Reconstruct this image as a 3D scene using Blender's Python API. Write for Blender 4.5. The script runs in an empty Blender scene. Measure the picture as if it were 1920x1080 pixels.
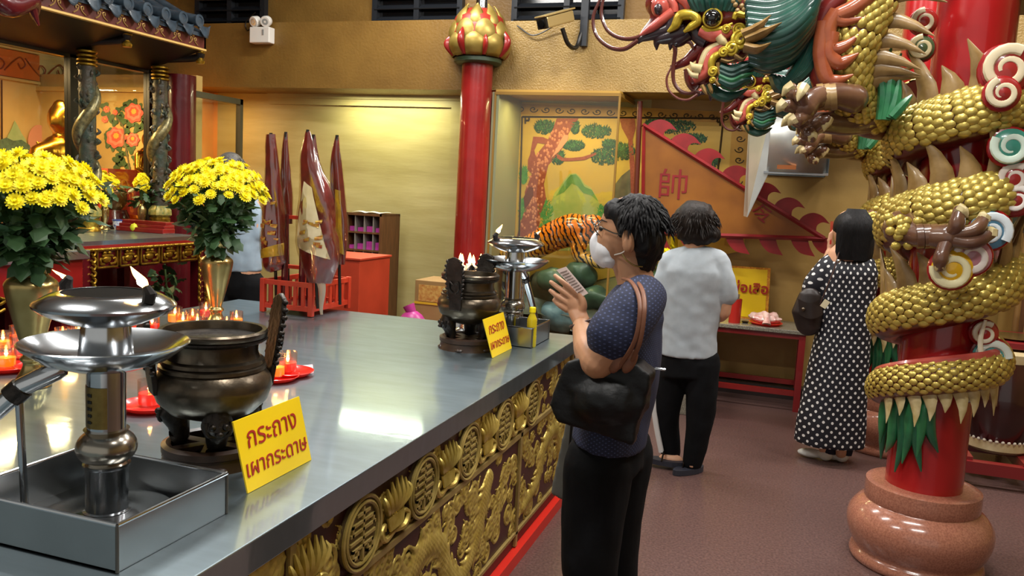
import bpy, bmesh, math, random
import numpy as np
from mathutils import Vector as V, Matrix, noise
random.seed(7); np.random.seed(7)
S = bpy.context.scene
COL = S.collection
PI = math.pi
# ---------------------------------------------------------------- camera
YAW, PITCH, ROLL, FPX, CAMH = .3205, .1180, .0522, 1545.5, 1.58
FW = V((-math.sin(YAW)*math.cos(PITCH), math.cos(YAW)*math.cos(PITCH), -math.sin(PITCH)))
_r = V((math.cos(YAW), math.sin(YAW), 0)); _u = _r.cross(FW)
RT = _r*math.cos(ROLL)+_u*math.sin(ROLL); UP = -_r*math.sin(ROLL)+_u*math.cos(ROLL)
CAM = V((0, 0, CAMH))
cd = bpy.data.cameras.new('camera'); cam = bpy.data.objects.new('camera', cd); COL.objects.link(cam)
cd.sensor_width = 36; cd.lens = FPX/1920*36; cd.clip_start = .05
cam.matrix_world = Matrix(((RT.x, UP.x, -FW.x, 0), (RT.y, UP.y, -FW.y, 0), (RT.z, UP.z, -FW.z, CAMH), (0, 0, 0, 1)))
S.camera = cam
def ray(x, y): return FW+RT*((x-960)/FPX)-UP*((y-540)/FPX)
def PZ(x, y, z): d = ray(x, y); return CAM+d*((z-CAMH)/d.z)      # pixel on a horizontal plane
def PY(x, y, Y): d = ray(x, y); return CAM+d*(Y/d.y)             # pixel on a plane facing the back wall
def PX(x, y, X): d = ray(x, y); return CAM+d*(X/d.x)             # pixel on a plane facing the side wall
# ---------------------------------------------------------------- world, exposure
S.view_settings.view_transform = 'Standard'; S.view_settings.look = 'None'
S.view_settings.exposure = 0.0; S.view_settings.gamma = 1.0; S.view_settings.use_curve_mapping = False
S.cycles.use_denoising = True; S.cycles.max_bounces = 8; S.cycles.sample_clamp_indirect = 6
W = bpy.data.worlds.new('world'); S.world = W; W.use_nodes = True
W.node_tree.nodes['Background'].inputs[0].default_value = (1, .97, .9, 1)
W.node_tree.nodes['Background'].inputs[1].default_value = .55
def area(name, loc, size, power, col=(1, .95, .84), rot=(0, 0, 0), sizey=None):
    l = bpy.data.lights.new(name, 'AREA'); l.energy = power; l.color = col; l.size = size
    if sizey: l.shape = 'RECTANGLE'; l.size_y = sizey
    o = bpy.data.objects.new(name, l); o.location = loc; o.rotation_euler = rot; COL.objects.link(o); return o
def point(name, loc, power, col, r=.03):
    l = bpy.data.lights.new(name, 'POINT'); l.energy = power; l.color = col; l.shadow_soft_size = r
    o = bpy.data.objects.new(name, l); o.location = loc; COL.objects.link(o); return o
for i, (x, y) in enumerate(((-2.6, 1.2), (-2.6, 3.6), (.2, 1.2), (.0, 3.0), (-.6, 5.2), (-2.8, 5.6), (2.2, 4.2), (.9, 5.5))):  # last one is added to brighten the rear wall and its sign
    area('ceiling_tube_light', (x, y, 3.93), 1.2, 72, (1, .97, .92), (0, 0, 0), .16)
area('alcove_tube_light', (-3.6, 6.86, 2.385), 1.0, 17, (1, .96, .62), (0, 0, 0), .05)
area('case_tube_light', (-1.85, 6.7, 2.33), .8, 15, (1, .80, .38), (0, 0, 0), .06)
area('shrine_tube_light', (-5.75, 4.9, 2.38), 1.4, 105, (1, .64, .30), (0, 0, PI/2), .1)
area('shrine_side_light', (-5.3, 6.55, 2.34), .4, 9, (1, .62, .26), (0, 0, PI/2), .06)
# ---------------------------------------------------------------- materials
def hx(s):
    s = s.lstrip('#'); c = [int(s[i:i+2], 16)/255 for i in (0, 2, 4)]
    return tuple(((x+.055)/1.055)**2.4 if x > .04045 else x/12.92 for x in c)+(1,)
MATS = {}
def mat(name, col, rough=.5, metal=0, col2=None, cs=8, cmix=.5, bump=0, bs=40, emit=None, es=1, trans=0, ior=1.45, coat=0, stretch=None, alpha=1, detail=4, spec=None, sub=0):
    if name in MATS: return MATS[name]
    m = bpy.data.materials.new(name); m.use_nodes = True; MATS[name] = m
    nt = m.node_tree; b = nt.nodes['Principled BSDF']; L = nt.links
    c = hx(col); b.inputs['Base Color'].default_value = c
    b.inputs['Roughness'].default_value = rough; b.inputs['Metallic'].default_value = metal
    b.inputs['IOR'].default_value = ior; b.inputs['Transmission Weight'].default_value = trans
    b.inputs['Coat Weight'].default_value = coat; b.inputs['Alpha'].default_value = alpha
    if sub: b.inputs['Subsurface Weight'].default_value = sub; b.inputs['Subsurface Scale'].default_value = .01
    if spec is not None: b.inputs['Specular IOR Level'].default_value = spec
    m.diffuse_color = c
    def coords():
        t = nt.nodes.new('ShaderNodeTexCoord'); mp = nt.nodes.new('ShaderNodeMapping')
        L.new(t.outputs['Object'], mp.inputs[0])
        if stretch: mp.inputs['Scale'].default_value = stretch
        return mp.outputs[0]
    if col2 or bump: co = coords()
    if col2:
        n = nt.nodes.new('ShaderNodeTexNoise'); n.inputs['Scale'].default_value = cs; n.inputs['Detail'].default_value = detail
        L.new(co, n.inputs['Vector'])
        r = nt.nodes.new('ShaderNodeValToRGB'); r.color_ramp.elements[0].position = cmix-.18; r.color_ramp.elements[1].position = cmix+.18
        r.color_ramp.elements[0].color = c; r.color_ramp.elements[1].color = hx(col2)
        L.new(n.outputs[0], r.inputs[0]); L.new(r.outputs[0], b.inputs['Base Color'])
    if bump:
        n = nt.nodes.new('ShaderNodeTexNoise'); n.inputs['Scale'].default_value = bs; n.inputs['Detail'].default_value = 3
        L.new(co, n.inputs['Vector'])
        bp = nt.nodes.new('ShaderNodeBump'); bp.inputs['Strength'].default_value = bump; bp.inputs['Distance'].default_value = .01
        L.new(n.outputs[0], bp.inputs['Height']); L.new(bp.outputs[0], b.inputs['Normal'])
    if emit:
        b.inputs['Emission Color'].default_value = hx(emit); b.inputs['Emission Strength'].default_value = es
    return m
def dots_mat(name, base, dot, n, rad, rough=.7):
    """regular dots from the mesh's UV map (metres)"""
    m = bpy.data.materials.new(name); m.use_nodes = True; MATS[name] = m; nt = m.node_tree; L = nt.links
    b = nt.nodes['Principled BSDF']; b.inputs['Roughness'].default_value = rough
    uv = nt.nodes.new('ShaderNodeUVMap'); uv.uv_map = 'UVMap'
    def vm(op, a, bb=None):
        k = nt.nodes.new('ShaderNodeVectorMath'); k.operation = op; L.new(a, k.inputs[0])
        if bb is not None: k.inputs[1].default_value = bb
        return k.outputs['Value'] if op == 'LENGTH' else k.outputs[0]
    def dist(off):
        s = vm('MULTIPLY', uv.outputs[0], (n, n, 0)); s = vm('ADD', s, (off, off, 0)); s = vm('FRACTION', s); s = vm('SUBTRACT', s, (.5, .5, 0)); return vm('LENGTH', s)
    mn = nt.nodes.new('ShaderNodeMath'); mn.operation = 'MINIMUM'; L.new(dist(0), mn.inputs[0]); L.new(dist(.5), mn.inputs[1])
    lt = nt.nodes.new('ShaderNodeMath'); lt.operation = 'LESS_THAN'; L.new(mn.outputs[0], lt.inputs[0]); lt.inputs[1].default_value = rad
    mx = nt.nodes.new('ShaderNodeMix'); mx.data_type = 'RGBA'; mx.inputs[6].default_value = hx(base); mx.inputs[7].default_value = hx(dot)
    L.new(lt.outputs[0], mx.inputs[0]); L.new(mx.outputs[2], b.inputs['Base Color']); return m
def glass(name, tint='#f2f6f2', a=.06, rough=.02):
    """thin sheet: mostly clear, with a glossy reflection"""
    if name in MATS: return MATS[name]
    m = bpy.data.materials.new(name); m.use_nodes = True; MATS[name] = m; nt = m.node_tree; L = nt.links
    for n in list(nt.nodes):
        if n.type == 'BSDF_PRINCIPLED': nt.nodes.remove(n)
    out = [n for n in nt.nodes if n.type == 'OUTPUT_MATERIAL'][0]
    t = nt.nodes.new('ShaderNodeBsdfTransparent'); t.inputs[0].default_value = hx(tint)
    g = nt.nodes.new('ShaderNodeBsdfGlossy'); g.inputs['Roughness'].default_value = rough
    mx = nt.nodes.new('ShaderNodeMixShader'); mx.inputs[0].default_value = a
    L.new(t.outputs[0], mx.inputs[1]); L.new(g.outputs[0], mx.inputs[2]); L.new(mx.outputs[0], out.inputs[0]); return m
# ---------------------------------------------------------------- mesh helpers
def spl(pts, n=8):
    """Catmull-Rom through points (any dimension)"""
    P = [np.array(p, float) for p in pts]; P = [2*P[0]-P[1]]+P+[2*P[-1]-P[-2]]; out = []
    for i in range(1, len(P)-2):
        a, b, c, d = P[i-1:i+3]
        for k in range(n):
            t = k/n; out.append(.5*((2*b)+(c-a)*t+(2*a-5*b+4*c-d)*t*t+(3*b-a-3*c+d)*t**3))
    out.append(P[-2]); return out
def frames(pts, up=None):
    pts = [V(p) for p in pts]; T = []
    for i in range(len(pts)):
        a = pts[max(i-1, 0)]; b = pts[min(i+1, len(pts)-1)]; t = b-a
        T.append(t.normalized() if t.length > 1e-9 else V((0, 0, 1)))
    n = V(up) if up is not None else (V((0, 0, 1)) if abs(T[0].z) < .9 else V((1, 0, 0)))
    F = []
    for t in T:
        n = (n-t*n.dot(t))
        n = n.normalized() if n.length > 1e-6 else t.orthogonal().normalized()
        F.append((t, n, t.cross(n)))
    return pts, F
class MB:
    def __init__(s): s.v = []; s.f = []; s.m = []; s.k = 0
    def add(s, vs, fs):
        o = len(s.v); s.v += [tuple(p) for p in vs]
        for f in fs: s.f.append(tuple(i+o for i in f)); s.m.append(s.k)
        return s
    def box(s, c, d, R=None):
        c = V(c); x, y, z = d[0]/2, d[1]/2, d[2]/2
        q = [V((sx*x, sy*y, sz*z)) for sz in (-1, 1) for sy in (-1, 1) for sx in (-1, 1)]
        if R is not None: q = [R@p for p in q]
        return s.add([p+c for p in q], [(0, 2, 3, 1), (4, 5, 7, 6), (0, 1, 5, 4), (2, 6, 7, 3), (0, 4, 6, 2), (1, 3, 7, 5)])
    def bb(s, a, b): return s.box([(a[i]+b[i])/2 for i in range(3)], [abs(b[i]-a[i]) for i in range(3)])
    def lathe(s, prof, c=(0, 0, 0), seg=32, M=None, fl=None):
        vs = []; n = len(prof)
        for i in range(seg):
            a = 2*PI*i/seg
            for r, z in prof:
                rr = r*(fl(a, z) if fl else 1)
                p = V((rr*math.cos(a), rr*math.sin(a), z)); p = M@p if M is not None else p; vs.append(p+V(c))
        fs = []
        for i in range(seg):
            j = (i+1) % seg
            for k in range(n-1): fs.append((i*n+k, j*n+k, j*n+k+1, i*n+k+1))
        if prof[0][0] > 1e-6: fs.append(tuple(i*n for i in reversed(range(seg))))
        if prof[-1][0] > 1e-6: fs.append(tuple(i*n+n-1 for i in range(seg)))
        return s.add(vs, fs)
    def tube(s, pts, r, seg=8, sq=1, up=None, caps=True, round_=False):
        pts, F = frames(pts, up); n = len(pts)
        R = list(r) if hasattr(r, '__len__') else [r]*n
        if len(R) != n: R = list(np.interp(np.linspace(0, 1, n), np.linspace(0, 1, len(R)), R))
        if round_:
            def ext(p, t, rr, k):
                return [(p+t*(rr*math.sin(a)), max(rr*math.cos(a), 1e-4)) for a in (k)]
            e = ext(pts[-1], F[-1][0], R[-1], (.5, 1., 1.35)); b = ext(pts[0], -F[0][0], R[0], (1.35, 1., .5))
            pts = [p for p, _ in b]+pts+[p for p, _ in e]; R = [q for _, q in b]+R+[q for _, q in e]
            F = [F[0]]*3+F+[F[-1]]*3; n += 6
        vs = []
        for p, (t, a, b), rr in zip(pts, F, R):
            for k in range(seg):
                an = 2*PI*k/seg; vs.append(p+a*(rr*math.cos(an))+b*(rr*sq*math.sin(an)))
        fs = [(i*seg+k, i*seg+(k+1) % seg, (i+1)*seg+(k+1) % seg, (i+1)*seg+k) for i in range(n-1) for k in range(seg)]
        if caps: fs += [tuple(reversed(range(seg))), tuple((n-1)*seg+k for k in range(seg))]
        return s.add(vs, fs)
    def ell(s, c, r, seg=16, rings=10, R=None):
        vs = []; c = V(c)
        if not hasattr(r, '__len__'): r = (r, r, r)
        for i in range(1, rings):
            t = PI*i/rings
            for k in range(seg):
                a = 2*PI*k/seg; p = V((r[0]*math.sin(t)*math.cos(a), r[1]*math.sin(t)*math.sin(a), r[2]*math.cos(t)))
                vs.append((R@p if R is not None else p)+c)
        top = V((0, 0, r[2])); bot = V((0, 0, -r[2]))
        vs += [(R@top if R is not None else top)+c, (R@bot if R is not None else bot)+c]; N = (rings-1)*seg
        fs = [(i*seg+k, (i+1)*seg+k, (i+1)*seg+(k+1) % seg, i*seg+(k+1) % seg) for i in range(rings-2) for k in range(seg)]
        fs += [(N, k, (k+1) % seg) for k in range(seg)]+[(N+1, (rings-2)*seg+(k+1) % seg, (rings-2)*seg+k) for k in range(seg)]
        return s.add(vs, fs)
    def prism(s, poly, d):
        """closed outline of 3-D points extruded by vector d"""
        p = [V(q) for q in poly]; n = len(p); d = V(d)
        return s.add(p+[q+d for q in p], [tuple(range(n)), tuple(n+i for i in reversed(range(n)))]+[(i, i+n, (i+1) % n+n, (i+1) % n) for i in range(n)])
    def blade(s, pts, w, th, up, seg=6):
        """tapered leaf/spike along pts: widths w, thickness factor"""
        return s.tube(pts, w, seg, th, up)
    def fn(s, f, nu, nv, wrapu=False):
        vs = [f(i/(nu if wrapu else nu-1), j/(nv-1)) for i in range(nu) for j in range(nv)]
        fs = [(i*nv+j, ((i+1) % nu)*nv+j, ((i+1) % nu)*nv+j+1, i*nv+j+1) for i in range(nu if wrapu else nu-1) for j in range(nv-1)]
        return s.add(vs, fs)
    def mesh(s, name, mats, smooth=True, ang=40, org=(0, 0, 0)):
        me = bpy.data.meshes.new(name); ox, oy, oz = org
        me.from_pydata([(x-ox, y-oy, z-oz) for x, y, z in s.v], [], s.f)
        if not isinstance(mats, (list, tuple)): mats = [mats]
        for m in mats: me.materials.append(m)
        if len(mats) > 1: me.polygons.foreach_set('material_index', s.m)
        if smooth:
            me.polygons.foreach_set('use_smooth', [True]*len(me.polygons)); me.set_sharp_from_angle(angle=math.radians(ang))
        me.update(); return me
ORG = {}
def obj(name, mb, m, parent=None, smooth=True, ang=40, bevel=0):
    org = ORG.get(parent.name, (0, 0, 0)) if parent else (0, 0, 0)
    me = mb.mesh(name, m, smooth, ang, org) if isinstance(mb, MB) else mb
    o = bpy.data.objects.new(name, me); COL.objects.link(o)
    if parent: o.parent = parent; ORG[o.name] = org
    if bevel:
        bv = o.modifiers.new('bevel', 'BEVEL'); bv.width = bevel; bv.segments = 2; bv.limit_method = 'ANGLE'; bv.angle_limit = math.radians(40)
    return o
def thing(name, label, cat, loc=(0, 0, 0), group=None):
    o = bpy.data.objects.new(name, None); o.empty_display_size = .05; COL.objects.link(o); o.location = loc
    ORG[o.name] = tuple(loc); o['label'] = label; o['category'] = cat
    if group: o['group'] = group
    return o
def tag(o, label, cat, group=None):
    o['label'] = label; o['category'] = cat
    if group: o['group'] = group
    return o
def struct(o): o['kind'] = 'structure'; return o
def dup(o, loc=None, rz=None, sc=None, label=None, parent=None):
    c = o.copy(); COL.objects.link(c); c.parent = parent
    if loc is not None: c.location = loc
    if rz is not None: c.rotation_euler = (0, 0, rz)
    if sc is not None: c.scale = (sc,)*3 if not hasattr(sc, '__len__') else sc
    if label: c['label'] = label
    for ch in list(o.children): dup(ch, parent=c)
    return c
def reg(o):   # move a one-mesh thing's origin to its own base centre
    me = o.data; n = len(me.vertices); a = np.empty(n*3); me.vertices.foreach_get('co', a); a = a.reshape(-1, 3)
    c = np.array([(a[:, 0].min()+a[:, 0].max())/2, (a[:, 1].min()+a[:, 1].max())/2, a[:, 2].min()])
    me.vertices.foreach_set('co', (a-c).ravel()); o.location = o.location+V(c); me.update(); return o
def text_mb(txt, size, M, depth=.001, mb=None, res=3, bold=0):
    cu = bpy.data.curves.new('lettering', 'FONT'); cu.body = txt; cu.size = size; cu.align_x = 'CENTER'; cu.align_y = 'CENTER'
    cu.extrude = depth; cu.resolution_u = res; cu.offset = bold
    t = bpy.data.objects.new('lettering', cu); COL.objects.link(t)
    dg = bpy.context.evaluated_depsgraph_get(); me = bpy.data.meshes.new_from_object(t.evaluated_get(dg))
    mb = mb or MB(); mb.add([M@v.co for v in me.vertices], [tuple(p.vertices) for p in me.polygons])
    bpy.data.objects.remove(t); bpy.data.curves.remove(cu); bpy.data.meshes.remove(me); return mb
def frame_mat(o, x, y):   # matrix with given origin and x / y axes
    x = V(x).normalized(); y = (V(y)-x*V(y).dot(x)).normalized(); z = x.cross(y)
    return Matrix(((x.x, y.x, z.x, o[0]), (x.y, y.y, z.y, o[1]), (x.z, y.z, z.z, o[2]), (0, 0, 0, 1)))
def blob(name, mb, m, parent, vox=.006, it=4, fn=None, uv=None, fac=.5):
    """voxel union of overlapping closed shapes -> one continuous skin, smoothed; fn(co array)->co array"""
    me0 = mb.mesh('tmp', m, False); t = bpy.data.objects.new('tmp', me0); COL.objects.link(t)
    r = t.modifiers.new('r', 'REMESH'); r.mode = 'VOXEL'; r.voxel_size = vox; r.use_smooth_shade = True
    s = t.modifiers.new('s', 'SMOOTH'); s.iterations = it; s.factor = fac
    dg = bpy.context.evaluated_depsgraph_get(); me = bpy.data.meshes.new_from_object(t.evaluated_get(dg))
    bpy.data.objects.remove(t); bpy.data.meshes.remove(me0); me.name = name
    n = len(me.vertices); a = np.empty(n*3); me.vertices.foreach_get('co', a); a = a.reshape(-1, 3)
    if fn: a = fn(a)
    if uv:
        u = uv(a); lay = me.uv_layers.new(name='UVMap'); li = np.empty(len(me.loops), int); me.loops.foreach_get('vertex_index', li)
        lay.data.foreach_set('uv', u[li].astype(float).ravel())
    org = np.array(ORG.get(parent.name, (0, 0, 0)) if parent else (0, 0, 0))
    me.vertices.foreach_set('co', (a-org).ravel()); me.polygons.foreach_set('use_smooth', [True]*len(me.polygons))
    me.materials.clear(); me.materials.append(m); me.update()
    o = bpy.data.objects.new(name, me); COL.objects.link(o)
    if parent: o.parent = parent; ORG[o.name] = tuple(org)
    return o
def wrinkle(amp, sc, dirv=(1, 1, 1), seed=0):
    d = V(dirv)
    def f(a):
        c = a.mean(0)
        for i in range(len(a)):
            p = V(a[i]); q = V((p.x*d.x*sc+seed, p.y*d.y*sc, p.z*d.z*sc)); n = noise.noise(q)+.5*noise.noise(q*2.1)
            h = p-V((c[0], c[1], p.z)); h = h.normalized() if h.length > 1e-5 else V((1, 0, 0))
            a[i] += np.array(h)*(n*amp)
        return a
    return f
# ---------------------------------------------------------------- shared materials
def gold(n='gold_paint', c='#c9a23c', r=.32): return mat(n, c, r, .85, '#8a6a1c', 30, .42, .15, 60)
m_wall = mat('ochre_wall_paint', '#80602a', .45, 0, '#705222', 3, .5, .35, 45)
m_wall_r = mat('textured_ochre_paint', '#a0844c', .4, 0, '#8c713c', 6, .5, .8, 70)
m_cream = mat('cream_alcove_paint', '#b0a672', .45, 0, '#a39862', 2, .5, .1, 8, stretch=(1, 1, 6))
def steel_mat(name, tint, r1, r2, fac):
    m = bpy.data.materials.new(name); m.use_nodes = True; MATS[name] = m; nt = m.node_tree; L = nt.links
    for n in list(nt.nodes):
        if n.type == 'BSDF_PRINCIPLED': nt.nodes.remove(n)
    out = [n for n in nt.nodes if n.type == 'OUTPUT_MATERIAL'][0]; mx = nt.nodes.new('ShaderNodeMixShader')
    tc = nt.nodes.new('ShaderNodeTexCoord'); mp = nt.nodes.new('ShaderNodeMapping'); mp.inputs['Scale'].default_value = (2.2, 9, 4); L.new(tc.outputs['Object'], mp.inputs[0])
    nz = nt.nodes.new('ShaderNodeTexNoise'); nz.inputs['Scale'].default_value = 2.5; nz.inputs['Detail'].default_value = 5; L.new(mp.outputs[0], nz.inputs['Vector'])
    bp = nt.nodes.new('ShaderNodeBump'); bp.inputs['Strength'].default_value = .025; bp.inputs['Distance'].default_value = .01; L.new(nz.outputs[0], bp.inputs['Height'])
    mr = nt.nodes.new('ShaderNodeMapRange'); mr.inputs[1].default_value = .3; mr.inputs[2].default_value = .7; mr.inputs[3].default_value = fac-.04; mr.inputs[4].default_value = fac+.04; L.new(nz.outputs[0], mr.inputs[0]); L.new(mr.outputs[0], mx.inputs[0])
    for k, r in enumerate((r1, r2)):
        g = nt.nodes.new('ShaderNodeBsdfGlossy'); g.inputs['Color'].default_value = hx(tint); g.inputs['Roughness'].default_value = r; L.new(bp.outputs[0], g.inputs['Normal']); L.new(g.outputs[0], mx.inputs[1+k])
    L.new(mx.outputs[0], out.inputs[0]); return m
m_steel = steel_mat('brushed_steel', '#a3b3bb', .08, .42, .5)
m_steel2 = mat('polished_steel', '#c2c6ca', .16, 1, '#a9adb0', 4, .5, .02, 20)
m_red = mat('red_lacquer', '#8e1d1a', .28, 0, '#761312', 4, .5, .08, 30, coat=.4)
m_dkred = mat('dark_red_lacquer', '#561018', .25, 0, '#440c12', 4, .5, .1, 25, coat=.4)
m_bronze = mat('aged_bronze', '#6c6152', .3, .9, '#3d362d', 10, .5, .1, 40)
m_bronze_dk = mat('dark_bronze', '#3d3834', .38, .8, '#241f1c', 18, .5, .3, 60)
m_brass = mat('old_brass', '#b5a06a', .27, .95, '#9a8450', 12, .5, .04, 30)
m_gold = gold()
m_lotus = mat('matt_gilt_petal', '#a8914c', .42, .5, '#86702f', 9)
m_black = mat('black_paint', '#15130f', .35)
m_wood = mat('brown_wood', '#6b4526', .45, 0, '#53341b', 5, .5, .1, 20, stretch=(8, 8, 1))
m_orange = mat('warm_orange_paint', '#d9903a', .5, 0, '#c87d2c', 3)
m_purple = mat('purple_paper', '#b93b9a', .7)
m_white = mat('white_plastic', '#e6e3da', .4)
m_yel = mat('yellow_sign_board', '#f2cc12', .4)
m_redtxt = mat('red_sign_paint', '#a8261a', .5)
m_glass = glass('clear_glass')
# ================================================================ the setting
f = MB().bb((-8, -3, -.1), (6, 9, 0)); m_floor = mat('maroon_terrazzo_floor', '#664d48', .28, 0, '#4c3835', 90, .5, .03, 60, detail=2)
struct(obj('floor', f, m_floor, smooth=False))
struct(obj('ceiling', MB().bb((-8, -3, 4.0), (6, 9, 4.1)), mat('pale_ceiling', '#b4bcbf', .7), smooth=False))
WY, BY = 7.1, 6.6      # rear wall of the alcoves, face of the big beam
struct(obj('wall_back', MB().bb((-5.6, WY, 0), (-1.2, WY+.15, 2.75)), m_cream, smooth=False))
struct(obj('wall_back_right', MB().bb((-1.2, WY, 0), (3.6, WY+.15, 2.75)), mat('ochre_panel_paint', '#a98a4e', .45, 0, '#98793f', 3, .5, .1, 30), smooth=False))
struct(obj('trim_beam', MB().bb((-6.6, BY, 2.40), (-2.54, WY+.1, 2.98)), m_wall, smooth=False))
struct(obj('trim_beam_right', MB().bb((-2.54, BY, 2.40), (3.6, WY+.1, 2.96)), m_wall_r, smooth=False))
struct(obj('wall_upper', MB().bb((-8, BY+.24, 2.97), (3.6, BY+.4, 4.0)), m_wall, smooth=False))
struct(obj('wall_right', MB().bb((3.6, -3, 0), (3.75, 9, 4)), m_wall_r, smooth=False))
struct(obj('wall_left', MB().bb((-8.0, -3, 0), (-7.85, 9, 4)), m_wall, smooth=False))
t = MB()   # raised mouldings of the alcove wall
t.bb((-4.98, WY-.03, 2.30), (-3.02, WY, 2.40)); t.bb((-3.02, WY-.03, 0), (-2.86, WY, 2.40)); t.bb((-4.98, WY-.05, 2.36), (-2.6, WY, 2.40)); t.bb((-2.86, WY-.02, 2.28), (-2.4, WY, 2.40))
struct(obj('trim_alcove', t, m_cream, smooth=False))
struct(obj('wall_partition', MB().bb((-2.56, 6.62, 0), (-2.42, WY, 2.40)), mat('orange_edge_paint', '#b5552c', .4), smooth=False))
# dark skirting step below the rear wall
struct(obj('baseboard_back', MB().bb((-1.3, WY-.12, 0), (3.6, WY, .10)), mat('dark_plinth', '#2c2220', .3), smooth=False))
# upper louvre windows
m_louv = mat('dark_louvre', '#22252a', .35, .2)
def louvre(i, x0, x1, z0):
    Yw = BY+.2
    w = struct(obj('window_%d' % i, MB().bb((x0, Yw+.035, z0), (x1, Yw+.05, 4.0)), mat('night_glass', '#07080b', .1), smooth=False))
    m = MB(); n = MB()
    for xx in (x0, (x0+x1)/2, x1): m.bb((xx-.025, Yw-.02, z0), (xx+.025, Yw+.04, 4.0))
    m.bb((x0, Yw-.02, z0), (x1, Yw+.04, z0+.03)); obj('window_frame', m, m_louv, w, False)
    R = Matrix.Rotation(.6, 3, 'X')
    for k in range(9): obj('slat', MB().box(((x0+x1)/2, Yw+.01, z0+.07+k*.1), (x1-x0, .09, .008), R), m_louv, w, False)
louvre(1, -5.6, -4.86, 2.99); louvre(2, -3.68, -2.86, 2.97); louvre(3, -2.36, -1.45, 2.96)
# ---------------------------------------------------------------- ceiling fixtures
fx = thing('ceiling_tube_fixture', 'long white fluorescent tube fixture under the ceiling', 'ceiling light', (-2.6, 1.2, 3.945), 'ceiling tubes')
obj('housing', MB().bb((-3.2, 1.1, 3.945), (-2.0, 1.3, 4.0)), m_white, fx, False)
fx['label'] = 'long white fluorescent tube fixture over the near end of the counter'
for (x, y), l in zip(((-2.6, 3.6), (.2, 1.2), (.0, 3.0), (-.6, 5.2), (-2.8, 5.6), (2.2, 4.2), (.9, 5.5)), ('over the far end of the counter', 'just right of the camera', 'over the praying woman', 'over the grey T-shirt woman', 'before the alcove wall', 'right of the dragon columns', 'added over the dotted dress to brighten the rear wall')): dup(fx, (x, y, 3.945), label='long white fluorescent tube fixture '+l)  # last fixture is an added housing for the extra rear-wall lamp
struct(obj('trim_beam_dragon', MB().bb((.72, 3.9, 2.46), (3.6, 4.25, 2.8)), m_dkred, smooth=False))
# ================================================================ lotus column
def column(name, label, x, y, r, h, m):
    c = thing(name, label, 'column', (x, y, 0))
    obj('shaft', MB().lathe([(r*1.05, 0), (r*1.02, h*.5), (r, h)], (x, y, 0), 40), m, c); return c
lc = column('lotus_column', 'tall glossy red column crowned with a gilded lotus bud', -2.545, 6.47, .128, 2.60, m_red)
obj('collar', MB().lathe([(.10, 2.585), (.175, 2.585), (.195, 2.60), (.195, 2.63), (.17, 2.645), (.1, 2.645)], (-2.545, 6.47, 0), 40), mat('dark_green_paint', '#31412c', .4), lc)
obj('bud_core', MB().lathe([(.15, 2.63), (.23, 2.70), (.24, 2.80), (.2, 2.95), (.12, 3.02), (0, 3.03)], (-2.545, 6.47, 0), 32), mat('red_petal_gap', '#8f2a1c', .4), lc)
def petal(mb, a, r0, z0, w, h, bulge, tip, th=.02, c=(-2.545, 6.47)):
    def g(u, v):
        s = (u-.5)*2; ww = w*math.sin(PI*min(1, .12+.88*(1-v)**.75)) if v < 1 else 0
        ww = w*(max(0, math.sin(PI*(.22+.78*v)))**.75 if v < .999 else 0)
        rr = r0+bulge*math.sin(PI*min(1, v*.9+.1))*(1-.35*s*s)+tip*v*v; aa = a+s*ww/max(r0+bulge, .05)
        return V((c[0]+rr*math.cos(aa), c[1]+rr*math.sin(aa), z0+h*v))
    mb.fn(g, 11, 10)
for k in range(8):
    m = MB(); petal(m, k*PI/4+.2, .19, 2.635, .118, .25, .085, -.03); o = obj('petal', m, m_lotus, lc); so = o.modifiers.new('s', 'SOLIDIFY'); so.thickness = .012
    m = MB(); petal(m, k*PI/4+.2+PI/8, .185, 2.70, .115, .29, .075, -.04); o = obj('petal', m, m_lotus, lc); so = o.modifiers.new('s', 'SOLIDIFY'); so.thickness = .012
    m = MB(); petal(m, k*PI/4+.2, .165, 2.80, .09, .26, .06, -.05); o = obj('petal', m, m_lotus, lc); so = o.modifiers.new('s', 'SOLIDIFY'); so.thickness = .012
    m = MB(); petal(m, k*PI/4+.2+PI/8, .19, 2.64, .035, .24, .11, .02) if k % 2 else petal(m, k*PI/4+.2+PI/8, .19, 2.64, .025, .2, .10, .0); obj('petal_edge', m, m_red, lc)
tag(reg(obj('ceiling_pipe', MB().tube([(-2.545, 6.5, 3.0), (-2.545, 6.5, 4.0)], .045, 16), m_steel2)), 'bare metal pipe rising out of the gilded lotus bud', 'pipe')
# ---------------------------------------------------------------- emergency light, camera on the beam
p = PY(492, 68, 6.56)
e = thing('emergency_light', 'white battery emergency light with two round lamps on the ochre beam', 'emergency light', (p.x, 6.6, p.z-.1))
obj('battery_box', MB().bb((p.x-.105, 6.51, p.z-.065), (p.x+.105, 6.6, p.z+.075)), m_white, e, False, bevel=.008)
for sx in (-.055, .06):
    hd = obj('lamp_head', MB().lathe([(.012, -.05), (.045, -.03), (.05, .02), (.044, .03)], (p.x+sx, 6.53, p.z+.125), 24, Matrix.Rotation(PI/2+.35, 3, 'X')@Matrix.Rotation(.3*sx*10, 3, 'Y')), m_white, e)
    obj('lens', MB().lathe([(0, .028), (.02, .032), (.042, .027)], (p.x+sx, 6.53, p.z+.125), 24, Matrix.Rotation(PI/2+.35, 3, 'X')@Matrix.Rotation(.3*sx*10, 3, 'Y')), mat('lamp_lens', '#cfd3cf', .1, .5), hd)
    obj('lamp_neck', MB().tube([(p.x+sx, 6.55, p.z+.07), (p.x+sx, 6.54, p.z+.11)], .012), m_white, e)
obj('status_label', MB().bb((p.x+.03, 6.507, p.z), (p.x+.05, 6.511, p.z+.05)), mat('grey_print', '#8f8f8c', .5), e, False)
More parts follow.
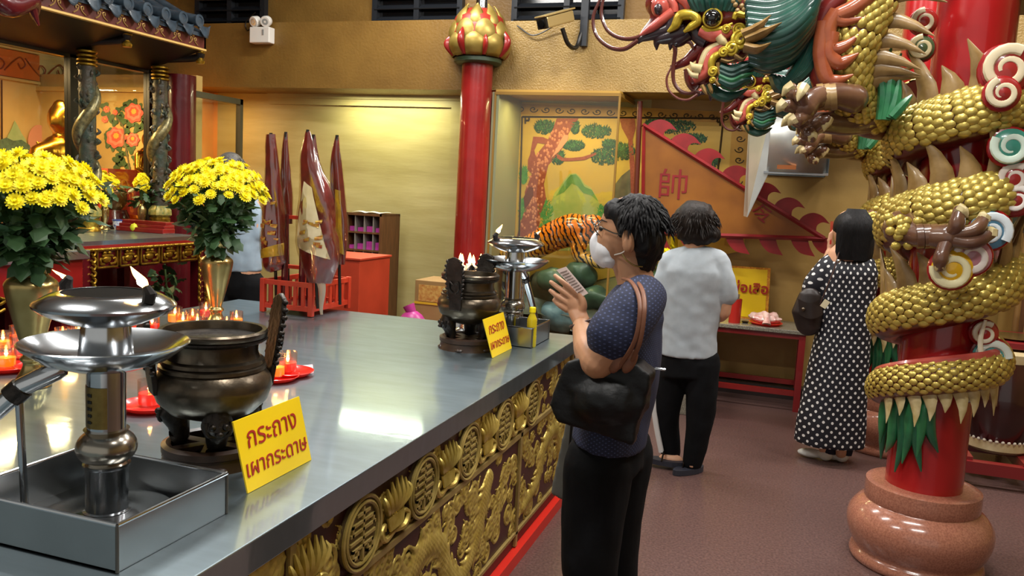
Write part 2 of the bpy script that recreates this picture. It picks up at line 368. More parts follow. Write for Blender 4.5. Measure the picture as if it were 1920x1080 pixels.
obj('cable', MB().tube(spl([(p.x-.06, 6.57, p.z+.12), (p.x-.18, 6.585, p.z+.06), (p.x-.2, 6.59, p.z+.14), (p.x-.1, 6.59, p.z+.22)], 6), .005, 6), m_black, e)
p = PY(1040, 38, 6.3)
c = thing('security_camera', 'gold-coloured box security camera angled down from a wall bracket', 'security camera', (p.x+.1, 6.55, p.z-.1))
Rz = Matrix.Rotation(-.5, 3, 'Z')@Matrix.Rotation(.28, 3, 'X')
ax = Rz@V((1, 0, 0))
d = (PY(1072, 25, 6.45)-PY(1010, 42, 6.15)).normalized(); B = frame_mat(p, d, (0, 0, 1)).to_3x3()
cg = mat('gold_camera_shell', '#b39c66', .35, .5)
obj('shell', MB().box(p+d*.02, (.30, .085, .105), B), cg, c, False, bevel=.012)
obj('sun_hood', MB().box(p+d*.0+V((0, 0, .055)), (.34, .012, .12), B), cg, c, False, bevel=.004)
fr = p-d*.135
obj('front_plate', MB().box(fr, (.02, .08, .1), B), m_black, c, False)
ML = frame_mat(fr, d.orthogonal(), d.cross(d.orthogonal())).to_3x3()
obj('lens', MB().lathe([(.032, -.02), (.032, .02), (0, .02)], fr-d*.0, 24, ML), mat('camera_lens', '#0b0b0d', .08), c)
obj('bracket', MB().tube(spl([p+V((.05, .05, -.05)), p+V((.09, .1, -.16)), p+V((.13, .2, -.17)), p+V((.15, .26, -.05))], 6), .018, 8), m_black, c)
obj('mount_post', MB().box((p.x+.17, 6.57, p.z+.05), (.06, .05, .4)), m_louv, c, False)
obj('cable', MB().tube(spl([p+d*.12, p+V((-.05, .24, .02)), p+V((-.25, .27, -.06)), p+V((-.4, .28, .02))], 8), .006, 6), m_black, c)
# ================================================================ offering counter
CT, CX, CE, CL = .845, -.98, 4.14, -3.1
ctr = thing('offering_counter', 'long stainless steel offering counter with gilded carved front', 'counter', (-2, 2, 0))
obj('body', MB().bb((CL+.05, -.6, .05), (CX-.03, CE-.06, CT-.012)), mat('dark_maroon_backing', '#3a1716', .4), ctr, False)
obj('steel_top', MB().bb((CL, -.6, CT-.07), (CX, CE, CT)), m_steel, ctr, False, bevel=.003)
m_rail = mat('painted_gilt_rail', '#a08a52', .4, .3, '#8a743f', 14)
obj('base_rail', MB().bb((CX-.03, -.6, 0), (CX+.005, CE-.02, .055)), mat('bright_red_rail', '#c8281c', .35), ctr, False)
FX = CX-.03
zr = [PX(595, 1078, CX).z, PX(820, 895, CX).z, PX(1051, 709, CX).z]
zm = .555
for (a, b) in ((zm-.012, zm+.012), (.11, .128)): obj('rail', MB().bb((FX-.005, -.6, a), (FX+.012, CE-.06, b)), m_rail, ctr, False, bevel=.003)
posts = [PX(564, 1010, CX).y, PX(985, 850, CX).y, CE-.08, .4, 2.55]
obj('post', MB().bb((FX-.005, posts[0]-.012, .06), (FX+.012, posts[0]+.012, CT-.07)), m_rail, ctr, False)
obj('post', MB().bb((FX-.005, posts[1]-.012, .06), (FX+.012, posts[1]+.012, CT-.07)), m_rail, ctr, False)
obj('post', MB().bb((FX-.005, CE-.085, .06), (FX+.012, CE-.06, CT-.07)), m_rail, ctr, False)
m_relief = mat('gilt_relief', '#d2bb68', .36, .55, '#b09848', 25, .45)
def relief(name, y0, y1, z0, z1, seed, dragon=None, res=.0042, n=60, rr=(.025, .055)):
    rng = np.random.RandomState(seed); ny = int((y1-y0)/res); nz = int((z1-z0)/res)
    Y, Z = np.meshgrid(np.linspace(y0, y1, ny), np.linspace(z0, z1, nz), indexing='ij'); Hh = np.full(Y.shape, -.006)
    def put(h): np.maximum(Hh, h, out=Hh)
    for _ in range(n):
        cy, cz, R = rng.uniform(y0, y1), rng.uniform(z0, z1), rng.uniform(*rr); s = rng.choice((-1, 1)); ph = rng.uniform(0, 6.3)
        i0, i1 = np.searchsorted(Y[:, 0], (cy-R*1.8, cy+R*1.8)); 
        if i1-i0 < 3: continue
        y = Y[i0:i1]-cy; z = Z[i0:i1]-cz; r = np.hypot(y, z); th = np.arctan2(z, y)*s+ph
        q = np.cos(2*PI*(r/(R*.55))-th)                       # spiral cloud
        h = np.where(r < R, .004+.007*np.clip(q+.35, 0, 1)*(1-.35*r/R), -.006)
        # trailing tongue
        t = (y*math.cos(ph)+z*math.sin(ph)); d = np.abs(-y*math.sin(ph)+z*math.cos(ph)+.25*R*np.sin(t/R*2.2)); wdt = R*.42*np.clip(1-t/(R*1.8), 0, 1)
        h2 = np.where((t > 0) & (d < wdt), .008*np.sqrt(np.clip(1-(d/np.maximum(wdt, 1e-5))**2, 0, 1)), -.006)
        Hh[i0:i1] = np.maximum(Hh[i0:i1], np.maximum(h, h2))
    if dragon is not None:
        pts = np.array(spl(dragon, 14)); N = len(pts); acc = 0
        for k, (py, pz, w) in enumerate(pts):
            if k: acc += np.hypot(*(pts[k, :2]-pts[k-1, :2]))
            i0, i1 = np.searchsorted(Y[:, 0], (py-w*1.2, py+w*1.2)); 
            if i1-i0 < 2: continue
            d = np.hypot(Y[i0:i1]-py, Z[i0:i1]-pz); sc = .8+.2*np.abs(np.sin(Y[i0:i1]*170+Z[i0:i1]*170)*np.sin(Y[i0:i1]*170-Z[i0:i1]*170))
            Hh[i0:i1] = np.maximum(Hh[i0:i1], np.where(d < w, .022*np.sqrt(np.clip(1-(d/w)**2, 0, 1))*sc, -.006))
        for k in range(4, N-4, 5):     # fins
            py, pz, w = pts[k]; ty, tz = pts[k+1, :2]-pts[k-1, :2]; L = math.hypot(ty, tz)+1e-9; ty, tz = ty/L, tz/L
            for sd in (-1, 1):
                ny_, nz_ = -tz*sd-ty*.7, ty*sd-tz*.7
                for e in np.linspace(0, 1, 8):
                    qy, qz = py+ny_*w*(.7+e*1.1), pz+nz_*w*(.7+e*1.1); ww = .011*(1-e)+.002
                    i0, i1 = np.searchsorted(Y[:, 0], (qy-ww, qy+ww)); 
                    if i1-i0 < 1: continue
                    d = np.hypot(Y[i0:i1]-qy, Z[i0:i1]-qz); Hh[i0:i1] = np.maximum(Hh[i0:i1], np.where(d < ww, .013*(1-.5*e), -.006))
    Hh[0] = Hh[-1] = -.006; Hh[:, 0] = Hh[:, -1] = -.006
    b = FX-.004
    vs = np.stack([b+Hh, Y, Z], -1).reshape(-1, 3)
    i = np.arange(ny*nz).reshape(ny, nz); F = np.stack([i[:-1, :-1], i[1:, :-1], i[1:, 1:], i[:-1, 1:]], -1).reshape(-1, 4)
    F = F[(vs[F][:, :, 0] > b-.0055).any(1)]
    me = bpy.data.meshes.new(name); me.from_pydata((vs-np.array([-2, 2, 0])).tolist(), [], F.tolist()); me.materials.append(m_relief)
    me.polygons.foreach_set('use_smooth', [True]*len(F)); o = bpy.data.objects.new(name, me); COL.objects.link(o); o.parent = ctr; return o
obj('back_board', MB().bb((FX-.03, -.6, .06), (FX-.004, CE-.06, CT-.07)), mat('maroon_relief_ground', '#5c3a30', .45), ctr, False)
def dr(y0, s=1):
    return [(y0, .30, .012), (y0+.12*s, .22, .03), (y0+.28*s, .24, .042), (y0+.38*s, .36, .045), (y0+.50*s, .44, .045), (y0+.62*s, .40, .045), (y0+.68*s, .28, .045), (y0+.80*s, .2, .04), (y0+.92*s, .28, .04), (y0+.98*s, .42, .05), (y0+1.02*s, .48, .04)]
E1 = [-.6]+[posts[0]-.012]; p0, p1, pe = posts[0]+.012, posts[1]-.012, CE-.085
relief('lower_relief', p0, p1, .128, zm-.012, 3, dr(p0+.15, 1.15), n=150)
relief('end_relief', p1+.024, pe, .128, zm-.012, 5, [(p1+.1, .2, .03), (p1+.3, .26, .04), (p1+.4, .4, .04), (p1+.6, .42, .04), (p1+.7, .25, .04)], n=70)
relief('near_relief', -.2, posts[0]-.012, .128, zm-.012, 6, None, n=60, res=.006)
relief('upper_relief', p0, pe, zm+.012, CT-.075, 8, None, n=110, rr=(.02, .045))
relief('upper_near_relief', .3, posts[0]-.012, zm+.012, CT-.075, 9, None, n=30, res=.006)
m_med = mat('medallion_gilt', '#b39c5c', .4, .4, '#94803f', 20)
for (x, y) in ((691, 955), (806, 862), (890, 800), (955, 750), (1008, 712)):
    q = PX(x, y, CX); cy, cz = q.y, (zm+CT-.07)/2; a, b = .10, .098
    md = MB()
    for k in (1, .84): md.tube([(FX+.016, cy+a*k*math.cos(t), cz+b*k*math.sin(t)) for t in np.linspace(0, 2*PI, 33)], .006, 6, caps=False)
    disc = obj('medallion', MB().prism([(FX-.004, cy+a*math.cos(t), cz+b*math.sin(t)) for t in np.linspace(0, 2*PI, 33)[:-1]], (.016, 0, 0)), mat('medallion_ground', '#5d4a2c', .5), ctr, False)
    obj('ring', md, m_med, disc)
    ch = MB()
    def bar(y0, z0, y1, z1, w=.0085): 
        ch.bb((FX+.008, cy+min(y0, y1)-w/2, cz+min(z0, z1)-w/2), (FX+.019, cy+max(y0, y1)+w/2, cz+max(z0, z1)+w/2))
    bar(0, -.07, 0, .07)
    for zz, hw in ((.056, .03), (.034, .055), (.012, .062), (-.012, .062), (-.034, .05)): bar(-hw, zz, hw, zz)
    for sy in (-1, 1): bar(sy*.055, .034, sy*.055, .012); bar(sy*.05, -.034, sy*.05, -.058); bar(sy*.026, -.056, sy*.05, -.056); bar(sy*.026, -.056, sy*.026, -.04)
    obj('character', ch, m_med, disc, False)
# lotus baskets between the medallions
ys = [PX(x, y, CX).y for x, y in ((691, 955), (806, 862), (890, 800), (955, 750), (1008, 712))]
for k, y in enumerate([ys[0]-.26]+[(ys[i]+ys[i+1])/2 for i in range(4)]):
    zc = (zm+CT-.07)/2; o = MB()
    for j in range(7):
        a = (j-3)*.36; o.blade(spl([(FX+.008, y+.02*(j-3)*.5, zc-.02), (FX+.022, y+.03*(j-3)*.8, zc+.03), (FX+.014, y+.085*math.sin(a), zc+.02+.07*math.cos(a))], 4), [.006, .013, .011, .004], .6, (1, 0, 0))
    for j in range(-4, 5): o.tube([(FX+.015, y+j*.011, zc-.015), (FX+.02, y+j*.009, zc-.055)], [.007, .006], 6)
    for sy in (-1, 1): o.tube(spl([(FX+.01, y, zc-.07), (FX+.014, y+sy*.06, zc-.075), (FX+.014, y+sy*.085, zc-.045), (FX+.012, y+sy*.06, zc-.03), (FX+.012, y+sy*.055, zc-.05)], 5), [.008, .01, .007, .004], 6)
    obj('lotus_basket', o, m_relief, ctr)
# ================================================================ things on the counter
def zat(x, y, p): return PY(x, y, p.y).z
m_flame = mat('flame', '#ffd9a0', .5, emit='#ffb45a', es=14)
m_flame_core = mat('flame_core', '#fff2d8', .5, emit='#fff0cf', es=26)
m_oil = mat('dark_oil', '#0a0705', .7, spec=.05)
def flame(parent, p, h, lean=(0, 0), name='flame'):
    p = V(p); q = p+V((lean[0]*h, lean[1]*h, h))
    pts = spl([p, p.lerp(q, .35)+V((-lean[0]*h*.15, 0, 0)), p.lerp(q, .7), q], 4)
    o = obj(name, MB().tube(pts, [h*.10, h*.19, h*.12, h*.01], 10), m_flame, parent)
    obj('flame_core', MB().tube([p+V((0, 0, h*.08)), p.lerp(q, .35), p.lerp(q, .6)], [h*.09, h*.20, h*.05], 8), m_flame_core, o); return o
# --- oil lamp
LA = PZ(201, 966, .862); lx, ly = LA.x, LA.y
def make_lamp():
    t = thing('oil_lamp', 'tall two-dish stainless steel oil lamp in the nearest square tray', 'oil lamp', (lx, ly, CT), 'steel oil lamps')
    c = (lx, ly, CT)
    obj('base_dish', MB().lathe([(0, .006), (.12, .008), (.132, .02), (.13, .024), (.11, .026), (.07, .024), (.055, .03), (0, .03)], c, 48), m_steel2, t)
    obj('lower_tube', MB().lathe([(.047, .026), (.047, .032), (.041, .034), (.041, .123), (.046, .127), (.046, .131)], c, 40), m_steel2, t)
    obj('ball', MB().lathe([(.044, .128)]+[(.018+.041*math.sin(a), .166-.036*math.cos(a)) for a in np.linspace(.55, PI-.55, 12)]+[(.044, .204)], c, 40), mat('satin_ball', '#9a9488', .22, .95), t)
    ut = obj('upper_tube', MB().lathe([(.037, .2), (.037, .335)], c, 40), m_steel2, t)
    m = MB()
    for k in range(15):
        pass
    n = 17; A0 = -2.65
    def g(u, v): a = A0+1.9*u; return V((lx+.0385*math.cos(a), ly+.0385*math.sin(a), CT+.212+.085*v))
    m.fn(g, n, 2); pl = obj('brass_plate', m, mat('engraved_brass', '#86713f', .35, .9, '#6b582f', 30), t)
    m = MB(); rng = random.Random(3)
    for r_ in range(5):
        for k in range(6):
            u = .42+.028*k; a = A0+1.9*u; z = CT+.225+.014*r_
            m.box((lx+.0392*math.cos(a), ly+.0392*math.sin(a), z), (.0012, .0016, rng.uniform(.003, .008)), Matrix.Rotation(a, 3, 'Z'))
    obj('engraving', m, m_black, pl, False)
    obj('lower_dish', MB().lathe([(.037, .33), (.075, .335), (.12, .352), (.155, .378), (.161, .386), (.158, .388), (.12, .362), (.07, .350), (.05, .35)], c, 64), m_steel2, t)
    obj('cone_tube', MB().lathe([(.053, .348), (.053, .352), (.046, .425)], c, 40), m_steel2, t)
    up = obj('oil_dish', MB().lathe([(.046, .42), (.075, .428), (.118, .447), (.133, .459), (.134, .464), (.13, .469), (.105, .483), (.084, .489), (.081, .488), (.082, .478), (.05, .470), (0, .470)], c, 64), m_steel2, t)
    obj('oil_surface', MB().lathe([(.0815, .4862), (.0, .4864)], c, 40), m_oil, up)
    # spout with its prop rod
    a = V((lx-.075, ly-.05, CT+.327)); b = V((lx-.125, ly-.085, CT+.295)); e = V((lx-.24, ly-.165, CT+.155)); e2 = V((lx-.33, ly-.23, CT+.03))
    sp = obj('spout', MB().tube([a+V((.012, .008, .004)), a, b, e, e2], [.014, .02, .020, .017, .017], 16), m_brass if False else m_steel2, t)
    obj('band', MB().tube([b.lerp(e, .02), b.lerp(e, .16)], .024, 14), m_bronze_dk, sp)
    rd = b.lerp(e, .1); obj('prop_rod', MB().tube([(rd.x+.008, rd.y, rd.z-.01), (rd.x+.014, rd.y+.005, CT+.012)], .0075, 12), m_steel2, t)
    # wicks
    for an, ln in ((-.05, (-.75, -.15)), (3.05, (-1.7, -.45))):
        q = V((lx+.112*math.cos(an), ly+.112*math.sin(an), CT+.478))
        w = obj('wick', MB().tube([q, q+V((.004*math.cos(an), 0, .016)), q+V((-.006*math.cos(an), 0, .03))], [.012, .013, .008], 8), mat('burnt_wick', '#14100e', .9), t)
        flame(w, q+V((-.004*math.cos(an), 0, .024)), .045 if an < 0 else .02, ln)
    return t
lamp = make_lamp()
def make_tray(x0, x1, y0, y1, h, label):
    c = ((x0+x1)/2, (y0+y1)/2); t = thing('drip_tray', label, 'tray', (c[0], c[1], CT), 'square steel drip trays'); w = .003
    obj('tray_floor', MB().bb((x0, y0, CT+.001), (x1, y1, CT+.004)), m_steel2, t, False)
    for a, b in (((x0, y0), (x1, y0+w)), ((x0, y1-w), (x1, y1)), ((x0, y0), (x0+w, y1)), ((x1-w, y0), (x1, y1))):
        obj('tray_side', MB().bb((a[0], a[1], CT+.001), (b[0], b[1], CT+h)), mat('tray_steel', '#a9acac', .26, 1, '#979a9a', 4), t, False)
    r = MB(); z = CT+h; q = [(x0, y0, z), (x1, y0, z), (x1, y1, z), (x0, y1, z), (x0, y0, z)]
    for i in range(4): r.tube([q[i], q[i+1]], .004, 8)
    obj('rolled_rim', r, m_steel2, t)
    for yy in (y0, y1): obj('corner_seam', MB().tube([(x1, yy, CT+.001), (x1, yy, z)], .0035, 6), mat('weld_seam', '#5f5b55', .5, .8), t)
    return t
a = PZ(215, 984, CT+.092); b = PZ(421, 892, CT+.092); c = PZ(250, 858, CT+.092)
make_tray(lx-.21, (a.x+b.x)/2, a.y, b.y+.015, .092, 'large square steel drip tray at the near end of the counter')
l2 = PZ(958, 632, .862); lamp2 = dup(lamp, (l2.x, l2.y, CT), 4.1, 1.04, 'tall two-dish stainless steel oil lamp at the far end of the counter')
make_tray(l2.x-.14, l2.x+.15, l2.y-.14, l2.y+.15, .095, 'square steel drip tray beside the yellow oil bottle')
# --- bronze censer with stand
K = PZ(398, 862, CT); kx, ky = K.x, K.y
def make_censer():
    t = thing('incense_burner', 'squat round bronze censer with upright ears near the large yellow sign', 'censer', (kx, ky, CT+.05), 'bronze censers')
    c = (kx, ky, CT)
    pr = [(0, .115), (.06, .118), (.105, .135), (.135, .165), (.147, .2), (.143, .225), (.128, .243), (.132, .247), (.131, .255), (.124, .258), (.127, .262), (.125, .27), (.115, .275), (.11, .29), (.112, .312), (.124, .322), (.132, .33), (.134, .342), (.13, .347), (.12, .346), (.117, .335), (.115, .318)]
    bowl = obj('bowl', MB().lathe(pr, c, 64), m_bronze, t)
    def ash(u, v): r = .116*v; a = 2*PI*u; return V((kx+r*math.cos(a), ky+r*math.sin(a), CT+.322+.006*noise.noise(V((r*40*math.cos(a), r*40*math.sin(a), 0)))))
    obj('ash', MB().fn(ash, 40, 14, True), mat('black_ash', '#12100f', .95, 0, '#2a2622', 60, spec=0), bowl)
    obj('rim_band', MB().lathe([(.125, .316), (.1335, .322), (.1335, .326), (.12, .326)], c, 64), m_bronze_dk, bowl)
    for k, an in enumerate((.96+PI, .96)):                # upright loop ears
        d = V((math.cos(an), math.sin(an), 0)); s = V((-d.y, d.x, 0)); o = V((kx, ky, CT))
        e = MB(); e.prism([o+d*(.137+.028*(z-.2)/.2)+s*w+V((0, 0, z)) for w, z in ((-.028, .19), (.028, .19), (.034, .26), (.040, .33), (.043, .38), (.03, .42), (0, .432), (-.03, .42), (-.043, .38), (-.040, .33), (-.034, .26))], d*.014)
        er = obj('ear', e, m_bronze_dk, t, False, bevel=.004)
        r = MB()
        for i in range(9):
            z = .25+.02*i; w = np.interp(z, [.19, .26, .33, .38, .42], [.028, .034, .04, .043, .028])
            for q in (-1, 1): r.ell(o+d*(.146+.028*(z-.2)/.2)+s*(q*w)+V((0, 0, z)), (.009, .009, .008), 8, 6)
        for q in (-1, 1): r.tube(spl([o+d*.165+s*(q*.005)+V((0, 0, .27)), o+d*.17+s*(q*.022)+V((0, 0, .29)), o+d*.175+s*(q*.02)+V((0, 0, .32)), o+d*.175+s*(q*.006)+V((0, 0, .31))], 5), .004, 6)
        obj('ear_scrolls', r, m_bronze_dk, er)
    for k in range(3):
        an = 3.4+k*2*PI/3; d = V((math.cos(an), math.sin(an), 0)); o = V((kx, ky, CT))
        lg = obj('leg', MB().tube([o+d*.10+V((0, 0, .155)), o+d*.105+V((0, 0, .12)), o+d*.09+V((0, 0, .09)), o+d*.085+V((0, 0, .06)), o+d*.095+V((0, 0, .052))], [.03, .04, .028, .023, .028], 14), m_bronze_dk, t)
        fm = MB(); s = V((-d.y, d.x, 0))
        for q in (-1, 1): fm.ell(o+d*.137+s*(q*.015)+V((0, 0, .125)), .009, 8, 6); fm.tube(spl([o+d*.125+s*(q*.004)+V((0, 0, .10)), o+d*.128+s*(q*.025)+V((0, 0, .105)), o+d*.125+s*(q*.03)+V((0, 0, .135))], 4), .006, 6)
        fm.ell(o+d*.14+V((0, 0, .108)), (.011, .011, .008), 8, 6); obj('beast_mask', fm, m_bronze_dk, lg)
    return t
cens = make_censer()
def make_stand():
    t = thing('censer_stand', 'round dark wooden stand under the nearer bronze censer', 'stand', (kx, ky, CT), 'round censer stands'); c = (kx, ky, CT)
    m_st = mat('dark_wood_stand', '#3a2b22', .35, 0, '#2a1d17', 14)
    obj('rim', MB().lathe([(.10, .03), (.10, .052), (.112, .056), (.124, .05), (.124, .034), (.118, .03), (.10, .03)], c, 56), m_st, t)
    obj('skirt', MB().lathe([(.104, .0), (.104, .032), (.118, .032), (.12, .018), (.127, 0)], c, 56), m_st, t)
    s = MB()
    for k in range(3): s.box((kx, ky, CT+.042), (.21, .03, .014), Matrix.Rotation(k*PI/3, 3, 'Z'))
    obj('spokes', s, m_st, t, False)
    for k in range(6):
        a = k*PI/3+.3; obj('foot', MB().ell((kx+.118*math.cos(a), ky+.118*math.sin(a), CT+.008), (.02, .014, .009), 10, 6, Matrix.Rotation(a+PI/2, 3, 'Z')), m_st, t)
    return t
stand = make_stand()
k2 = PZ(876, 652, CT)
dup(cens, (k2.x, k2.y, CT+.05), .55, 1.0, 'squat round bronze censer with upright ears beside the far small sign')
st2 = dup(stand, (k2.x, k2.y, CT), .3, 1.05, 'round reddish wooden stand under the far bronze censer')
# --- steel lotus burner
q = PY(884, 490, 3.86); q = V((q.x, 3.86, CT))
t = thing('lotus_burner', 'silver lotus-shaped candle burner behind the far censer', 'candle burner', q)
obj('pedestal', MB().lathe([(.10, 0), (.10, .01), (.05, .03), (.04, .10), (.05, .2), (.085, .235), (.09, .25), (.08, .26), (0, .26)], q, 40), m_steel2, t)
def lp(mb, a, r0, z0, w, h, out):
    def g(u, v):
        s = (u-.5)*2; ww = w*(1-max(0, v-.35)**2/.4225*1.0)*(.6+.4*math.sin(PI*min(.5, v))); rr = r0+out*math.sin(v*1.7)+.012*(1-s*s); aa = a+s*ww/(r0+out*.6)
        return V((q.x+rr*math.cos(aa), q.y+rr*math.sin(aa), q.z+z0+h*v-.03*s*s*v))
    mb.fn(g, 9, 8)
for k in range(8):
    for j, (r0, z0, h) in enumerate(((.05, .245, .10), (.045, .25, .125))):
        m = MB(); lp(m, k*PI/4+j*PI/8, r0, z0, .05, h, .075-.012*j); o = obj('petal', m, m_steel2, t); so = o.modifiers.new('s', 'SOLIDIFY'); so.thickness = .003
for k in range(6):
    a = k*PI/3; w = V((q.x+.06*math.cos(a), q.y+.06*math.sin(a), q.z+.34)); cu = obj('tealight', MB().lathe([(.018, -.02), (.018, .01), (0, .01)], w, 16), mat('candle_white', '#f4e6c8', .6), t); flame(cu, w+V((0, 0, .012)), .055, (0, 0))
obj('cup', MB().lathe([(0, .25), (.09, .26), (.1, .33), (0, .33)], q, 30), m_steel2, t)
# --- yellow cardboard signs with red Thai lettering
def sign(BL, BR, TL, TR, label, lines):
    bl, br = PZ(*BL, CT+.001), PZ(*BR, CT+.001); xm = (bl.x+br.x)/2; bl.x = br.x = xm
    bl = PX(*BL, xm); br = PX(*BR, xm); bl.z = br.z = CT+.001
    h = (PX(*TL, xm-.03).z-bl.z+PX(*TR, xm-.03).z-br.z)/2; W_ = (br-bl).length; up = V((-.03, 0, h)); n = (br-bl).cross(up).normalized()
    c = (bl+br)/2; t = thing('yellow_sign', label, 'sign', (c.x, c.y, CT), 'yellow signs on the counter')
    tl = bl+up+V((0, PX(*TL, xm-.03).y-bl.y, 0)); tr = br+up+V((0, PX(*TR, xm-.03).y-br.y, 0)); tr = tl+(br-bl)
    obj('board', MB().prism([bl, br, tr, tl], -n*.004), m_yel, t, False)
    y = (tl-bl)
    for tx, s, v in lines: obj('lettering', text_mb(tx, s*W_, frame_mat(bl.lerp(br, .5)+y*v+n*.0015, br-bl, y), .0006), m_redtxt, t, False)
    obj('prop', MB().prism([bl.lerp(br, .45)-n*.004, bl.lerp(br, .55)-n*.004, bl.lerp(br, .5)-n*.004+V((-.06, 0, 0))], V((0, 0, .004))), m_yel, t, False)
LN = [('กระถาง', .26, .70), ('เผากระดาษ', .215, .30)]
sign((465, 923), (584, 864), (437, 793), (560, 742), 'large yellow sign with red Thai lettering leaning by the nearer censer', LN)
sign((924, 672), (960, 652), (906, 600), (943, 585), 'small-looking yellow Thai sign leaning by the far censer', LN)
# --- oil bottle
q = PZ(995, 650, CT); t = thing('oil_bottle', 'small plastic bottle of bright yellow lamp oil at the counter edge', 'bottle', q)
m_oilb = mat('yellow_oil_bottle', '#e8cf2a', .12, 0, trans=.35)
rib = [(.0, 0), (.022, .0), (.025, .005), (.025, .05)]+[(.025-.0018*(k % 2), .055+.006*k) for k in range(12)]+[(.025, .128), (.021, .14), (.013, .158), (.0125, .168)]
obj('body', MB().lathe(rib, q, 28), m_oilb, t); obj('cap', MB().lathe([(.0155, .166), (.0155, .188), (.012, .191), (0, .191)], q, 24), mat('yellow_cap', '#f0d813', .35), t)
# --- candles in glass cups, on red saucers
m_gl = glass('thin_cup_glass', '#fff2ea', .2, .05); m_cr = mat('red_wax', '#e0321c', .4, emit='#ff3a14', es=.35, sub=.3); m_cy = mat('yellow_wax', '#f7b01c', .4, emit='#ff9a14', es=.9, sub=.3)  # both waxes emit, a glow put in for flame light through them
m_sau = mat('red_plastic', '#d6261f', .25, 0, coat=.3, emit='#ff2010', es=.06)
def cup_thing(kind):
    t = thing('candle_cup', 'x', 'candle', (0, 0, CT), 'lit candles in glass cups')
    c = (0, 0, CT); r, h = .033, .078
    obj('glass_cup', MB().lathe([(r*.85, .003), (r, .01), (r, h), (r-.0015, h), (r-.0015, .01), (0, .008)], c, 20), m_gl, t)
    cn = obj('wax', MB().lathe([(r*.84, .009), (r-.003, .012), (r-.003, .040), (.006, .038), (0, .038)], c, 20), m_cy if kind == 'y' else m_cr, t)
    obj('wick', MB().tube([(0, 0, CT+.037), (0, 0, CT+.046)], .001, 5), m_black, cn)
    flame(t, (0, 0, CT+.042), .032); return t
protos = {k: cup_thing(k) for k in 'yr'}
def saucer(label):
    t = obj('red_saucer', MB().lathe([(0, 0), (.058, 0), (.07, .006), (.084, .018), (.082, .019), (.066, .008), (0, .005)], (0, 0, 0), 32), m_sau); return tag(t, label, 'saucer', 'red plastic saucers')
cand = [(343, 618, 'y', 1, 'in front of the far brass vase, on the middle saucer'), (361, 607, 'y', 0, 'left of the far brass vase foot'), (386, 594, 'r', 0, 'just behind the far brass vase foot'), (443, 612, 'y', 1, 'on the saucer right of the far brass vase'), (425, 622, 'r', 0, 'small, close to the right of the far brass vase'),
        (118, 648, 'y', 1, 'just right of the near brass vase'), (148, 640, 'y', 1, 'behind the two-dish lamp, second from the near vase'), (178, 632, 'r', 0, 'half hidden behind the near oil lamp'), (140, 664, 'y', 0, 'low in front, between near vase and lamp'), (168, 655, 'y', 0, 'right behind the near lamp tube'),
        (12, 690, 'y', 1, 'at the left picture edge, front one'), (38, 668, 'r', 1, 'left of the near vase, middle one'), (35, 645, 'r', 0, 'left of the near vase, rear one'), (6, 655, 'y', 0, 'at the left picture edge, rear one'),
        (262, 630, 'r', 1, 'seen right of the near lamp cone'), (285, 622, 'r', 0, 'beside the left ear of the nearer censer'), (281, 762, 'r', 1, 'alone on a saucer left of the nearer censer'), (517, 708, 'y', 1, 'right of the nearer censer, left one of the pair'), (539, 700, 'r', 1, 'right of the nearer censer, right one of the pair'),
        (328, 604, 'y', 0, 'at the rear left of the far vase group'), (370, 620, 'r', 0, 'between the middle saucer and the far vase'), (72, 690, 'r', 1, 'hidden partly by the near vase foot')]
first = {'y': True, 'r': True}; sau = None
for x, y, k, s, where in cand:
    q = PZ(x, y, CT+.006); nm = ('yellow' if k == 'y' else 'red')+' cup candle '+where.replace(',', '')
    if first[k]: o = protos[k]; o.location = (q.x, q.y, CT+.006); o['label'] = nm; first[k] = False
    else: o = dup(protos[k], (q.x, q.y, CT+.006), random.random()*6, random.uniform(.95, 1.12), nm)
    if s:
        lab = 'red saucer holding the candle '+where.replace(',', '')
        if sau is None: sau = saucer(lab); sau.location = (q.x, q.y, CT)
        else: dup(sau, (q.x+random.uniform(-.015, .015), q.y+random.uniform(-.015, .015), CT), None, random.uniform(.9, 1.1), lab)
    else: o.location.z = CT
point('candle_light', PZ(343, 612, CT)+V((0, 0, .12)), 1.0, (1, .55, .2)); point('candle_light', PZ(130, 650, CT)+V((0, 0, .12)), 1.2, (1, .55, .2)); point('candle_light', PZ(525, 700, CT)+V((0, 0, .1)), .5, (1, .55, .2))
q = PZ(575, 697, CT); tag(reg(obj('folded_paper', MB().prism([PZ(560, 700, CT+.001), PZ(562, 706, CT+.001), PZ(588, 700, CT+.001), PZ(586, 686, CT+.001), PZ(566, 688, CT+.001)], (0, 0, .006)), mat('pink_striped_paper', '#e8a8b4', .7, 0, '#f6dfe2', 60), smooth=False)), 'folded pink and white paper beside the pair of candles', 'paper')
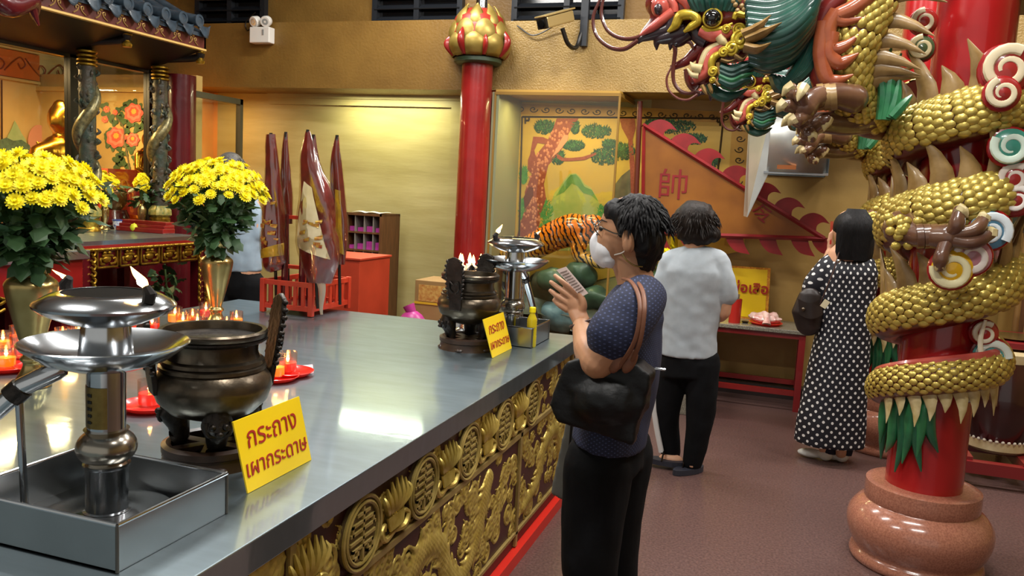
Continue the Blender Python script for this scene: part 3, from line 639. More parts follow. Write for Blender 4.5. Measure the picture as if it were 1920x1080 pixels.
# --- brass vases and chrysanthemums
def make_vase():
    t = thing('brass_vase', 'large brass vase with flared mouth at the near left, lit by candles', 'vase', (0, 0, CT), 'tall brass vases')
    pr = [(0, 0), (.052, 0), (.055, .008), (.05, .03), (.036, .055), (.03, .07), (.03, .082), (.037, .09), (.037, .098), (.029, .107), (.03, .12), (.045, .18), (.063, .25), (.075, .30), (.081, .335), (.078, .352), (.062, .368), (.048, .378), (.043, .392), (.043, .41), (.048, .43), (.06, .448), (.067, .456), (.065, .459), (.055, .452), (.04, .43), (.038, .40)]
    obj('body', MB().lathe(spl(pr, 3), (0, 0, CT), 48), m_brass, t, ang=70)
    obj('neck_ring', MB().lathe([(.049, .374), (.053, .377), (.049, .381)], (0, 0, CT), 40), m_brass, t); return t
v1 = make_vase(); q1 = PZ(62, 724, CT); v1.location = (q1.x, q1.y, CT)
q2 = PZ(405, 614, CT); dup(v1, (q2.x, q2.y, CT), 1., .94, 'large brass vase with flared mouth near the red flag stand')
m_ch = mat('yellow_chrysanthemum', '#f5ea1e', .6, 0, '#ecd60c', 30); m_chc = mat('chrysanthemum_heart', '#d9c21a', .7)
m_leaf = mat('chrysanthemum_leaf', '#3a5a33', .5, 0, '#2a4626', 20); m_stem = mat('green_stem', '#3f5a2a', .6)
def flower_mesh(n1=15):
    m = MB()
    for lay, (n, L, up, w) in enumerate(((n1, .032, .10, .006), (n1-3, .026, .45, .0055), (9, .016, .9, .005))):
        for k in range(n):
            a = 2*PI*k/n+lay*.3; d = V((math.cos(a), math.sin(a), 0)); s = V((-d.y, d.x, 0)); ca, sa = math.cos(up), math.sin(up)
            e = [d*(L*f_*ca)+V((0, 0, L*f_*sa+.004*f_*f_*(-1 if lay == 0 else 1))) for f_ in (.12, .6, 1)]
            m.add([e[0]+s*w*.4, e[0]-s*w*.4, e[1]-s*w, e[2]-s*w*.45, e[2]+s*w*.45, e[1]+s*w], [(0, 1, 2, 5), (5, 2, 3, 4)])
    m.ell((0, 0, .006), (.008, .008, .006), 8, 5); return m.mesh('flower', [m_ch], False)
FLM = flower_mesh()
def leaf_mesh():
    m = MB(); o = [(0, 0), (.018, .012), (.012, .028), (.026, .034), (.016, .05), (.02, .062), (0, .085)]; o = o+[(-x, y) for x, y in reversed(o[1:-1])]
    m.add([(x, y, .012*math.sin(y*30)-abs(x)*.35) for x, y in o], [tuple(range(len(o)))]); 
    vs = [(0, y, .012*math.sin(y*30)) for y in (0, .02, .04, .06)]
    return m.mesh('leaf', [m_leaf], False)
LFM = leaf_mesh()
def bouquet(label, base, R, Ht, nf, nl, seed, group='chrysanthemum bouquets'):
    rg = random.Random(seed); t = thing('chrysanthemum_bouquet', label, 'flowers', base, group); stems = MB(); B = V(base)
    for k in range(nf):
        u = math.sqrt((k+.5)/nf); a = k*2.39996; th = u*1.25
        d = V((R*math.sin(th)/math.sin(1.25)*math.cos(a), R*math.sin(th)/math.sin(1.25)*math.sin(a), Ht*(.70+.30*math.cos(th*1.1))-.07*u**4+rg.uniform(-.02, .02)))
        fo = bpy.data.objects.new('flower', FLM); COL.objects.link(fo); fo.parent = t; fo.location = d; fo.scale = (rg.uniform(.75, 1.0),)*3
        n = V((d.x*1.6, d.y*1.6, R*1.0)).normalized()+V((rg.uniform(-.3, .3), rg.uniform(-.3, .3), 0)); fo.rotation_euler = n.to_track_quat('Z', 'Y').to_euler()
        ORG[fo.name] = base
        if k % 2 == 0: stems.tube(spl([B+V((d.x*.12, d.y*.12, -.05)), B+V((d.x*.35, d.y*.35, d.z*.5)), B+d], 3), .0028, 5, caps=False)
    obj('stems', stems, m_stem, t)
    for k in range(nl):
        a = rg.uniform(0, 2*PI); z = rg.uniform(-.02, Ht*.68); rr = rg.uniform(.25, 1.0)*(.07+R*.85*z/Ht)
        lo = bpy.data.objects.new('leaf', LFM); COL.objects.link(lo); lo.parent = t; lo.location = (rr*math.cos(a), rr*math.sin(a), z)
        lo.rotation_euler = (rg.uniform(-1.3, .5), rg.uniform(-.5, .5), a-PI/2+rg.uniform(-.6, .6)); lo.scale = (rg.uniform(.8, 1.35),)*3
    return t
bouquet('big bouquet of yellow chrysanthemums in the near brass vase', (q1.x, q1.y, CT+.455), .215, .30, 150, 270, 1)
bouquet('bouquet of yellow chrysanthemums in the far brass vase', (q2.x, q2.y, CT+.43), .225, .355, 140, 260, 2)
# ================================================================ red flag rack with wrapped flags
A = PZ(500, 583, CT); B = PZ(576, 596, CT); C_ = PZ(628, 576, CT)
rk = thing('flag_rack', 'low red slatted wooden rack holding the wrapped flags', 'rack', (B.x-.1, B.y+.2, CT))
x0, x1, y0, y1 = A.x, B.x, (A.y+B.y)/2, C_.y; h = .185
m_rr = mat('red_rack_paint', '#c23a22', .4, 0, '#a82c18', 10)
for x in (x0, x1):
    for y in (y0, y1): obj('leg', MB().box((x, y, CT+h/2+.002), (.028, .028, h+.0)), m_rr, rk, False, bevel=.003)
for z in (.04, h-.015):
    for y in (y0, y1): obj('rail', MB().box(((x0+x1)/2, y, CT+z), (x1-x0, .018, .026)), m_rr, rk, False)
    for x in (x0, x1): obj('rail', MB().box((x, (y0+y1)/2, CT+z), (.018, y1-y0, .026)), m_rr, rk, False)
for k in range(1, 6):
    for y in (y0, y1): obj('slat', MB().box((x0+(x1-x0)*k/6, y, CT+.1), (.02, .008, h-.05)), m_rr, rk, False)
    for x in (x0, x1): obj('slat', MB().box((x, y0+(y1-y0)*k/6, CT+.1), (.008, .024, h-.05)), m_rr, rk, False)
obj('floor_board', MB().bb((x0, y0, CT+.03), (x1, y1, CT+.04)), m_dkred, rk, False)
cx, cy = (x0+x1)/2, (y0+y1)/2; top = zat(540, 400, V((cx, cy, 0)))
for dx, dy in ((-.08, -.1), (-.02, -.02), (.06, .04), (-.06, .12)): obj('post', MB().tube([(cx+dx, cy+dy, CT+.04), (cx+dx, cy+dy, top)], .018, 10), m_dkred, rk)
for z in (top-.02, top-.3): obj('crossbar', MB().box((cx-.02, cy, z), (.26, .03, .02)), m_rr, rk, False)
def wrap(label, path, w, Y, m, patches=(), seed=0):
    pts = [PY(x, y, Y) for x, y in path]; base = pts[-1]; ppm = FPX/((pts[0]-CAM).dot(FW)); rg = random.Random(seed)
    t = thing('wrapped_flag', label, 'flag', (base.x, base.y, base.z), 'flags wrapped in clear plastic')
    s = spl([tuple(p) for p in pts], 6); R = np.interp(np.linspace(0, 1, len(s)), np.linspace(0, 1, len(w)), w)/ppm/2
    mb = MB(); seg = 28; P_, F = frames(s, (1, 0, 0)); vs = []
    for i, (p, (tt, a, b), r) in enumerate(zip(P_, F, R)):
        for k in range(seg):
            an = 2*PI*k/seg; q = 1+.16*noise.noise(V((math.cos(an)*2+seed, math.sin(an)*2, i*.18)))+.07*math.sin(an*5+i*.25)
            vs.append(p+a*(r*q*math.cos(an))+b*(r*.55*q*math.sin(an)))
    n = len(P_); mb.add(vs, [(i*seg+k, i*seg+(k+1) % seg, (i+1)*seg+(k+1) % seg, (i+1)*seg+k) for i in range(n-1) for k in range(seg)]+[tuple(reversed(range(seg))), tuple((n-1)*seg+k for k in range(seg))])
    o = obj('flag_cloth', mb, m, t)
    wv = MB(); wv.add([P_[i//seg]+(V(v)-P_[i//seg])*1.12+V((0, -.004*noise.noise(V(v)*40), 0)) for i, v in enumerate(vs)], mb.f); obj('plastic_wrap', wv, glass('clear_plastic_film', '#f4f0e8', .16, .12), t)
    for nm, poly, pm_, dY in patches:      # appliqué patches lie just proud of the cloth's near face
        pm2 = MB(); c0 = [PY(x, y, Y) for x, y in poly]
        def surf(p):      # project on to the cloth's near side
            best = min(range(n), key=lambda i: abs(P_[i].z-p.z)); r = R[best]; u = max(-.96, min(.96, (p.x-P_[best].x)/max(r, 1e-4)))
            return V((p.x, P_[best].y-r*.55*math.sqrt(1-u*u)*1.1-dY, p.z))
        nU = 9
        if len(c0) == 4:
            def g(u, v): return surf(c0[0].lerp(c0[1], u).lerp(c0[3].lerp(c0[2], u), v))
            pm2.fn(g, nU, nU)
        obj(nm, pm2, pm_, o)
    obj('pole', MB().tube([pts[0]+V((0, 0, .008)), pts[0], V((pts[0].x*.3+pts[-1].x*.7, Y+.03, CT+.05))], .009, 8), m_black, t)
    return t
m_fl = mat('crimson_flag_silk', '#7e2420', .28, 0, '#5a1a18', 14, coat=.7); m_cr_ = mat('cream_flag_silk', '#c9bd9c', .35, 0, '#b3a37c', 10, coat=.5); m_fy = mat('gold_flag_silk', '#b8901e', .35, 0, '#8a6a16', 12, coat=.5)
m_emb = mat('gold_embroidery', '#b99b3a', .4, .3, '#8a2b20', 50)
Yf = cy-.12
def emb(cx_, cy_, n, sx, sy, seed):
    rg = random.Random(seed); out = []
    for k in range(n):
        x, y, w = cx_+rg.uniform(-sx, sx), cy_+rg.uniform(-sy, sy), rg.uniform(3, 7); d = rg.uniform(-4, 4)
        out.append(('embroidery', [(x-w, y-w*.5+d), (x+w, y-w*.7), (x+w*.8, y+w*.6), (x-w, y+w*.4+d)], m_emb, .007))
    return out
wrap('crimson flag with gold embroidery, leftmost on the red rack', [(508, 252), (510, 300), (512, 360), (512, 430), (514, 490), (518, 508)], [18, 24, 30, 44, 52, 44, 22], Yf-.02, m_fl, emb(512, 420, 12, 14, 40, 1)+[('yellow_hem', [(492, 468), (536, 455), (536, 478), (492, 484)], m_fy, .004)], 1)
wrap('thin crimson flag tip standing second from the left on the rack', [(536, 250), (535, 300), (536, 350), (540, 420)], [7, 14, 20, 24, 16], Yf+.12, m_fl, (), 2)
wrap('large crimson and cream embroidered flag in the middle of the rack', [(577, 246), (580, 300), (590, 360), (594, 430), (600, 480), (600, 530)], [9, 30, 50, 72, 84, 74, 46], Yf-.1, m_fl, [('cream_panel', [(578, 340), (594, 352), (627, 486), (562, 462)], m_cr_, .003)]+emb(596, 440, 10, 18, 30, 4), 3)
wrap('small crimson flag tip peeking behind the large middle flag', [(588, 255), (592, 300), (598, 340)], [8, 14, 18], Yf+.06, m_fl, (), 5)
wrap('narrow crimson and gold flag at the right end of the rack', [(632, 256), (630, 300), (634, 380), (636, 440), (638, 496)], [7, 18, 26, 32, 34, 18], Yf+.1, m_fl, [('gold_strip', [(633, 355), (642, 358), (648, 478), (634, 470)], m_fy, .004)], 6)
tg = MB(); tg.tube(spl([tuple(PY(x, y, Yf-.12)) for x, y in ((600, 520), (604, 545), (602, 575), (603, 590))], 5), [.03, .022, .012, .008], 10, .5)
tag(reg(obj('flag_ribbon', tg, mat('pale_plastic_film', '#9a8a78', .2, coat=.8))), 'crumpled plastic film and ribbon end hanging from the middle flag', 'ribbon')
# ================================================================ behind the counter
pc = PY(740, 400, 6.5); cb = thing('pigeonhole_cabinet', 'brown wooden pigeonhole cabinet filled with purple slips', 'cabinet', (-3.45, 6.75, 0))
xa, xb = PY(648, 402, 6.5).x, PY(712, 402, 6.5).x+.02; zt = PY(712, 402, 6.5).z; ya, yb = 6.5, 6.86
for a, b in (((xa, ya, 0), (xa+.02, yb, zt)), ((xb-.02, ya, 0), (xb, yb, zt)), ((xa, ya, zt-.02), (xb, yb, zt)), ((xa, yb-.02, 0), (xb, yb, zt))): obj('side_panel', MB().bb(a, b), m_wood, cb, False)
nc = 4
rows = 7; rh = (zt-.02)/rows*.86
for r in range(rows):
    z = zt-.02-(r+1)*rh; obj('shelf', MB().bb((xa+.02, ya+.01, z), (xb-.02, yb-.02, z+.015)), m_wood, cb, False)
for k in range(1, nc): obj('divider', MB().bb((xa+(xb-xa)*k/nc-.004, ya+.015, .1), (xa+(xb-xa)*k/nc+.004, yb-.02, zt-.02)), mat('grey_divider', '#7a746c', .5), cb, False)
rg = random.Random(4)
slip = None
for r in range(rows-2):
    for k in range(nc):
        z = zt-.02-(r+1)*rh+.0155; hh = rg.uniform(.03, .075); xm = xa+(xb-xa)*(k+.5)/nc
        o = reg(obj('slip_stack', MB().bb((xm-.035, ya+.05, z), (xm+.035, ya+.25, z+hh)), m_purple, smooth=False))
        tag(o, 'stack of purple fortune slips in the pigeonhole, row %s, %s column' % (['top', 'second', 'third', 'fourth', 'fifth'][r], ['leftmost', 'second', 'third', 'rightmost'][k]), 'slips', 'purple slips in the cabinet')
pap = MB(); pap.fn(lambda u, v: V((xa+.05+.3*u, ya+.02+.2*v, zt+.004+.012*abs(math.sin(u*7+v*2)))), 14, 6); pp_ = obj('crumpled_sheet', pap, m_white); pp_.modifiers.new('s', 'SOLIDIFY').thickness = .002
tag(reg(pp_), 'crumpled white sheet lying on the pigeonhole cabinet', 'paper')
a = PY(628, 487, 5.0); b = PY(675, 485, 5.0)
t = thing('red_box', 'plain orange-red wooden box behind the flag rack', 'box', ((a.x+b.x)/2-.05, 5.2, 0)); m_or = mat('orange_red_paint', '#b23a1e', .5, 0, '#a03218', 5)
obj('carcass', MB().bb((a.x-.25, 5.0, 0), (b.x, 5.45, b.z-.015)), m_or, t, False, bevel=.004); obj('lid', MB().bb((a.x-.26, 4.99, b.z-.015), (b.x+.01, 5.46, b.z)), m_or, t, False, bevel=.003)
a = PY(776, 592, 5.0); b = PY(832, 529, 5.0)
t = thing('cardboard_carton', 'printed brown carton in clear wrap behind the far censer', 'carton', ((a.x+b.x)/2, 5.15, 0)); m_cb = mat('brown_cardboard', '#9a7a4a', .6, 0, '#8a6a3c', 6)
obj('carton_body', MB().bb((a.x, 5.0, 0), (b.x+.12, 5.3, b.z)), m_cb, t, False, bevel=.004); obj('printed_panel', MB().bb((a.x+.03, 4.996, b.z-.14), (b.x+.08, 5.0, b.z-.03)), mat('printed_orange', '#a5642a', .5, 0, '#c9a558', 45), t, False)
obj('tape', MB().bb((a.x, 4.995, b.z-.16), (b.x+.12, 5.0, b.z-.145)), mat('yellow_tape', '#caa22c', .3), t, False)
t = thing('magenta_bag', 'magenta plastic bag beside the brown carton', 'bag', (a.x-.02, 4.85, 0)); mg = MB(); mg.ell((a.x+.06, 4.85, .62), (.11, .09, .15)); mg.tube([(a.x+.06, 4.85, .74), (a.x+.03, 4.85, .8)], [.03, .04], 10)
obj('bag_body', mg, mat('magenta_plastic', '#b53a86', .35, 0, '#9a2d70', 8), t); obj('stool', MB().bb((a.x-.04, 4.72, 0), (a.x+.16, 4.97, .49)), m_wood, t, False)
# ================================================================ shrine on the left
AX = -4.2
m_ink = mat('dark_roof_timber', '#150c0a', .45, 0, '#0e0807', 8); m_tile = mat('blue_grey_glazed_tile', '#3c4a55', .3, 0, '#28323b', 20, coat=.3)
m_fascia = mat('red_brown_fascia', '#5e2a22', .45, 0, '#4a1f1a', 10); m_inner = mat('warm_shrine_plaster', '#cdae6c', .5, 0, '#bf9d58', 4)
struct(obj('wall_shrine_back', MB().bb((-7.1, 2.6, 0), (-6.95, 7.3, 2.95)), m_inner, smooth=False))
struct(obj('wall_shrine_end', MB().bb((-6.95, 6.2, 0), (-5.12, 6.28, 2.45)), m_inner, smooth=False))
struct(obj('wall_side_room', MB().bb((-5.75, 6.28, 0), (-5.65, 7.2, 2.5)), m_orange, smooth=False))
struct(obj('wall_back_left', MB().bb((-7.1, WY, 0), (-5.6, WY+.15, 2.75)), m_orange, smooth=False))
# painted back wall: frieze and landscape
def xz(pts, X, th): return [PX(x, y, X) for x, y in pts]
fz = thing('painted_frieze', 'orange frieze of scrollwork along the shrine rear wall', 'frieze', (-6.94, 4.8, 2.0))
a = PX(0, 104, -6.93); b = PX(128, 152, -6.93); zc = PX(60, 126, -6.93).z
obj('frieze_band', MB().bb((-6.949, a.y-.8, zc-.12), (-6.93, 6.19, zc+.12)), mat('orange_frieze_paint', '#c9661f', .5), fz, False)
s = MB(); 
for k in range(18):
    y = a.y-.5+k*.22; sg = 1 if k % 2 else -1
    s.tube(spl([(-6.925, y-.12, zc-sg*.07), (-6.925, y-.03, zc+sg*.02), (-6.925, y+.05, zc+sg*.07), (-6.925, y+.1, zc+sg*.01), (-6.925, y+.05, zc-sg*.03), (-6.925, y+.02, zc+sg*.015)], 5), .007, 5)
obj('scrolls', s, mat('frieze_line', '#8f3f14', .5), fz)
for dz in (-.14, .14): obj('moulding', MB().bb((-6.95, a.y-.8, zc+dz-.012), (-6.92, 6.19, zc+dz+.012)), mat('pale_gold_trim', '#c9a862', .45), fz, False)
ms = thing('painted_landscape', 'faded painted landscape with pale hill and pink sun behind the gold statue', 'wall painting', (-6.94, 4.6, 1.3))
def flat(name, px, X, m, parent, th=.004): return obj(name, MB().prism([PX(x, y, X) for x, y in px], (th, 0, 0)), m, parent, False)
flat('border_line', [(2, 150), (4, 150), (5, 300), (2, 300)], -6.93, m_black, ms)
flat('hill', [(8, 290), (14, 255), (22, 240), (27, 226), (33, 236), (40, 250), (48, 262), (54, 290)], -6.93, mat('pale_green_paint', '#8aa56b', .6, 0, '#a8b883', 12), ms)
flat('sun', [(72+20*math.cos(t), 264+30*math.sin(t)) for t in np.linspace(0, 6.28, 25)[:-1]], -6.93, mat('dusty_pink_paint', '#c98a6a', .6), ms)
flat('bushes', [(0, 262), (12, 258), (25, 264), (40, 262), (55, 272), (60, 290), (0, 290)], -6.925, mat('dark_teal_paint', '#3c5a4a', .6, 0, '#5a7a5c', 30), ms)
# peony mural on the end wall
pm = thing('peony_mural', 'painted mural of pink peonies and leaves on the shrine end wall', 'wall painting', (-6, 6.19, 1.2)); PYY = 6.195
rg = random.Random(11); m_pl = mat('peony_leaf_paint', '#4f6b3e', .6, 0, '#38522f', 25)
def fy(name, px, Y, m, parent, th=.003): return obj(name, MB().prism([PY(x, y, Y) for x, y in px], (0, -th, 0)), m, parent, False)
lvs = [(233, 203), (240, 196), (252, 193), (262, 200), (268, 212), (270, 226), (228, 216), (231, 228), (244, 232), (206, 248), (200, 256), (203, 270), (212, 277), (224, 280), (236, 270), (240, 262), (238, 245), (248, 254), (258, 240), (268, 236), (222, 220), (215, 230), (208, 222), (196, 200), (198, 210), (222, 206), (226, 292), (220, 300), (236, 288), (246, 280), (252, 296), (230, 305), (256, 310), (266, 290), (274, 210), (275, 222), (219, 312), (240, 312)]
for x, y in lvs:
    r = rg.uniform(5, 8); a0 = rg.uniform(0, 6)
    fy('leaf', [(x+r*(1+.28*math.cos(3*t+a0))*math.cos(t), y+r*1.1*(1+.28*math.cos(3*t+a0))*math.sin(t)) for t in np.linspace(0, 6.283, 19)[:-1]], PYY, m_pl, pm)
for x, y, r in ((251, 212, 17), (218, 258, 18), (249, 262, 12), (200, 205, 6), (197, 224, 6), (216, 211, 5)):
    for k, (s_, c_) in enumerate(((1, '#d9604e'), (.78, '#e8826a'), (.52, '#d8553f'), (.28, '#e9a23c'))):
        fy('petal_ring', [(x+r*s_*(1+.10*math.cos(7*t+k))*math.cos(t), y-k*r*.06+r*s_*1.05*(1+.10*math.cos(7*t+k))*math.sin(t)) for t in np.linspace(0, 6.283, 33)[:-1]], PYY-.003-.002*k, mat('peony_paint_%d' % k, c_, .6), pm)
obj('branch', MB().tube(spl([tuple(PY(x, y, PYY-.004)) for x, y in ((246, 330), (240, 300), (233, 262), (232, 240), (214, 215))], 5), .007, 6), mat('branch_paint', '#6b5a3a', .6), pm)
struct(obj('trim_shrine_end', MB().bb((-6.95, 6.16, PY(230, 168, 6.16).z-.02), (-5.12, 6.2, PY(230, 168, 6.16).z+.02)), mat('pale_gold_trim', '#c9a862', .45), smooth=False))
# black glazed frame of the shrine front
FXs = -5.1; ztop = PX(140, 110, FXs).z
fr = thing('shrine_glazing', 'black framed glass front of the shrine behind the carved pillars', 'glazing', (FXs, 4.8, 1.1))
yl = PX(136, 200, FXs).y; yr = PX(282, 200, FXs).y
for y in (yl, yr, yl-1.6): obj('frame_post', MB().bb((FXs-.03, y-.045, 1.1), (FXs+.03, y+.045, ztop+.05)), m_black, fr, False)
obj('frame_head', MB().bb((FXs-.03, yl-1.6, ztop), (FXs+.03, yr+.04, ztop+.12)), m_black, fr, False)
obj('frame_sill', MB().bb((FXs-.03, yl-1.6, 1.1), (FXs+.03, yr+.04, 1.14)), m_black, fr, False)
for a_, b_ in ((yl-1.555, yl-.045), (yl+.045, yr-.045)): obj('pane', MB().bb((FXs-.003, a_, 1.14), (FXs+.003, b_, ztop)), m_glass, fr, False)
# gold statues
m_au = mat('polished_gold_leaf', '#d79a2e', .22, 1, '#b87c20', 8, .5, .05, 14)
def buddha(label, head, ppm, X, full=True):
    h = PX(*head, X); t = thing('gold_statue', label, 'statue', (h.x, h.y, 1.1), 'gilded seated statues'); b = MB(); s = ppm
    b.ell(h, (.095*s, .085*s, .12*s), 20, 14); b.ell(h+V((0, 0, .10*s)), (.05*s, .05*s, .045*s), 14, 10); b.tube([h-V((0, 0, .08*s)), h-V((0, 0, .17*s))], .05*s, 14, round_=True)
    sh = h-V((0, 0, .24*s)); b.tube([sh+V((0, -.17*s, -.02*s)), sh+V((0, 0, .03*s)), sh+V((0, .17*s, -.02*s))], [.075*s, .095*s, .075*s], 16, round_=True)
    b.tube([sh, sh-V((0, 0, .2*s)), sh-V((0, 0, .42*s))], [.13*s, .14*s, .16*s], 18, 1.25, (1, 0, 0), round_=True)
    for q in (-1, 1):
        b.tube([sh+V((0, q*.19*s, -.02*s)), sh+V((.04*s, q*.25*s, -.22*s)), sh+V((.17*s, q*.1*s, -.36*s))], [.065*s, .06*s, .045*s], 12, round_=True)
        b.tube([sh+V((0, q*.12*s, -.45*s)), sh+V((.1*s, q*.32*s, -.46*s)), sh+V((.22*s, q*.06*s, -.47*s))], [.1*s, .09*s, .07*s], 12, round_=True)
        b.ell(h+V((0, q*.085*s, -.02*s)), (.02*s, .012*s, .045*s), 8, 6)
    b.ell(h+V((.092*s, 0, -.01*s)), (.02*s, .018*s, .035*s), 8, 6)
    blob('figure', b, m_au, t, .012*s, 5)
    f_ = MB()
    for k in range(7):
        f_.tube(spl([sh+V((-.05*s, -.16*s+.03*k*s, .06*s)), sh+V((.13*s, -.10*s+.04*k*s, -.1*s)), sh+V((.17*s, .0*s+.03*k*s, -.34*s))], 6), .009*s, 6)
    obj('robe_folds', f_, m_au, t); obj('pedestal', MB().lathe([(.36*s, 0), (.36*s, .03), (.3*s, .06), (.34*s, .1)], (h.x, h.y, 1.1), 36), m_au, t)
    if h.z-.75*s > 1.2: obj('plinth', MB().lathe([(.3*s, .1), (.3*s, max(.11, h.z-.78*s-1.1))], (h.x, h.y, 1.1), 24), m_dkred, t)
buddha('gilded seated figure behind the glass on the left of the shrine', (113, 224), 1.15, -5.95)
buddha('gilded seated figure half hidden behind the right carved pillar', (277, 262), .55, -5.36)
# shrine floor slab (altar surface inside)
struct(obj('trim_shrine_floor', MB().bb((-6.95, 2.6, 0), (-5.0, 6.2, 1.09)), m_dkred, smooth=False))
rb = PY(255, 365, 5.75); t = thing('red_altar_front', 'red cloth-fronted box with outlined lotus drawing inside the shrine', 'box', (PX(255, 400, -5.45).x, PX(255, 400, -5.45).y, 1.1))
q = PX(232, 408, -5.45); q2_ = PX(280, 320, -5.45); obj('box_body', MB().bb((-5.80, q.y, 1.1), (-5.62, q2_.y+.1, q2_.z)), mat('vermilion_cloth', '#a83a22', .6), t, False)
dl = MB()
for k in range(6):
    a0 = k*PI/3; dl.tube([(-5.615, (q.y+q2_.y)/2+.07*math.cos(u)*.6+.06*math.cos(a0), (q.z+q2_.z)/2+.09*math.sin(u)*.6+.07*math.sin(a0)) for u in np.linspace(0, 6.28, 13)], .004, 5)
obj('lotus_drawing', dl, mat('pink_line', '#d98a72', .6), t)
# carved pillars
def pillar(label, px, py, first=None):
    base = PZ(px, py, 1.1); x, y = base.x, base.y; z1 = PY(px, 98 if px < 200 else 128, y).z+.02
    if first is not None: return dup(first, (x, y, 1.1), .8, (1, 1, (z1-1.1)/first['h']), label)
    t = thing('dragon_pillar', label, 'pillar', (x, y, 1.1), 'small carved shrine pillars'); h = z1-1.1; t['h'] = h; c = (x, y, 1.1)
    m_pg = mat('dark_green_carving', '#2f3f34', .4, 0, '#4a3a2a', 14, .5, .6, 30); m_sc = mat('pillar_dragon_gilt', '#8d8156', .35, .5, '#4d4a34', 40)
    obj('shaft', MB().lathe([(.058, .2), (.058, h-.1)], c, 24), m_pg, t)
    obj('foot', MB().lathe([(.085, 0), (.085, .03), (.07, .05), (.08, .075), (.08, .1), (.066, .115)], c, 28), m_gold, t)
    obj('lotus_base', MB().lathe([(.066, .11), (.088, .13), (.086, .17), (.06, .205)], c, 32, fl=lambda a, z: 1+.07*math.sin(12*a)), mat('green_gilt_petals', '#5c6b3c', .4, .2, '#b09a4c', 40), t)
    for k in range(4): obj('capital_ring', MB().lathe([(.058, h-.12+.03*k), (.07, h-.113+.03*k), (.07, h-.102+.03*k), (.058, h-.095+.03*k)], c, 28), m_gold, t)
    pts = []; R = []
    for i in range(60):
        u = i/59; a = -1.2+u*2*PI*1.6; pts.append((x+.058*math.cos(a), y+.058*math.sin(a), 1.1+.25+u*(h-.42))); R.append(.016+.03*math.sin(PI*min(1, u*.9+.05)))
    bd = obj('dragon_body', MB().tube(pts, R, 10), m_sc, t); sp = MB(); rg = random.Random(2)
    for i in range(2, 58, 2):
        p = V(pts[i]); o = V((p.x-x, p.y-y, 0)).normalized(); sp.tube([p+o*.015+V((0, 0, .01)), p+o*.024+V((0, 0, .032))], [.008, .002], 5)
    obj('spines', sp, m_gold, bd)
    kn = MB()
    for i in range(70):
        a = rg.uniform(0, 6.28); z = rg.uniform(.22, h-.14); o = V((math.cos(a), math.sin(a), 0)); kn.tube(spl([c+o*.056+V((0, 0, z)) if False else V(c)+o*.056+V((0, 0, z)), V(c)+o*.075+V((.01*math.sin(a*3), 0, z+.02)), V(c)+o*.062+V((0, 0, z+.045))], 3), [.010, .012, .003], 5)
    ob = obj('cloud_carving', kn, m_pg, t); return t
pl1 = pillar('slender dragon-carved pillar at the left of the shrine glass', 166, 437)
pillar('slender dragon-carved pillar nearest the red column', 300, 432, pl1)
# roof
RX = -4.5
def eave(px, py): return PX(px, py, RX)
e0, e1 = eave(60, 10), eave(386, 93); ze = (e0.z+e1.z)/2
rf = thing('shrine_roof', 'dark Chinese shrine roof with glazed tile edge and painted fascia', 'roof', (-5.2, 4.3, 2.5)); Y0, Y1 = 2.7, e1.y
obj('fascia', MB().bb((RX-.03, Y0, ze), (RX, Y1, ze+.115)), m_fascia, rf, False); obj('fascia_edge', MB().bb((RX-.035, Y0, ze-.008), (RX+.006, Y1, ze+.006)), mat('pale_gold_trim', '#c9a862', .45), rf, False)
obj('soffit', MB().prism([(RX-.03, Y0, ze), (RX-.03, Y1, ze), (-5.15, Y1, ze-.18), (-5.15, Y0, ze-.18)], (0, 0, .03)), m_ink, rf, False)
obj('lintel', MB().bb((-5.16, Y0, ztop+.10), (-4.92, Y1+.02, ze-.1)), m_ink, rf, False); obj('end_board', MB().prism([(RX, Y1-.02, ze), (RX, Y1-.02, ze+.1), (-5.2, Y1-.02, ze+.5), (-5.2, Y1-.02, ztop+.1), (-4.92, Y1-.02, ztop+.1)], (0, .02, 0)), m_ink, rf, False)
obj('roof_slope', MB().prism([(RX+.02, Y0, ze+.12), (-5.4, Y0, ze+.55), (-5.4, Y0, ze+.45), (RX+.02, Y0, ze+.09)], (0, Y1-Y0, 0)), m_tile, rf, False)
pitch = (Y1-eave(133, 30).y)/7.2; sc = MB(); nt_ = int((Y1-Y0)/pitch)
for k in range(nt_):
    y = Y1-.06-k*pitch; up = .02*max(0, 3-k)**1.5*.3
    def fan(u, v, y=y): a = (u-.5)*2; return V((RX+.035-.02*a*a+.01*v, y+a*.085*(1-.30*v), ze+.135+up+.028*(a*a)-.085*v*(1-.55*a*a)))
    m = MB(); m.fn(fan, 11, 6); o = obj('drip_tile', m, m_tile, rf); o.modifiers.new('s', 'SOLIDIFY').thickness = .008
    m = MB(); yc = y-pitch/2; m.tube([(RX+.05, yc, ze+.165+up), (RX-.1, yc, ze+.195+up), (-5.4, yc, ze+.6+up)], .042, 14); m.lathe([(.042, 0), (.048, .004), (.048, .014), (.03, .016), (.028, .01), (0, .012)], (RX+.05, yc, ze+.165+up), 18, Matrix.Rotation(PI/2, 3, 'Y')); obj('round_tile', m, m_tile, rf)
    m = MB(); 
    for q in (-1, 1): m.tube(spl([(RX+.004, yc+q*.05, ze+.02), (RX+.004, yc+q*.02, ze+.04), (RX+.004, yc+q*.01, ze+.065), (RX+.004, yc+q*.03, ze+.07), (RX+.004, yc+q*.03, ze+.05)], 5), .0045, 5)
    m.ell((RX+.004, yc, ze+.09), (.005, .016, .014), 8, 6); obj('fascia_scroll', m, mat('dull_gilt', '#9a7a44', .45, .4), rf)
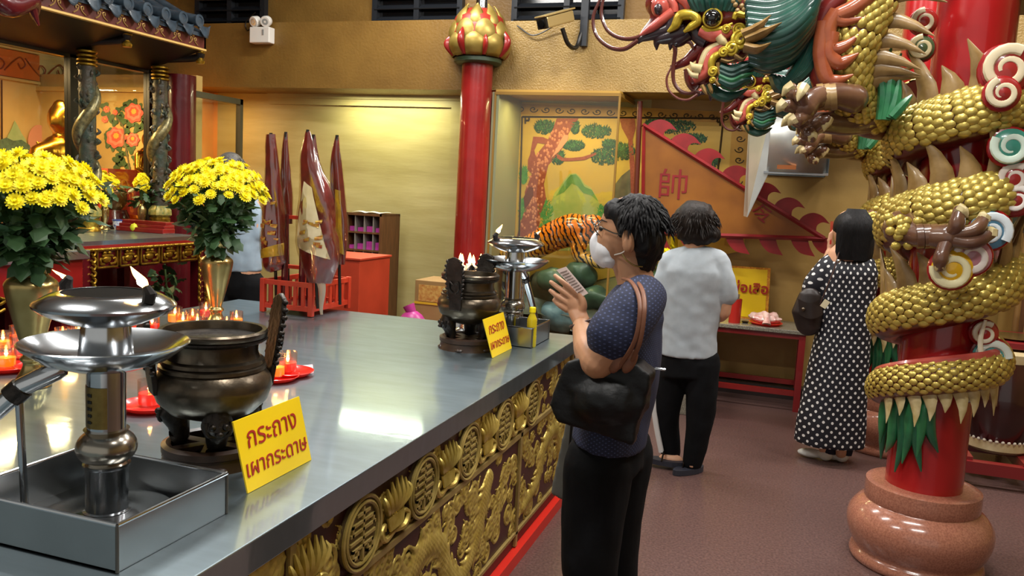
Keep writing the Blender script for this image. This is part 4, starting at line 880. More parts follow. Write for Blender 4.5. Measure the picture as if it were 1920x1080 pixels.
for px, py in ((232, 75), (370, 108)):
    p = PX(px, py, -4.62); m = MB().tube(spl([(p.x-.25, p.y-.05, p.z-.02), p, (p.x+.03, p.y, p.z+.04)], 5), [.03, .03, .035], 10); br = obj('bracket', m, m_ink, rf); g = MB(); g.lathe([(.03, -.05), (.036, -.03), (.02, -.01), (.022, .02), (.038, .04), (.03, .055), (0, .06)], p+V((.03, .0, 0)), 16); obj('gilt_knob', g, m_gold, br)
m = MB(); p = PX(20, 5, -4.3); m.tube(spl([p+V((0, -.25, .1)), p+V((.02, -.05, -.02)), p+V((.03, .1, .03)), p+V((0, .16, -.06))], 6), [.05, .07, .06, .015], 12); m.tube([p+V((.04, .1, 0)), p+V((.05, .14, -.1))], [.03, .006], 8)
tag(reg(obj('roof_ornament', m, m_dkred)), 'dark red lacquered carving hanging at the upper left picture corner', 'carving')
# red column and end glazing
cq = PX(338, 200, -4.95); column('red_column', 'plain dark red column at the end of the shrine', -4.95, cq.y, .125, 2.39, m_dkred)
gz = thing('side_glazing', 'dark framed glass panel beside the plain red column', 'glazing', (-4.95, 6.3, 0)); ya_, yb_ = cq.y+.14, 6.58; zg = PX(400, 177, -4.95).z
for y in (ya_, yb_): obj('frame_post', MB().bb((-4.97, y-.02, 0), (-4.92, y+.02, zg)), mat('olive_frame', '#3f3a28', .4), gz, False)
obj('frame_head', MB().bb((-4.97, ya_, zg-.05), (-4.92, yb_+.02, zg)), mat('olive_frame', '#3f3a28', .4), gz, False); obj('pane', MB().bb((-4.948, ya_, 0), (-4.944, yb_, zg-.05)), m_glass, gz, False)
# ---------------------------------------------------------------- altar tables
p0_, p1_ = PX(141, 462, AX), PX(382, 446, AX); zt_ = (p0_.z+p1_.z)/2+.02
at = thing('altar_table', 'red altar table with steel top and gilded carved apron', 'table', (-4.6, 4.6, 0)); ya_, yb_ = p0_.y, p1_.y
obj('steel_top', MB().bb((-4.98, ya_, zt_-.03), (AX-.02, yb_, zt_)), m_steel, at, False)
obj('red_frame', MB().bb((-4.98, ya_, zt_-.07), (AX-.01, yb_+.02, zt_-.028)), m_red, at, False)
rp = MB(); n = 90
for k in range(n): y = ya_+(yb_-ya_)*k/n; rp.ell((AX, y, zt_-.055-.0), (.012, .012, .010), 6, 5, Matrix.Rotation(.6, 3, 'X'))
o = obj('rope_moulding', rp, m_gold, at); o['kind'] = 'stuff'
za_, zb_ = PX(200, 466, AX).z, PX(200, 503, AX).z
bounds = [(183, 222), (226, 261), (265, 300), (304, 335), (339, 371)]
obj('apron_board', MB().bb((AX-.04, ya_+.1, zb_-.01), (AX-.02, yb_, za_+.01)), m_dkred, at, False)
for xl, xr in bounds:
    y0_, y1_ = PX(xl, 485, AX).y, PX(xr, 485, AX).y; w = MB(); t_ = .012
    for aa, bb in (((y0_, za_-t_), (y1_, za_)), ((y0_, zb_), (y1_, zb_+t_)), ((y0_, zb_), (y0_+t_*.7, za_)), ((y1_-t_*.7, zb_), (y1_, za_))): w.bb((AX-.02, aa[0], aa[1]), (AX, bb[0], bb[1]))
    pn = obj('apron_panel', w, m_gold, at, False, bevel=.003); c = MB(); ym, zm_ = (y0_+y1_)/2, (za_+zb_)/2; hw = (y1_-y0_)*.36; hh_ = (za_-zb_)*.3
    c.ell((AX-.012, ym, zm_-.005), (.016, hw*.6, hh_*.65), 14, 8); c.tube([(AX-.005, ym-hw*.7, zm_+hh_*.4), (AX, ym, zm_+hh_*.5), (AX-.005, ym+hw*.7, zm_+hh_*.4)], .008, 6)
    for q in (-1, 1): c.tube(spl([(AX-.008, ym+q*hw*.4, zm_-hh_), (AX, ym+q*hw*.95, zm_-hh_*.8), (AX, ym+q*hw, zm_), (AX-.006, ym+q*hw*.7, zm_-hh_*.1)], 4), .008, 6); c.ell((AX-.008, ym+q*hw*.3, zm_+hh_*.95), (.012, hw*.28, hh_*.3), 10, 6)
    obj('carving', c, m_gold, pn)
def carved_leg(parent, y, zbot, w, nm='leg'):
    lg = obj(nm, MB().bb((AX-.09, y-w, 0), (AX-.015, y+w, za_+.01)), m_dkred, parent, False)
    for q in (-1, 1):
        z = za_; k = 0; c = MB()
        while z > zbot:
            c.tube(spl([(AX-.01, y+q*w*1.0, z), (AX+.002, y+q*w*1.35, z-.02), (AX, y+q*w*1.1, z-.042), (AX-.004, y+q*w*.75, z-.025)], 4), .008, 6); z -= .045; k += 1
        obj('leg_scrolls', c, m_gold, lg)
    return lg
carved_leg(at, PX(163, 500, AX).y, .62, .05); carved_leg(at, PX(381, 480, AX).y, .62, .035)
for y in (ya_+.1, yb_-.05): obj('leg', MB().bb((-4.95, y-.03, 0), (-4.88, y+.03, zt_-.07)), m_dkred, at, False)
a_ = PX(0, 490, -4.02); b_ = PX(138, 482, -4.02)
nt2 = thing('near_altar_table', 'red altar table with a broad steel edge at the left picture border', 'table', (-4.4, 3.3, 0)); zn = a_.z+.03
obj('steel_top', MB().bb((-4.95, 2.3, zn-.055), (-4.02, 3.93, zn)), m_steel, nt2, False, bevel=.004); obj('red_apron', MB().bb((-4.93, 2.3, zn-.24), (-4.05, 3.9, zn-.055)), m_red, nt2, False)
c = MB()
for k in range(14): y = 2.4+k*.11; c.tube(spl([(-4.05, y, zn-.24), (-4.045, y+.05, zn-.27), (-4.045, y+.09, zn-.25), (-4.05, y+.06, zn-.235)], 4), .009, 6); c.tube(spl([(-4.05, y, zn-.26), (-4.045, y+.04, zn-.31), (-4.05, y+.09, zn-.30)], 4), .008, 6)
obj('gilt_fringe', c, m_gold, nt2)
for y in (2.4, 3.8): obj('leg', MB().bb((-4.16, y-.05, 0), (-4.06, y+.05, zn-.24)), m_dkred, nt2, False); obj('leg', MB().bb((-4.9, y-.05, 0), (-4.8, y+.05, zn-.24)), m_dkred, nt2, False)
# small things on the altar table
def onA(px, py): p = PZ(px, py, zt_); return V((p.x, p.y, zt_))
for (px, py, lab) in ((196, 431, 'left'), (266, 428, 'right')):
    q = onA(px, py); t = thing('bud_vase', 'small slender brass vase on the altar, %s one of two' % lab, 'vase', q, 'small altar vases')
    obj('body', MB().lathe(spl([(0, 0), (.04, 0), (.042, .01), (.022, .03), (.018, .05), (.03, .09), (.034, .15), (.022, .185), (.016, .2), (.03, .225), (.032, .23), (.02, .225), (.012, .2)], 3), q, 28), m_brass, t, ang=70)
    bouquet('small yellow chrysanthemum bunch in the %s altar bud vase' % lab, (q.x, q.y, q.z+.225), .10 if px < 200 else .05, .2, 28, 36, 5+px, 'small altar flowers')
q = onA(222, 431); t = thing('porcelain_cup', 'small blue and white porcelain cup on the altar', 'cup', q)
obj('cup_body', MB().lathe([(.025, 0), (.03, .01), (.04, .03), (.042, .07), (.046, .078), (.042, .078), (.038, .03), (0, .02)], q, 28), mat('blue_white_porcelain', '#dfe4ea', .15, 0, '#2f4a8c', 45, .52, detail=1), t); obj('blue_rim', MB().lathe([(.046, .072), (.0475, .076), (.044, .08)], q, 28), mat('cobalt', '#2c4484', .2), t)
for k, (px, s_) in enumerate(((252, 'left'), (264, 'right'))):
    q = onA(px, 434); o = MB(); o.lathe([(0, .0), (.018, .003), (.03, .02), (.032, .036), (.022, .055), (.008, .06), (0, .066)], q, 20); tag(reg(obj('yellow_lime', o, mat('lime_peel', '#d9d22a', .4, 0, '#c4c41c', 30))), 'small yellow fruit on the altar, %s one of the pair' % s_, 'fruit', 'yellow fruits')
q = onA(213, 388); q = PX(213, 370, -5.3); t = thing('wooden_fish', 'round bronze-brown temple block behind the altar vases', 'temple block', (q.x, q.y, 1.1))
obj('block', MB().ell(q, (.1, .11, .12), 20, 14), mat('varnished_brown', '#7a4a22', .25, .3), t); obj('cushion', MB().lathe([(.12, 0), (.14, .05), (.1, q.z-1.1-.1)], (q.x, q.y, 1.1), 24), m_dkred, t)
q = onA(330, 437); t = thing('red_plinth', 'stepped red lacquer plinth at the right end of the altar', 'plinth', (-4.75, 4.95, zt_))
for k, (w_, h0, h1) in enumerate(((.17, 0, .035), (.15, .035, .06), (.13, .06, .085))): obj('step', MB().bb((-4.86-w_*.3, q.y-w_, zt_+h0), (-4.5+w_*.2, min(q.y+w_, yb_), zt_+h1)), m_red, t, False, bevel=.004)
# plant and drum-shaped jar behind the candles
q = PX(310, 540, -4.7); t = thing('potted_plant', 'dark leafy plant in the shade beneath the altar table', 'plant', (q.x, q.y, 0)); m = MB(); rg = random.Random(9)
obj('pot', MB().lathe([(.1, 0), (.14, .3), (.15, .32), (.12, .32), (0, .3)], (q.x, q.y, 0), 24), m_bronze_dk, t)
for k in range(40):
    lo = bpy.data.objects.new('leaf', LFM); COL.objects.link(lo); lo.parent = t; lo.location = (rg.uniform(-.13, .13), rg.uniform(-.13, .13), rg.uniform(.32, .95)); lo.rotation_euler = (rg.uniform(-1.5, .8), rg.uniform(-.8, .8), rg.uniform(0, 6)); lo.scale = (1.6,)*3
obj('stems', MB().tube([(q.x, q.y, .28), (q.x+.02, q.y, .6), (q.x-.02, q.y, .95)], .008, 6), m_stem, t)
# ================================================================ tiger case
GY = 6.5
tc = thing('tiger_case', 'tall glass display case around the painted tiger shrine', 'display case', (-1.9, 6.8, 0)); xl, xr = PY(930, 172, GY).x, PY(1163, 175, GY).x; zt2 = 2.375
m_cf = mat('ochre_case_frame', '#8c6a2c', .4, .2)
for x in (xl, xr): obj('corner_post', MB().bb((x-.008, GY-.008, .3), (x+.008, GY+.008, zt2)), m_cf, tc, False)
obj('left_jamb', MB().bb((xl-.03, GY, .3), (xl+.03, WY, zt2)), mat('grey_green_jamb', '#8c8a6a', .4), tc, False)
for z in (.3, zt2-.01): obj('rail', MB().bb((xl, GY-.01, z-.012), (xr, GY+.01, z+.012)), m_cf, tc, False); obj('rail', MB().bb((xr-.01, GY, z-.012), (xr+.01, WY, z+.012)), m_cf, tc, False)
obj('top_panel', MB().bb((xl, GY, zt2), (xr, WY, zt2+.02)), mat('case_top', '#b08a3c', .4), tc, False)
obj('front_pane', MB().bb((xl, GY-.003, .3), (xr, GY+.001, zt2)), m_glass, tc, False); obj('side_pane', MB().bb((xr-.002, GY, .3), (xr+.002, WY, zt2)), m_glass, tc, False)
obj('case_base', MB().bb((xl, GY, 0), (xr, WY, .3)), mat('dark_plinth', '#2c2220', .3), tc, False)
# mural
MY = WY-.006; mu = thing('pine_mural', 'yellow wall mural of a gnarled pine tree and green mountain', 'wall painting', (-1.4, WY, .8))
fyw = lambda name, px, m, d=0, par=None: fy(name, px, MY-d, m, par or mu)
fyw('mural_ground', [(958, 190), (1412, 212), (1395, 470), (945, 560)], mat('mural_yellow', '#c89e38', .5, 0, '#b8984a', 3))
m_bd = mat('mural_border_gold', '#b8892c', .5, 0, '#a5792a', 10); m_ln = mat('mural_line', '#3a2a14', .6)
fyw('border_top', [(962, 194), (1408, 212), (1406, 232), (964, 214)], m_bd, .002); fyw('border_side', [(962, 194), (976, 195), (962, 560), (948, 560)], m_bd, .002); fyw('border_right', [(1374, 212), (1408, 214), (1392, 470), (1358, 460)], m_bd, .002)
sc = MB()
def scr(x, y, r, fl=1):
    sc.tube([tuple(PY(x+r*(1-t/9)*math.cos(t)*fl, y+r*.75*(1-t/9)*math.sin(t), MY-.007)) for t in np.linspace(0, 8, 20)], .0045, 5)
for k in range(17): scr(976+k*24, 204+k*.98, 8.5, 1 if k % 2 else -1)
for k in range(15): scr(967-k*.75, 228+k*20, 5.5, 1 if k % 2 else -1)
for k in range(11): scr(1389-k*1.2, 240+k*20, 9, 1 if k % 2 else -1)
obj('border_scrolls', sc, m_ln, mu)
bk = MB()
def ln(x0, y0, x1, y1, r=.008): bk.tube([tuple(PY(x0, y0, MY-.006)), tuple(PY(x1, y1, MY-.006))], r, 4)
ln(985, 219, 1352, 222); ln(979, 226, 972, 500); ln(1356, 226, 1346, 320); ln(979, 219, 979, 232); ln(979, 219, 992, 219); ln(985, 226, 992, 226); ln(992, 219, 992, 226); ln(985, 219, 985, 232); ln(1345, 229, 1356, 229); ln(1345, 222, 1345, 229); ln(1356, 222, 1356, 236); ln(1350, 222, 1350, 236)
obj('key_line', bk, m_ln, mu)
m_tr = mat('pine_bark_paint', '#8a3f2a', .6, 0, '#9c5238', 60, .55); m_tr2 = mat('pine_bark_dark', '#6a3424', .6)
fyw('pine_trunk', [(1044, 222), (1085, 222), (1072, 240), (1060, 262), (1056, 276), (1040, 296), (1028, 310), (1020, 345), (1024, 372), (1014, 400), (1010, 430), (1012, 448), (968, 448), (974, 425), (982, 400), (986, 380), (984, 360), (992, 340), (998, 325), (997, 300), (1010, 285), (1024, 268), (1034, 250)], m_tr, .003)
fyw('knot_branch', [(1002, 330), (990, 318), (990, 300), (994, 290), (1000, 256), (1018, 257), (1030, 262), (1022, 270), (1008, 268), (1002, 282), (1006, 300), (1008, 316)], m_tr, .004)
fyw('bough', [(1045, 288), (1056, 296), (1072, 296), (1092, 294), (1118, 286), (1118, 290), (1096, 300), (1072, 302), (1054, 302), (1044, 296)], m_tr, .004)
fyw('hollow', [(992, 350), (1000, 352), (1000, 366), (992, 382), (984, 392), (982, 370)], m_tr2, .006); fyw('hollow', [(1058, 252), (1066, 254), (1064, 264), (1048, 284), (1034, 296), (1044, 278), (1052, 262)], mat('pink_bark', '#d08a68', .6), .006)
fyw('far_trunk', [(1162, 222), (1190, 222), (1192, 240), (1186, 262), (1192, 330), (1196, 400), (1184, 400), (1182, 330), (1178, 262), (1166, 240)], m_tr, .003)
ts = MB(); rg = random.Random(8)
for k in range(150):
    v = rg.random(); y = 228+v*200; xc = np.interp(y, [222, 262, 300, 340, 400, 448], [1062, 1042, 1014, 1004, 998, 990]); hw = np.interp(y, [222, 262, 300, 448], [16, 15, 14, 17]); x = xc+rg.uniform(-hw, hw)
    c = PY(x, y, MY-.0055); ts.ell(c, (.012, .002, .014), 6, 4)
o = obj('bark_scales', ts, mat('bark_scale_paint', '#c47a58', .6), mu); o['kind'] = 'stuff'
m_pn = mat('pine_needle_paint', '#24482c', .6, 0, '#1a3822', 40); m_pn2 = mat('pine_needle_light', '#3f6c38', .6)
nd = None
def tuft(x, y, rx, ry, n, seed, m):
    rg = random.Random(seed); t = MB()
    for k in range(n):
        a = rg.uniform(0, 6.28); r = math.sqrt(rg.random()); px, py = x+rx*r*math.cos(a), y+ry*r*math.sin(a); b = rg.uniform(-1.0, 1.0); L = rg.uniform(4, 8)
        p = PY(px, py, MY-.0045-.002*rg.random()); q = PY(px+L*math.sin(b), py-L*math.cos(b), MY-.0045); d = (q-p); s = d.cross(V((0, 1, 0))).normalized()*.006
        t.add([p-s, p+s, q], [(0, 1, 2)])
    obj('pine_needles', t, m, mu, False)['kind'] = 'stuff'
for i, (x, y, rx, ry) in enumerate(((1022, 240, 20, 13), (1078, 240, 8, 12), (1118, 248, 28, 13), (1076, 275, 20, 9), (1142, 272, 12, 8), (1135, 295, 28, 16), (1046, 296, 12, 14), (1170, 285, 20, 16), (1265, 238, 40, 14), (1300, 262, 25, 10), (1330, 300, 22, 16), (1250, 275, 16, 12), (1230, 232, 20, 9))):
    tuft(x, y, rx, ry, 260, i, m_pn); tuft(x, y-2, rx*.9, ry*.8, 110, i+50, m_pn2)
fyw('mountain', [(1020, 420), (1030, 390), (1040, 362), (1050, 350), (1058, 338), (1068, 326), (1080, 325), (1088, 332), (1096, 345), (1108, 352), (1120, 372), (1130, 400), (1150, 430), (1150, 470), (1020, 470)], mat('mountain_green', '#8a9c4c', .6, 0, '#a8a858', 5), .0015)
fyw('ridge', [(1042, 368), (1052, 352), (1060, 340), (1070, 328), (1080, 327), (1088, 336), (1096, 350), (1110, 356), (1122, 378), (1108, 366), (1094, 362), (1082, 348), (1072, 344), (1058, 360)], mat('mountain_green_dark', '#4f7a38', .6, 0, '#6f9444', 14), .003)
for i, (x, y, rx, ry) in enumerate(((1022, 395, 14, 18), (1026, 430, 14, 16), (982, 330, 7, 16), (980, 395, 6, 20), (1128, 410, 8, 25))): tuft(x, y, rx, ry, 180, 200+i, mat('shrub_paint', '#3d7a3a', .6, 0, '#5a964a', 30))
fyw('dark_rock', [(1150, 350), (1165, 330), (1180, 318), (1192, 312), (1196, 470), (1140, 470)], mat('mural_rock', '#6a6248', .6, 0, '#4f4a38', 14), .002)
# --- tiger on rocks
TY = 6.78
tg = thing('tiger_statue', 'painted striped tiger statue crouching on green rocks in the case', 'statue', tuple(PY(1050, 500, TY)))
m_tg = bpy.data.materials.new('tiger_stripes'); m_tg.use_nodes = True; nt = m_tg.node_tree; b = nt.nodes['Principled BSDF']; b.inputs['Roughness'].default_value = .22; b.inputs['Coat Weight'].default_value = .4
tco = nt.nodes.new('ShaderNodeTexCoord'); mp = nt.nodes.new('ShaderNodeMapping'); mp.inputs['Rotation'].default_value = (0, .45, 0); nt.links.new(tco.outputs['Object'], mp.inputs[0])
wv = nt.nodes.new('ShaderNodeTexWave'); wv.inputs['Scale'].default_value = 8; wv.inputs['Distortion'].default_value = 7; wv.inputs['Detail'].default_value = 2; wv.inputs['Detail Scale'].default_value = 1.6; nt.links.new(mp.outputs[0], wv.inputs[0])
cr = nt.nodes.new('ShaderNodeValToRGB'); cr.color_ramp.elements[0].position = .26; cr.color_ramp.elements[0].color = hx('#120a05'); cr.color_ramp.elements[1].position = .36; cr.color_ramp.elements[1].color = (1, 1, 1, 1); nt.links.new(wv.outputs[1], cr.inputs[0])
sx = nt.nodes.new('ShaderNodeSeparateXYZ'); nt.links.new(tco.outputs['Object'], sx.inputs[0]); r2 = nt.nodes.new('ShaderNodeValToRGB'); r2.color_ramp.elements[0].position = 0; r2.color_ramp.elements[0].color = hx('#c9b878'); r2.color_ramp.elements[1].position = 1; r2.color_ramp.elements[1].color = hx('#e0700f'); e_ = r2.color_ramp.elements.new(.4); e_.color = hx('#e39a24')
mr = nt.nodes.new('ShaderNodeMapRange'); mr.inputs[1].default_value = .0; mr.inputs[2].default_value = .30; nt.links.new(sx.outputs[2], mr.inputs[0]); nt.links.new(mr.outputs[0], r2.inputs[0])
mx = nt.nodes.new('ShaderNodeMix'); mx.data_type = 'RGBA'; mx.blend_type = 'MULTIPLY'; mx.inputs[0].default_value = 1; nt.links.new(r2.outputs[0], mx.inputs[6]); nt.links.new(cr.outputs[0], mx.inputs[7]); nt.links.new(mx.outputs[2], b.inputs['Base Color'])
T = lambda x, y, d=0: PY(x, y, TY+d)
b = MB()
b.tube(spl([tuple(T(*p)) for p in ((952, 478), (985, 470), (1015, 455), (1045, 440), (1072, 432), (1092, 432), (1110, 426))], 5), [.09, .115, .12, .13, .145, .135, .10], 18, 1.05, round_=True)
b.ell(T(1112, 424, -.02), (.11, .10, .10), 18, 12); b.ell(T(1135, 432, -.03), (.07, .075, .06), 16, 10)                 # head, muzzle
for d in (-.08, .09):
    b.tube(spl([tuple(T(1088, 448, d)), tuple(T(1085, 478, d)), tuple(T(1108, 489, d*1.1)), tuple(T(1128, 496, d*1.1))], 5), [.075, .06, .045, .04], 12, round_=True); b.ell(T(1131, 497, d*1.1), (.055, .045, .03), 12, 8)
    b.tube(spl([tuple(T(965, 480, d)), tuple(T(978, 515, d)), tuple(T(966, 545, d)), tuple(T(975, 575, d))], 5), [.11, .075, .05, .045], 12, round_=True); b.ell(T(982, 578, d), (.06, .045, .03), 12, 8)
    b.ell(T(1096, 407, d*.9), (.03, .02, .03), 10, 8)
bod = blob('body', b, m_tg, tg, .011, 4)
f_ = MB(); f_.ell(T(1150, 428, -.1), (.018, .02, .014), 10, 8); obj('nose', f_, mat('tiger_nose', '#a85a4a', .3), tg)
for d in (-.075, .03): obj('eye', MB().ell(T(1128, 416, d-.03), .016, 12, 8), mat('tiger_eye', '#d9c23c', .1), tg)
tl = MB().tube(spl([tuple(T(955, 475, .05)), tuple(T(945, 500, .08)), tuple(T(940, 530, .06)), tuple(T(950, 550, .05))], 6), [.045, .04, .035, .025], 10, round_=True); obj('tail', tl, m_tg, tg)
wh = MB(); 
for k in range(6): wh.tube([T(1138, 434+k*1.5, -.1), T(1128, 440+k*2, -.15)], .0015, 4)
obj('whiskers', wh, m_white, tg)
rg = random.Random(5); m_rk = mat('green_rock_paint', '#48604a', .35, 0, '#2c3c34', 6, .5, .4, 12); m_rk2 = mat('blue_rock_paint', '#4a6470', .35, 0, '#7d97a0', 8, .5, .4, 12); m_rk3 = mat('brown_rock_paint', '#4a4030', .4, 0, '#33402f', 6, .5, .4, 12)
for i, (x, y, r, d, m, l) in enumerate(((1040, 540, .2, 0, m_rk3, 'brown rock under the tiger belly, middle of the pile'), (1085, 515, .13, -.08, m_rk, 'mossy green rock under the tiger forepaw'), (1040, 525, .12, -.15, m_rk, 'round green rock left of the praying hands'), (1112, 560, .13, -.1, m_rk, 'dark green rock low at the right of the tiger case'), (1000, 580, .17, 0, m_rk, 'green rock below the tiger hind legs'), (1050, 592, .16, -.12, m_rk2, 'bluish rock at the foot of the tiger case'), (970, 600, .14, -.05, m_rk3, 'brown rock at the left foot of the tiger case'), (1120, 610, .15, -.05, m_rk2, 'blue-grey rock at the lower right of the tiger case'))):
    c = PY(x, y, TY+d); mb = MB(); mb.ell((0, 0, 0), (r*1.15, r*.8, r*.85), 24, 16)
    mb.v = [tuple(V(v)*(1+.28*noise.noise(V(v)*9+V((i*5, 0, 0))))+c) for v in mb.v]; tag(reg(obj('rock', mb, m, None)), l, 'rock', 'rocks in the tiger case')
zb = .3; mb = MB(); mb.fn(lambda u, v: V((xl+.06+(xr-xl-.1)*u, GY+.05+.5*v, .31+.45*(math.sin(PI*min(1, .2+v))**.5)*(.75+.25*noise.noise(V((u*5, v*5, 1)))))), 24, 12)
tag(reg(obj('rock_mound', mb, m_rk3)), 'broad brown rock mound filling the floor of the tiger case', 'rock')
q = PY(1122, 585, 6.42); 
# ================================================================ flag board, hood, table, sign
FY_ = 6.72; fb = thing('flag_board', 'big orange triangular command flag with red scalloped flames', 'flag', tuple(PY(1200, 470, FY_))); m_fo = mat('flag_orange', '#935b1c', .4, 0, '#7c4816', 4); m_fr = mat('flag_red', '#8c1f22', .4, 0, '#781a1c', 8)
obj('flag_field', MB().prism([PY(x, y, FY_) for x, y in ((1205, 236), (1545, 447), (1204, 436))], (0, -.012, 0)), m_fo, fb, False)
def bar_(pts, w, d=.02):
    m = MB(); m.tube([PY(x, y, FY_-d) for x, y in pts], w, 4); return m
obj('flag_edge', bar_([(1205, 234), (1546, 448)], .018), m_fr, fb); obj('flag_edge', bar_([(1546, 448), (1204, 437)], .018), m_fr, fb); obj('flag_edge', bar_([(1207, 236), (1205, 437)], .014), m_fr, fb)
def scallop(x, y, ang, s, fl):
    o = spl([(0, 0), (10, -12), (28, -18), (46, -12), (60, 3)], 4)+spl([(60, 3), (46, 0), (36, 6), (34, 18)], 4)[1:] if fl > 0 else spl([(0, -2), (6, 12), (20, 26), (46, 32)], 4)+spl([(46, 32), (38, 18), (34, 6), (33, -2)], 4)[1:]
    return [(x+u, y+v) for u, v in o]
for k, (x, y) in enumerate(((1210, 242), (1255, 268), (1300, 296), (1352, 328), (1405, 360), (1450, 388), (1496, 417))): fy('flame_scallop', scallop(x, y, .55, 1.15, 1), FY_+.004, m_fr, fb, .01)
for k, (x, y) in enumerate(((1215, 440), (1272, 442), (1360, 445), (1422, 447), (1482, 449), (1520, 448))): fy('flame_scallop', scallop(x, y, .15, 1.2, -1), FY_+.004, m_fr, fb, .01)
obj('flag_pole', MB().tube([PY(1200, 190, FY_), PY(1185, 560, FY_), V((PY(1185, 560, FY_).x, FY_, .0))], .022, 10), mat('dark_red_pole', '#5a2418', .4), fb)
for ch, x, y, s_ in (('帥', 1262, 350, .26), ('令', 1428, 403, .16)): obj('lettering', text_mb(ch, s_, frame_mat(PY(x, y, FY_-.014), (1, 0, 0), (0, 0, 1)), .002), m_fr, fb, False)
# hood
HY = 6.35; hd = thing('steel_hood', 'polished steel fume hood hanging on the rear wall behind the dragon', 'hood', tuple(PY(1480, 320, 6.7)))
p = [PY(x, y, HY) for x, y in ((1440, 228), (1562, 232), (1562, 325), (1440, 322))]; m = MB(); xa_, xb_ = p[0].x, p[1].x; zt3, zb3 = p[0].z+.1, p[3].z
m.fn(lambda u, v: V((xa_+(xb_-xa_)*u, HY-.10*math.sin(PI*u)+.02, zt3+(zb3-zt3)*v)), 17, 2); m_hood = mat('satin_hood_steel', '#c4c6c2', .36, .7, '#b4b6b2', 6); ob = obj('curved_front', m, m_hood, hd); ob.modifiers.new('s', 'SOLIDIFY').thickness = .004
obj('side_sheet', MB().prism([PY(1404, 226, HY+.25), PY(1442, 228, HY), PY(1440, 324, HY), PY(1400, 407, HY+.02), PY(1394, 405, HY+.25)], (.006, 0, 0)), m_hood, hd, False)
obj('right_sheet', MB().bb((xb_-.004, HY, zb3), (xb_, WY, zt3)), m_steel, hd, False); obj('back_sheet', MB().bb((xa_, WY-.02, zb3), (xb_, WY-.005, zt3)), m_steel, hd, False); obj('lower_lip', MB().bb((xa_, HY-.01, zb3-.012), (xb_, HY+.03, zb3+.004)), m_steel2, hd, False)
obj('top_sheet', MB().bb((xa_, HY, zt3-.004), (xb_, WY-.01, zt3)), m_steel, hd, False)
q = PY(1480, 316, HY-.1); obj('name_plate', MB().box((q.x-.02, HY-.085, q.z+.01), (.13, .004, .03)), mat('copper_plate', '#a8663c', .4, .5), hd, False)
# table
ga = PY(1513, 628, 6.6); gb = PY(1347, 612, 6.6); zt4 = (ga.z+gb.z)/2+.03; tx0, tx1 = -1.1, ga.x
gt = thing('granite_table', 'speckled granite-topped table on red legs against the rear wall', 'table', (-.3, 6.8, 0)); m_gr = mat('speckled_granite', '#8a8576', .2, 0, '#57534a', 120, .5, detail=2)
obj('granite_top', MB().bb((tx0, 6.56, zt4-.03), (tx1, 7.06, zt4)), m_gr, gt, False, bevel=.004); m_lg = mat('crimson_leg_paint', '#7c1d1e', .3, coat=.3)
for x in (tx0+.03, tx1-.03, -.55):
    for y in (6.6, 7.02): obj('leg', MB().bb((x-.024, y-.024, 0), (x+.024, y+.024, zt4-.03)), m_lg, gt, False)
for y in (6.6, 7.02): obj('apron', MB().bb((tx0, y-.015, zt4-.07), (tx1-.01, y+.015, zt4-.03)), m_lg, gt, False); obj('stretcher', MB().bb((tx0, y-.015, .12), (tx1-.03, y+.015, .16)), mat('red_lacquer', '#a3201c'), gt, False)
for x in (tx0+.03, tx1-.03): obj('stretcher', MB().bb((x-.015, 6.6, .22), (x+.015, 7.02, .26)), m_lg, gt, False)
wl = PZ(1215, 745, 0); tag(reg(obj('granite_block', MB().bb((-1.0, 6.05, 0), (-.55, 6.5, .50)), m_gr, smooth=False, bevel=.006)), 'speckled granite pedestal block beside the red-legged table', 'pedestal')
sg = thing('shrine_name_sign', 'yellow board with red Thai lettering and patterned border on the granite table', 'sign', (-.25, 7.0, zt4)); s4 = [PY(x, y, 7.0) for x, y in ((1366, 499), (1445, 503), (1441, 586), (1362, 582))]; wd = 1.8
left = s4[3]+V((-.36, 0, -.0)); P4 = [V((s4[0].x-.34, 7.0, s4[0].z)), s4[1], V((s4[2].x, 6.98, zt4)), V((s4[3].x-.34, 6.98, zt4))]
obj('border', MB().prism([P4[3], P4[2], P4[1], P4[0]], (0, .012, 0)), mat('ornate_border', '#c8641c', .5, 0, '#e8b02a', 60), sg, False)
ce = (P4[0]+P4[1]+P4[2]+P4[3])/4; obj('face', MB().prism([ce+(q-ce)*.93-V((0, .003, 0)) for q in (P4[3], P4[2], P4[1], P4[0])], (0, .003, 0)), m_yel, sg, False)
obj('lettering', text_mb('พ่อเสือ', .112, frame_mat(PY(1405, 541, 6.97), (1, 0, 0), (0, 0, 1)), .0015, bold=.0025), m_redtxt, sg, False)
obj('lettering', text_mb('เจ้า', .145, frame_mat(PY(1402, 541, 6.97)-V((.27, 0, 0)), (1, 0, 0), (0, 0, 1)), .0015, bold=.0015), m_redtxt, sg, False) if False else None
q = PZ(1376, 606, zt4); q = V((q.x, 6.68, zt4)); t = thing('fortune_stick_cup', 'tall red cup of fortune sticks on the granite table', 'cup', q)
obj('cup', MB().lathe([(.045, 0), (.048, .19), (.045, .19), (.042, .02), (0, .02)], q, 24), mat('bright_red_tin', '#a8241c', .35), t); rg = random.Random(3)
for k in range(14): a = rg.uniform(0, 6.28); r = rg.uniform(0, .03); obj('stick', MB().box((q.x+r*math.cos(a), q.y+r*math.sin(a), q.z+.12), (.009, .003, .2+rg.uniform(0, .03)), Matrix.Rotation(a, 3, 'Z')@Matrix.Rotation(rg.uniform(-.1, .1), 3, 'X')), mat('bamboo_stick', '#6b5a48', .6), t, False)
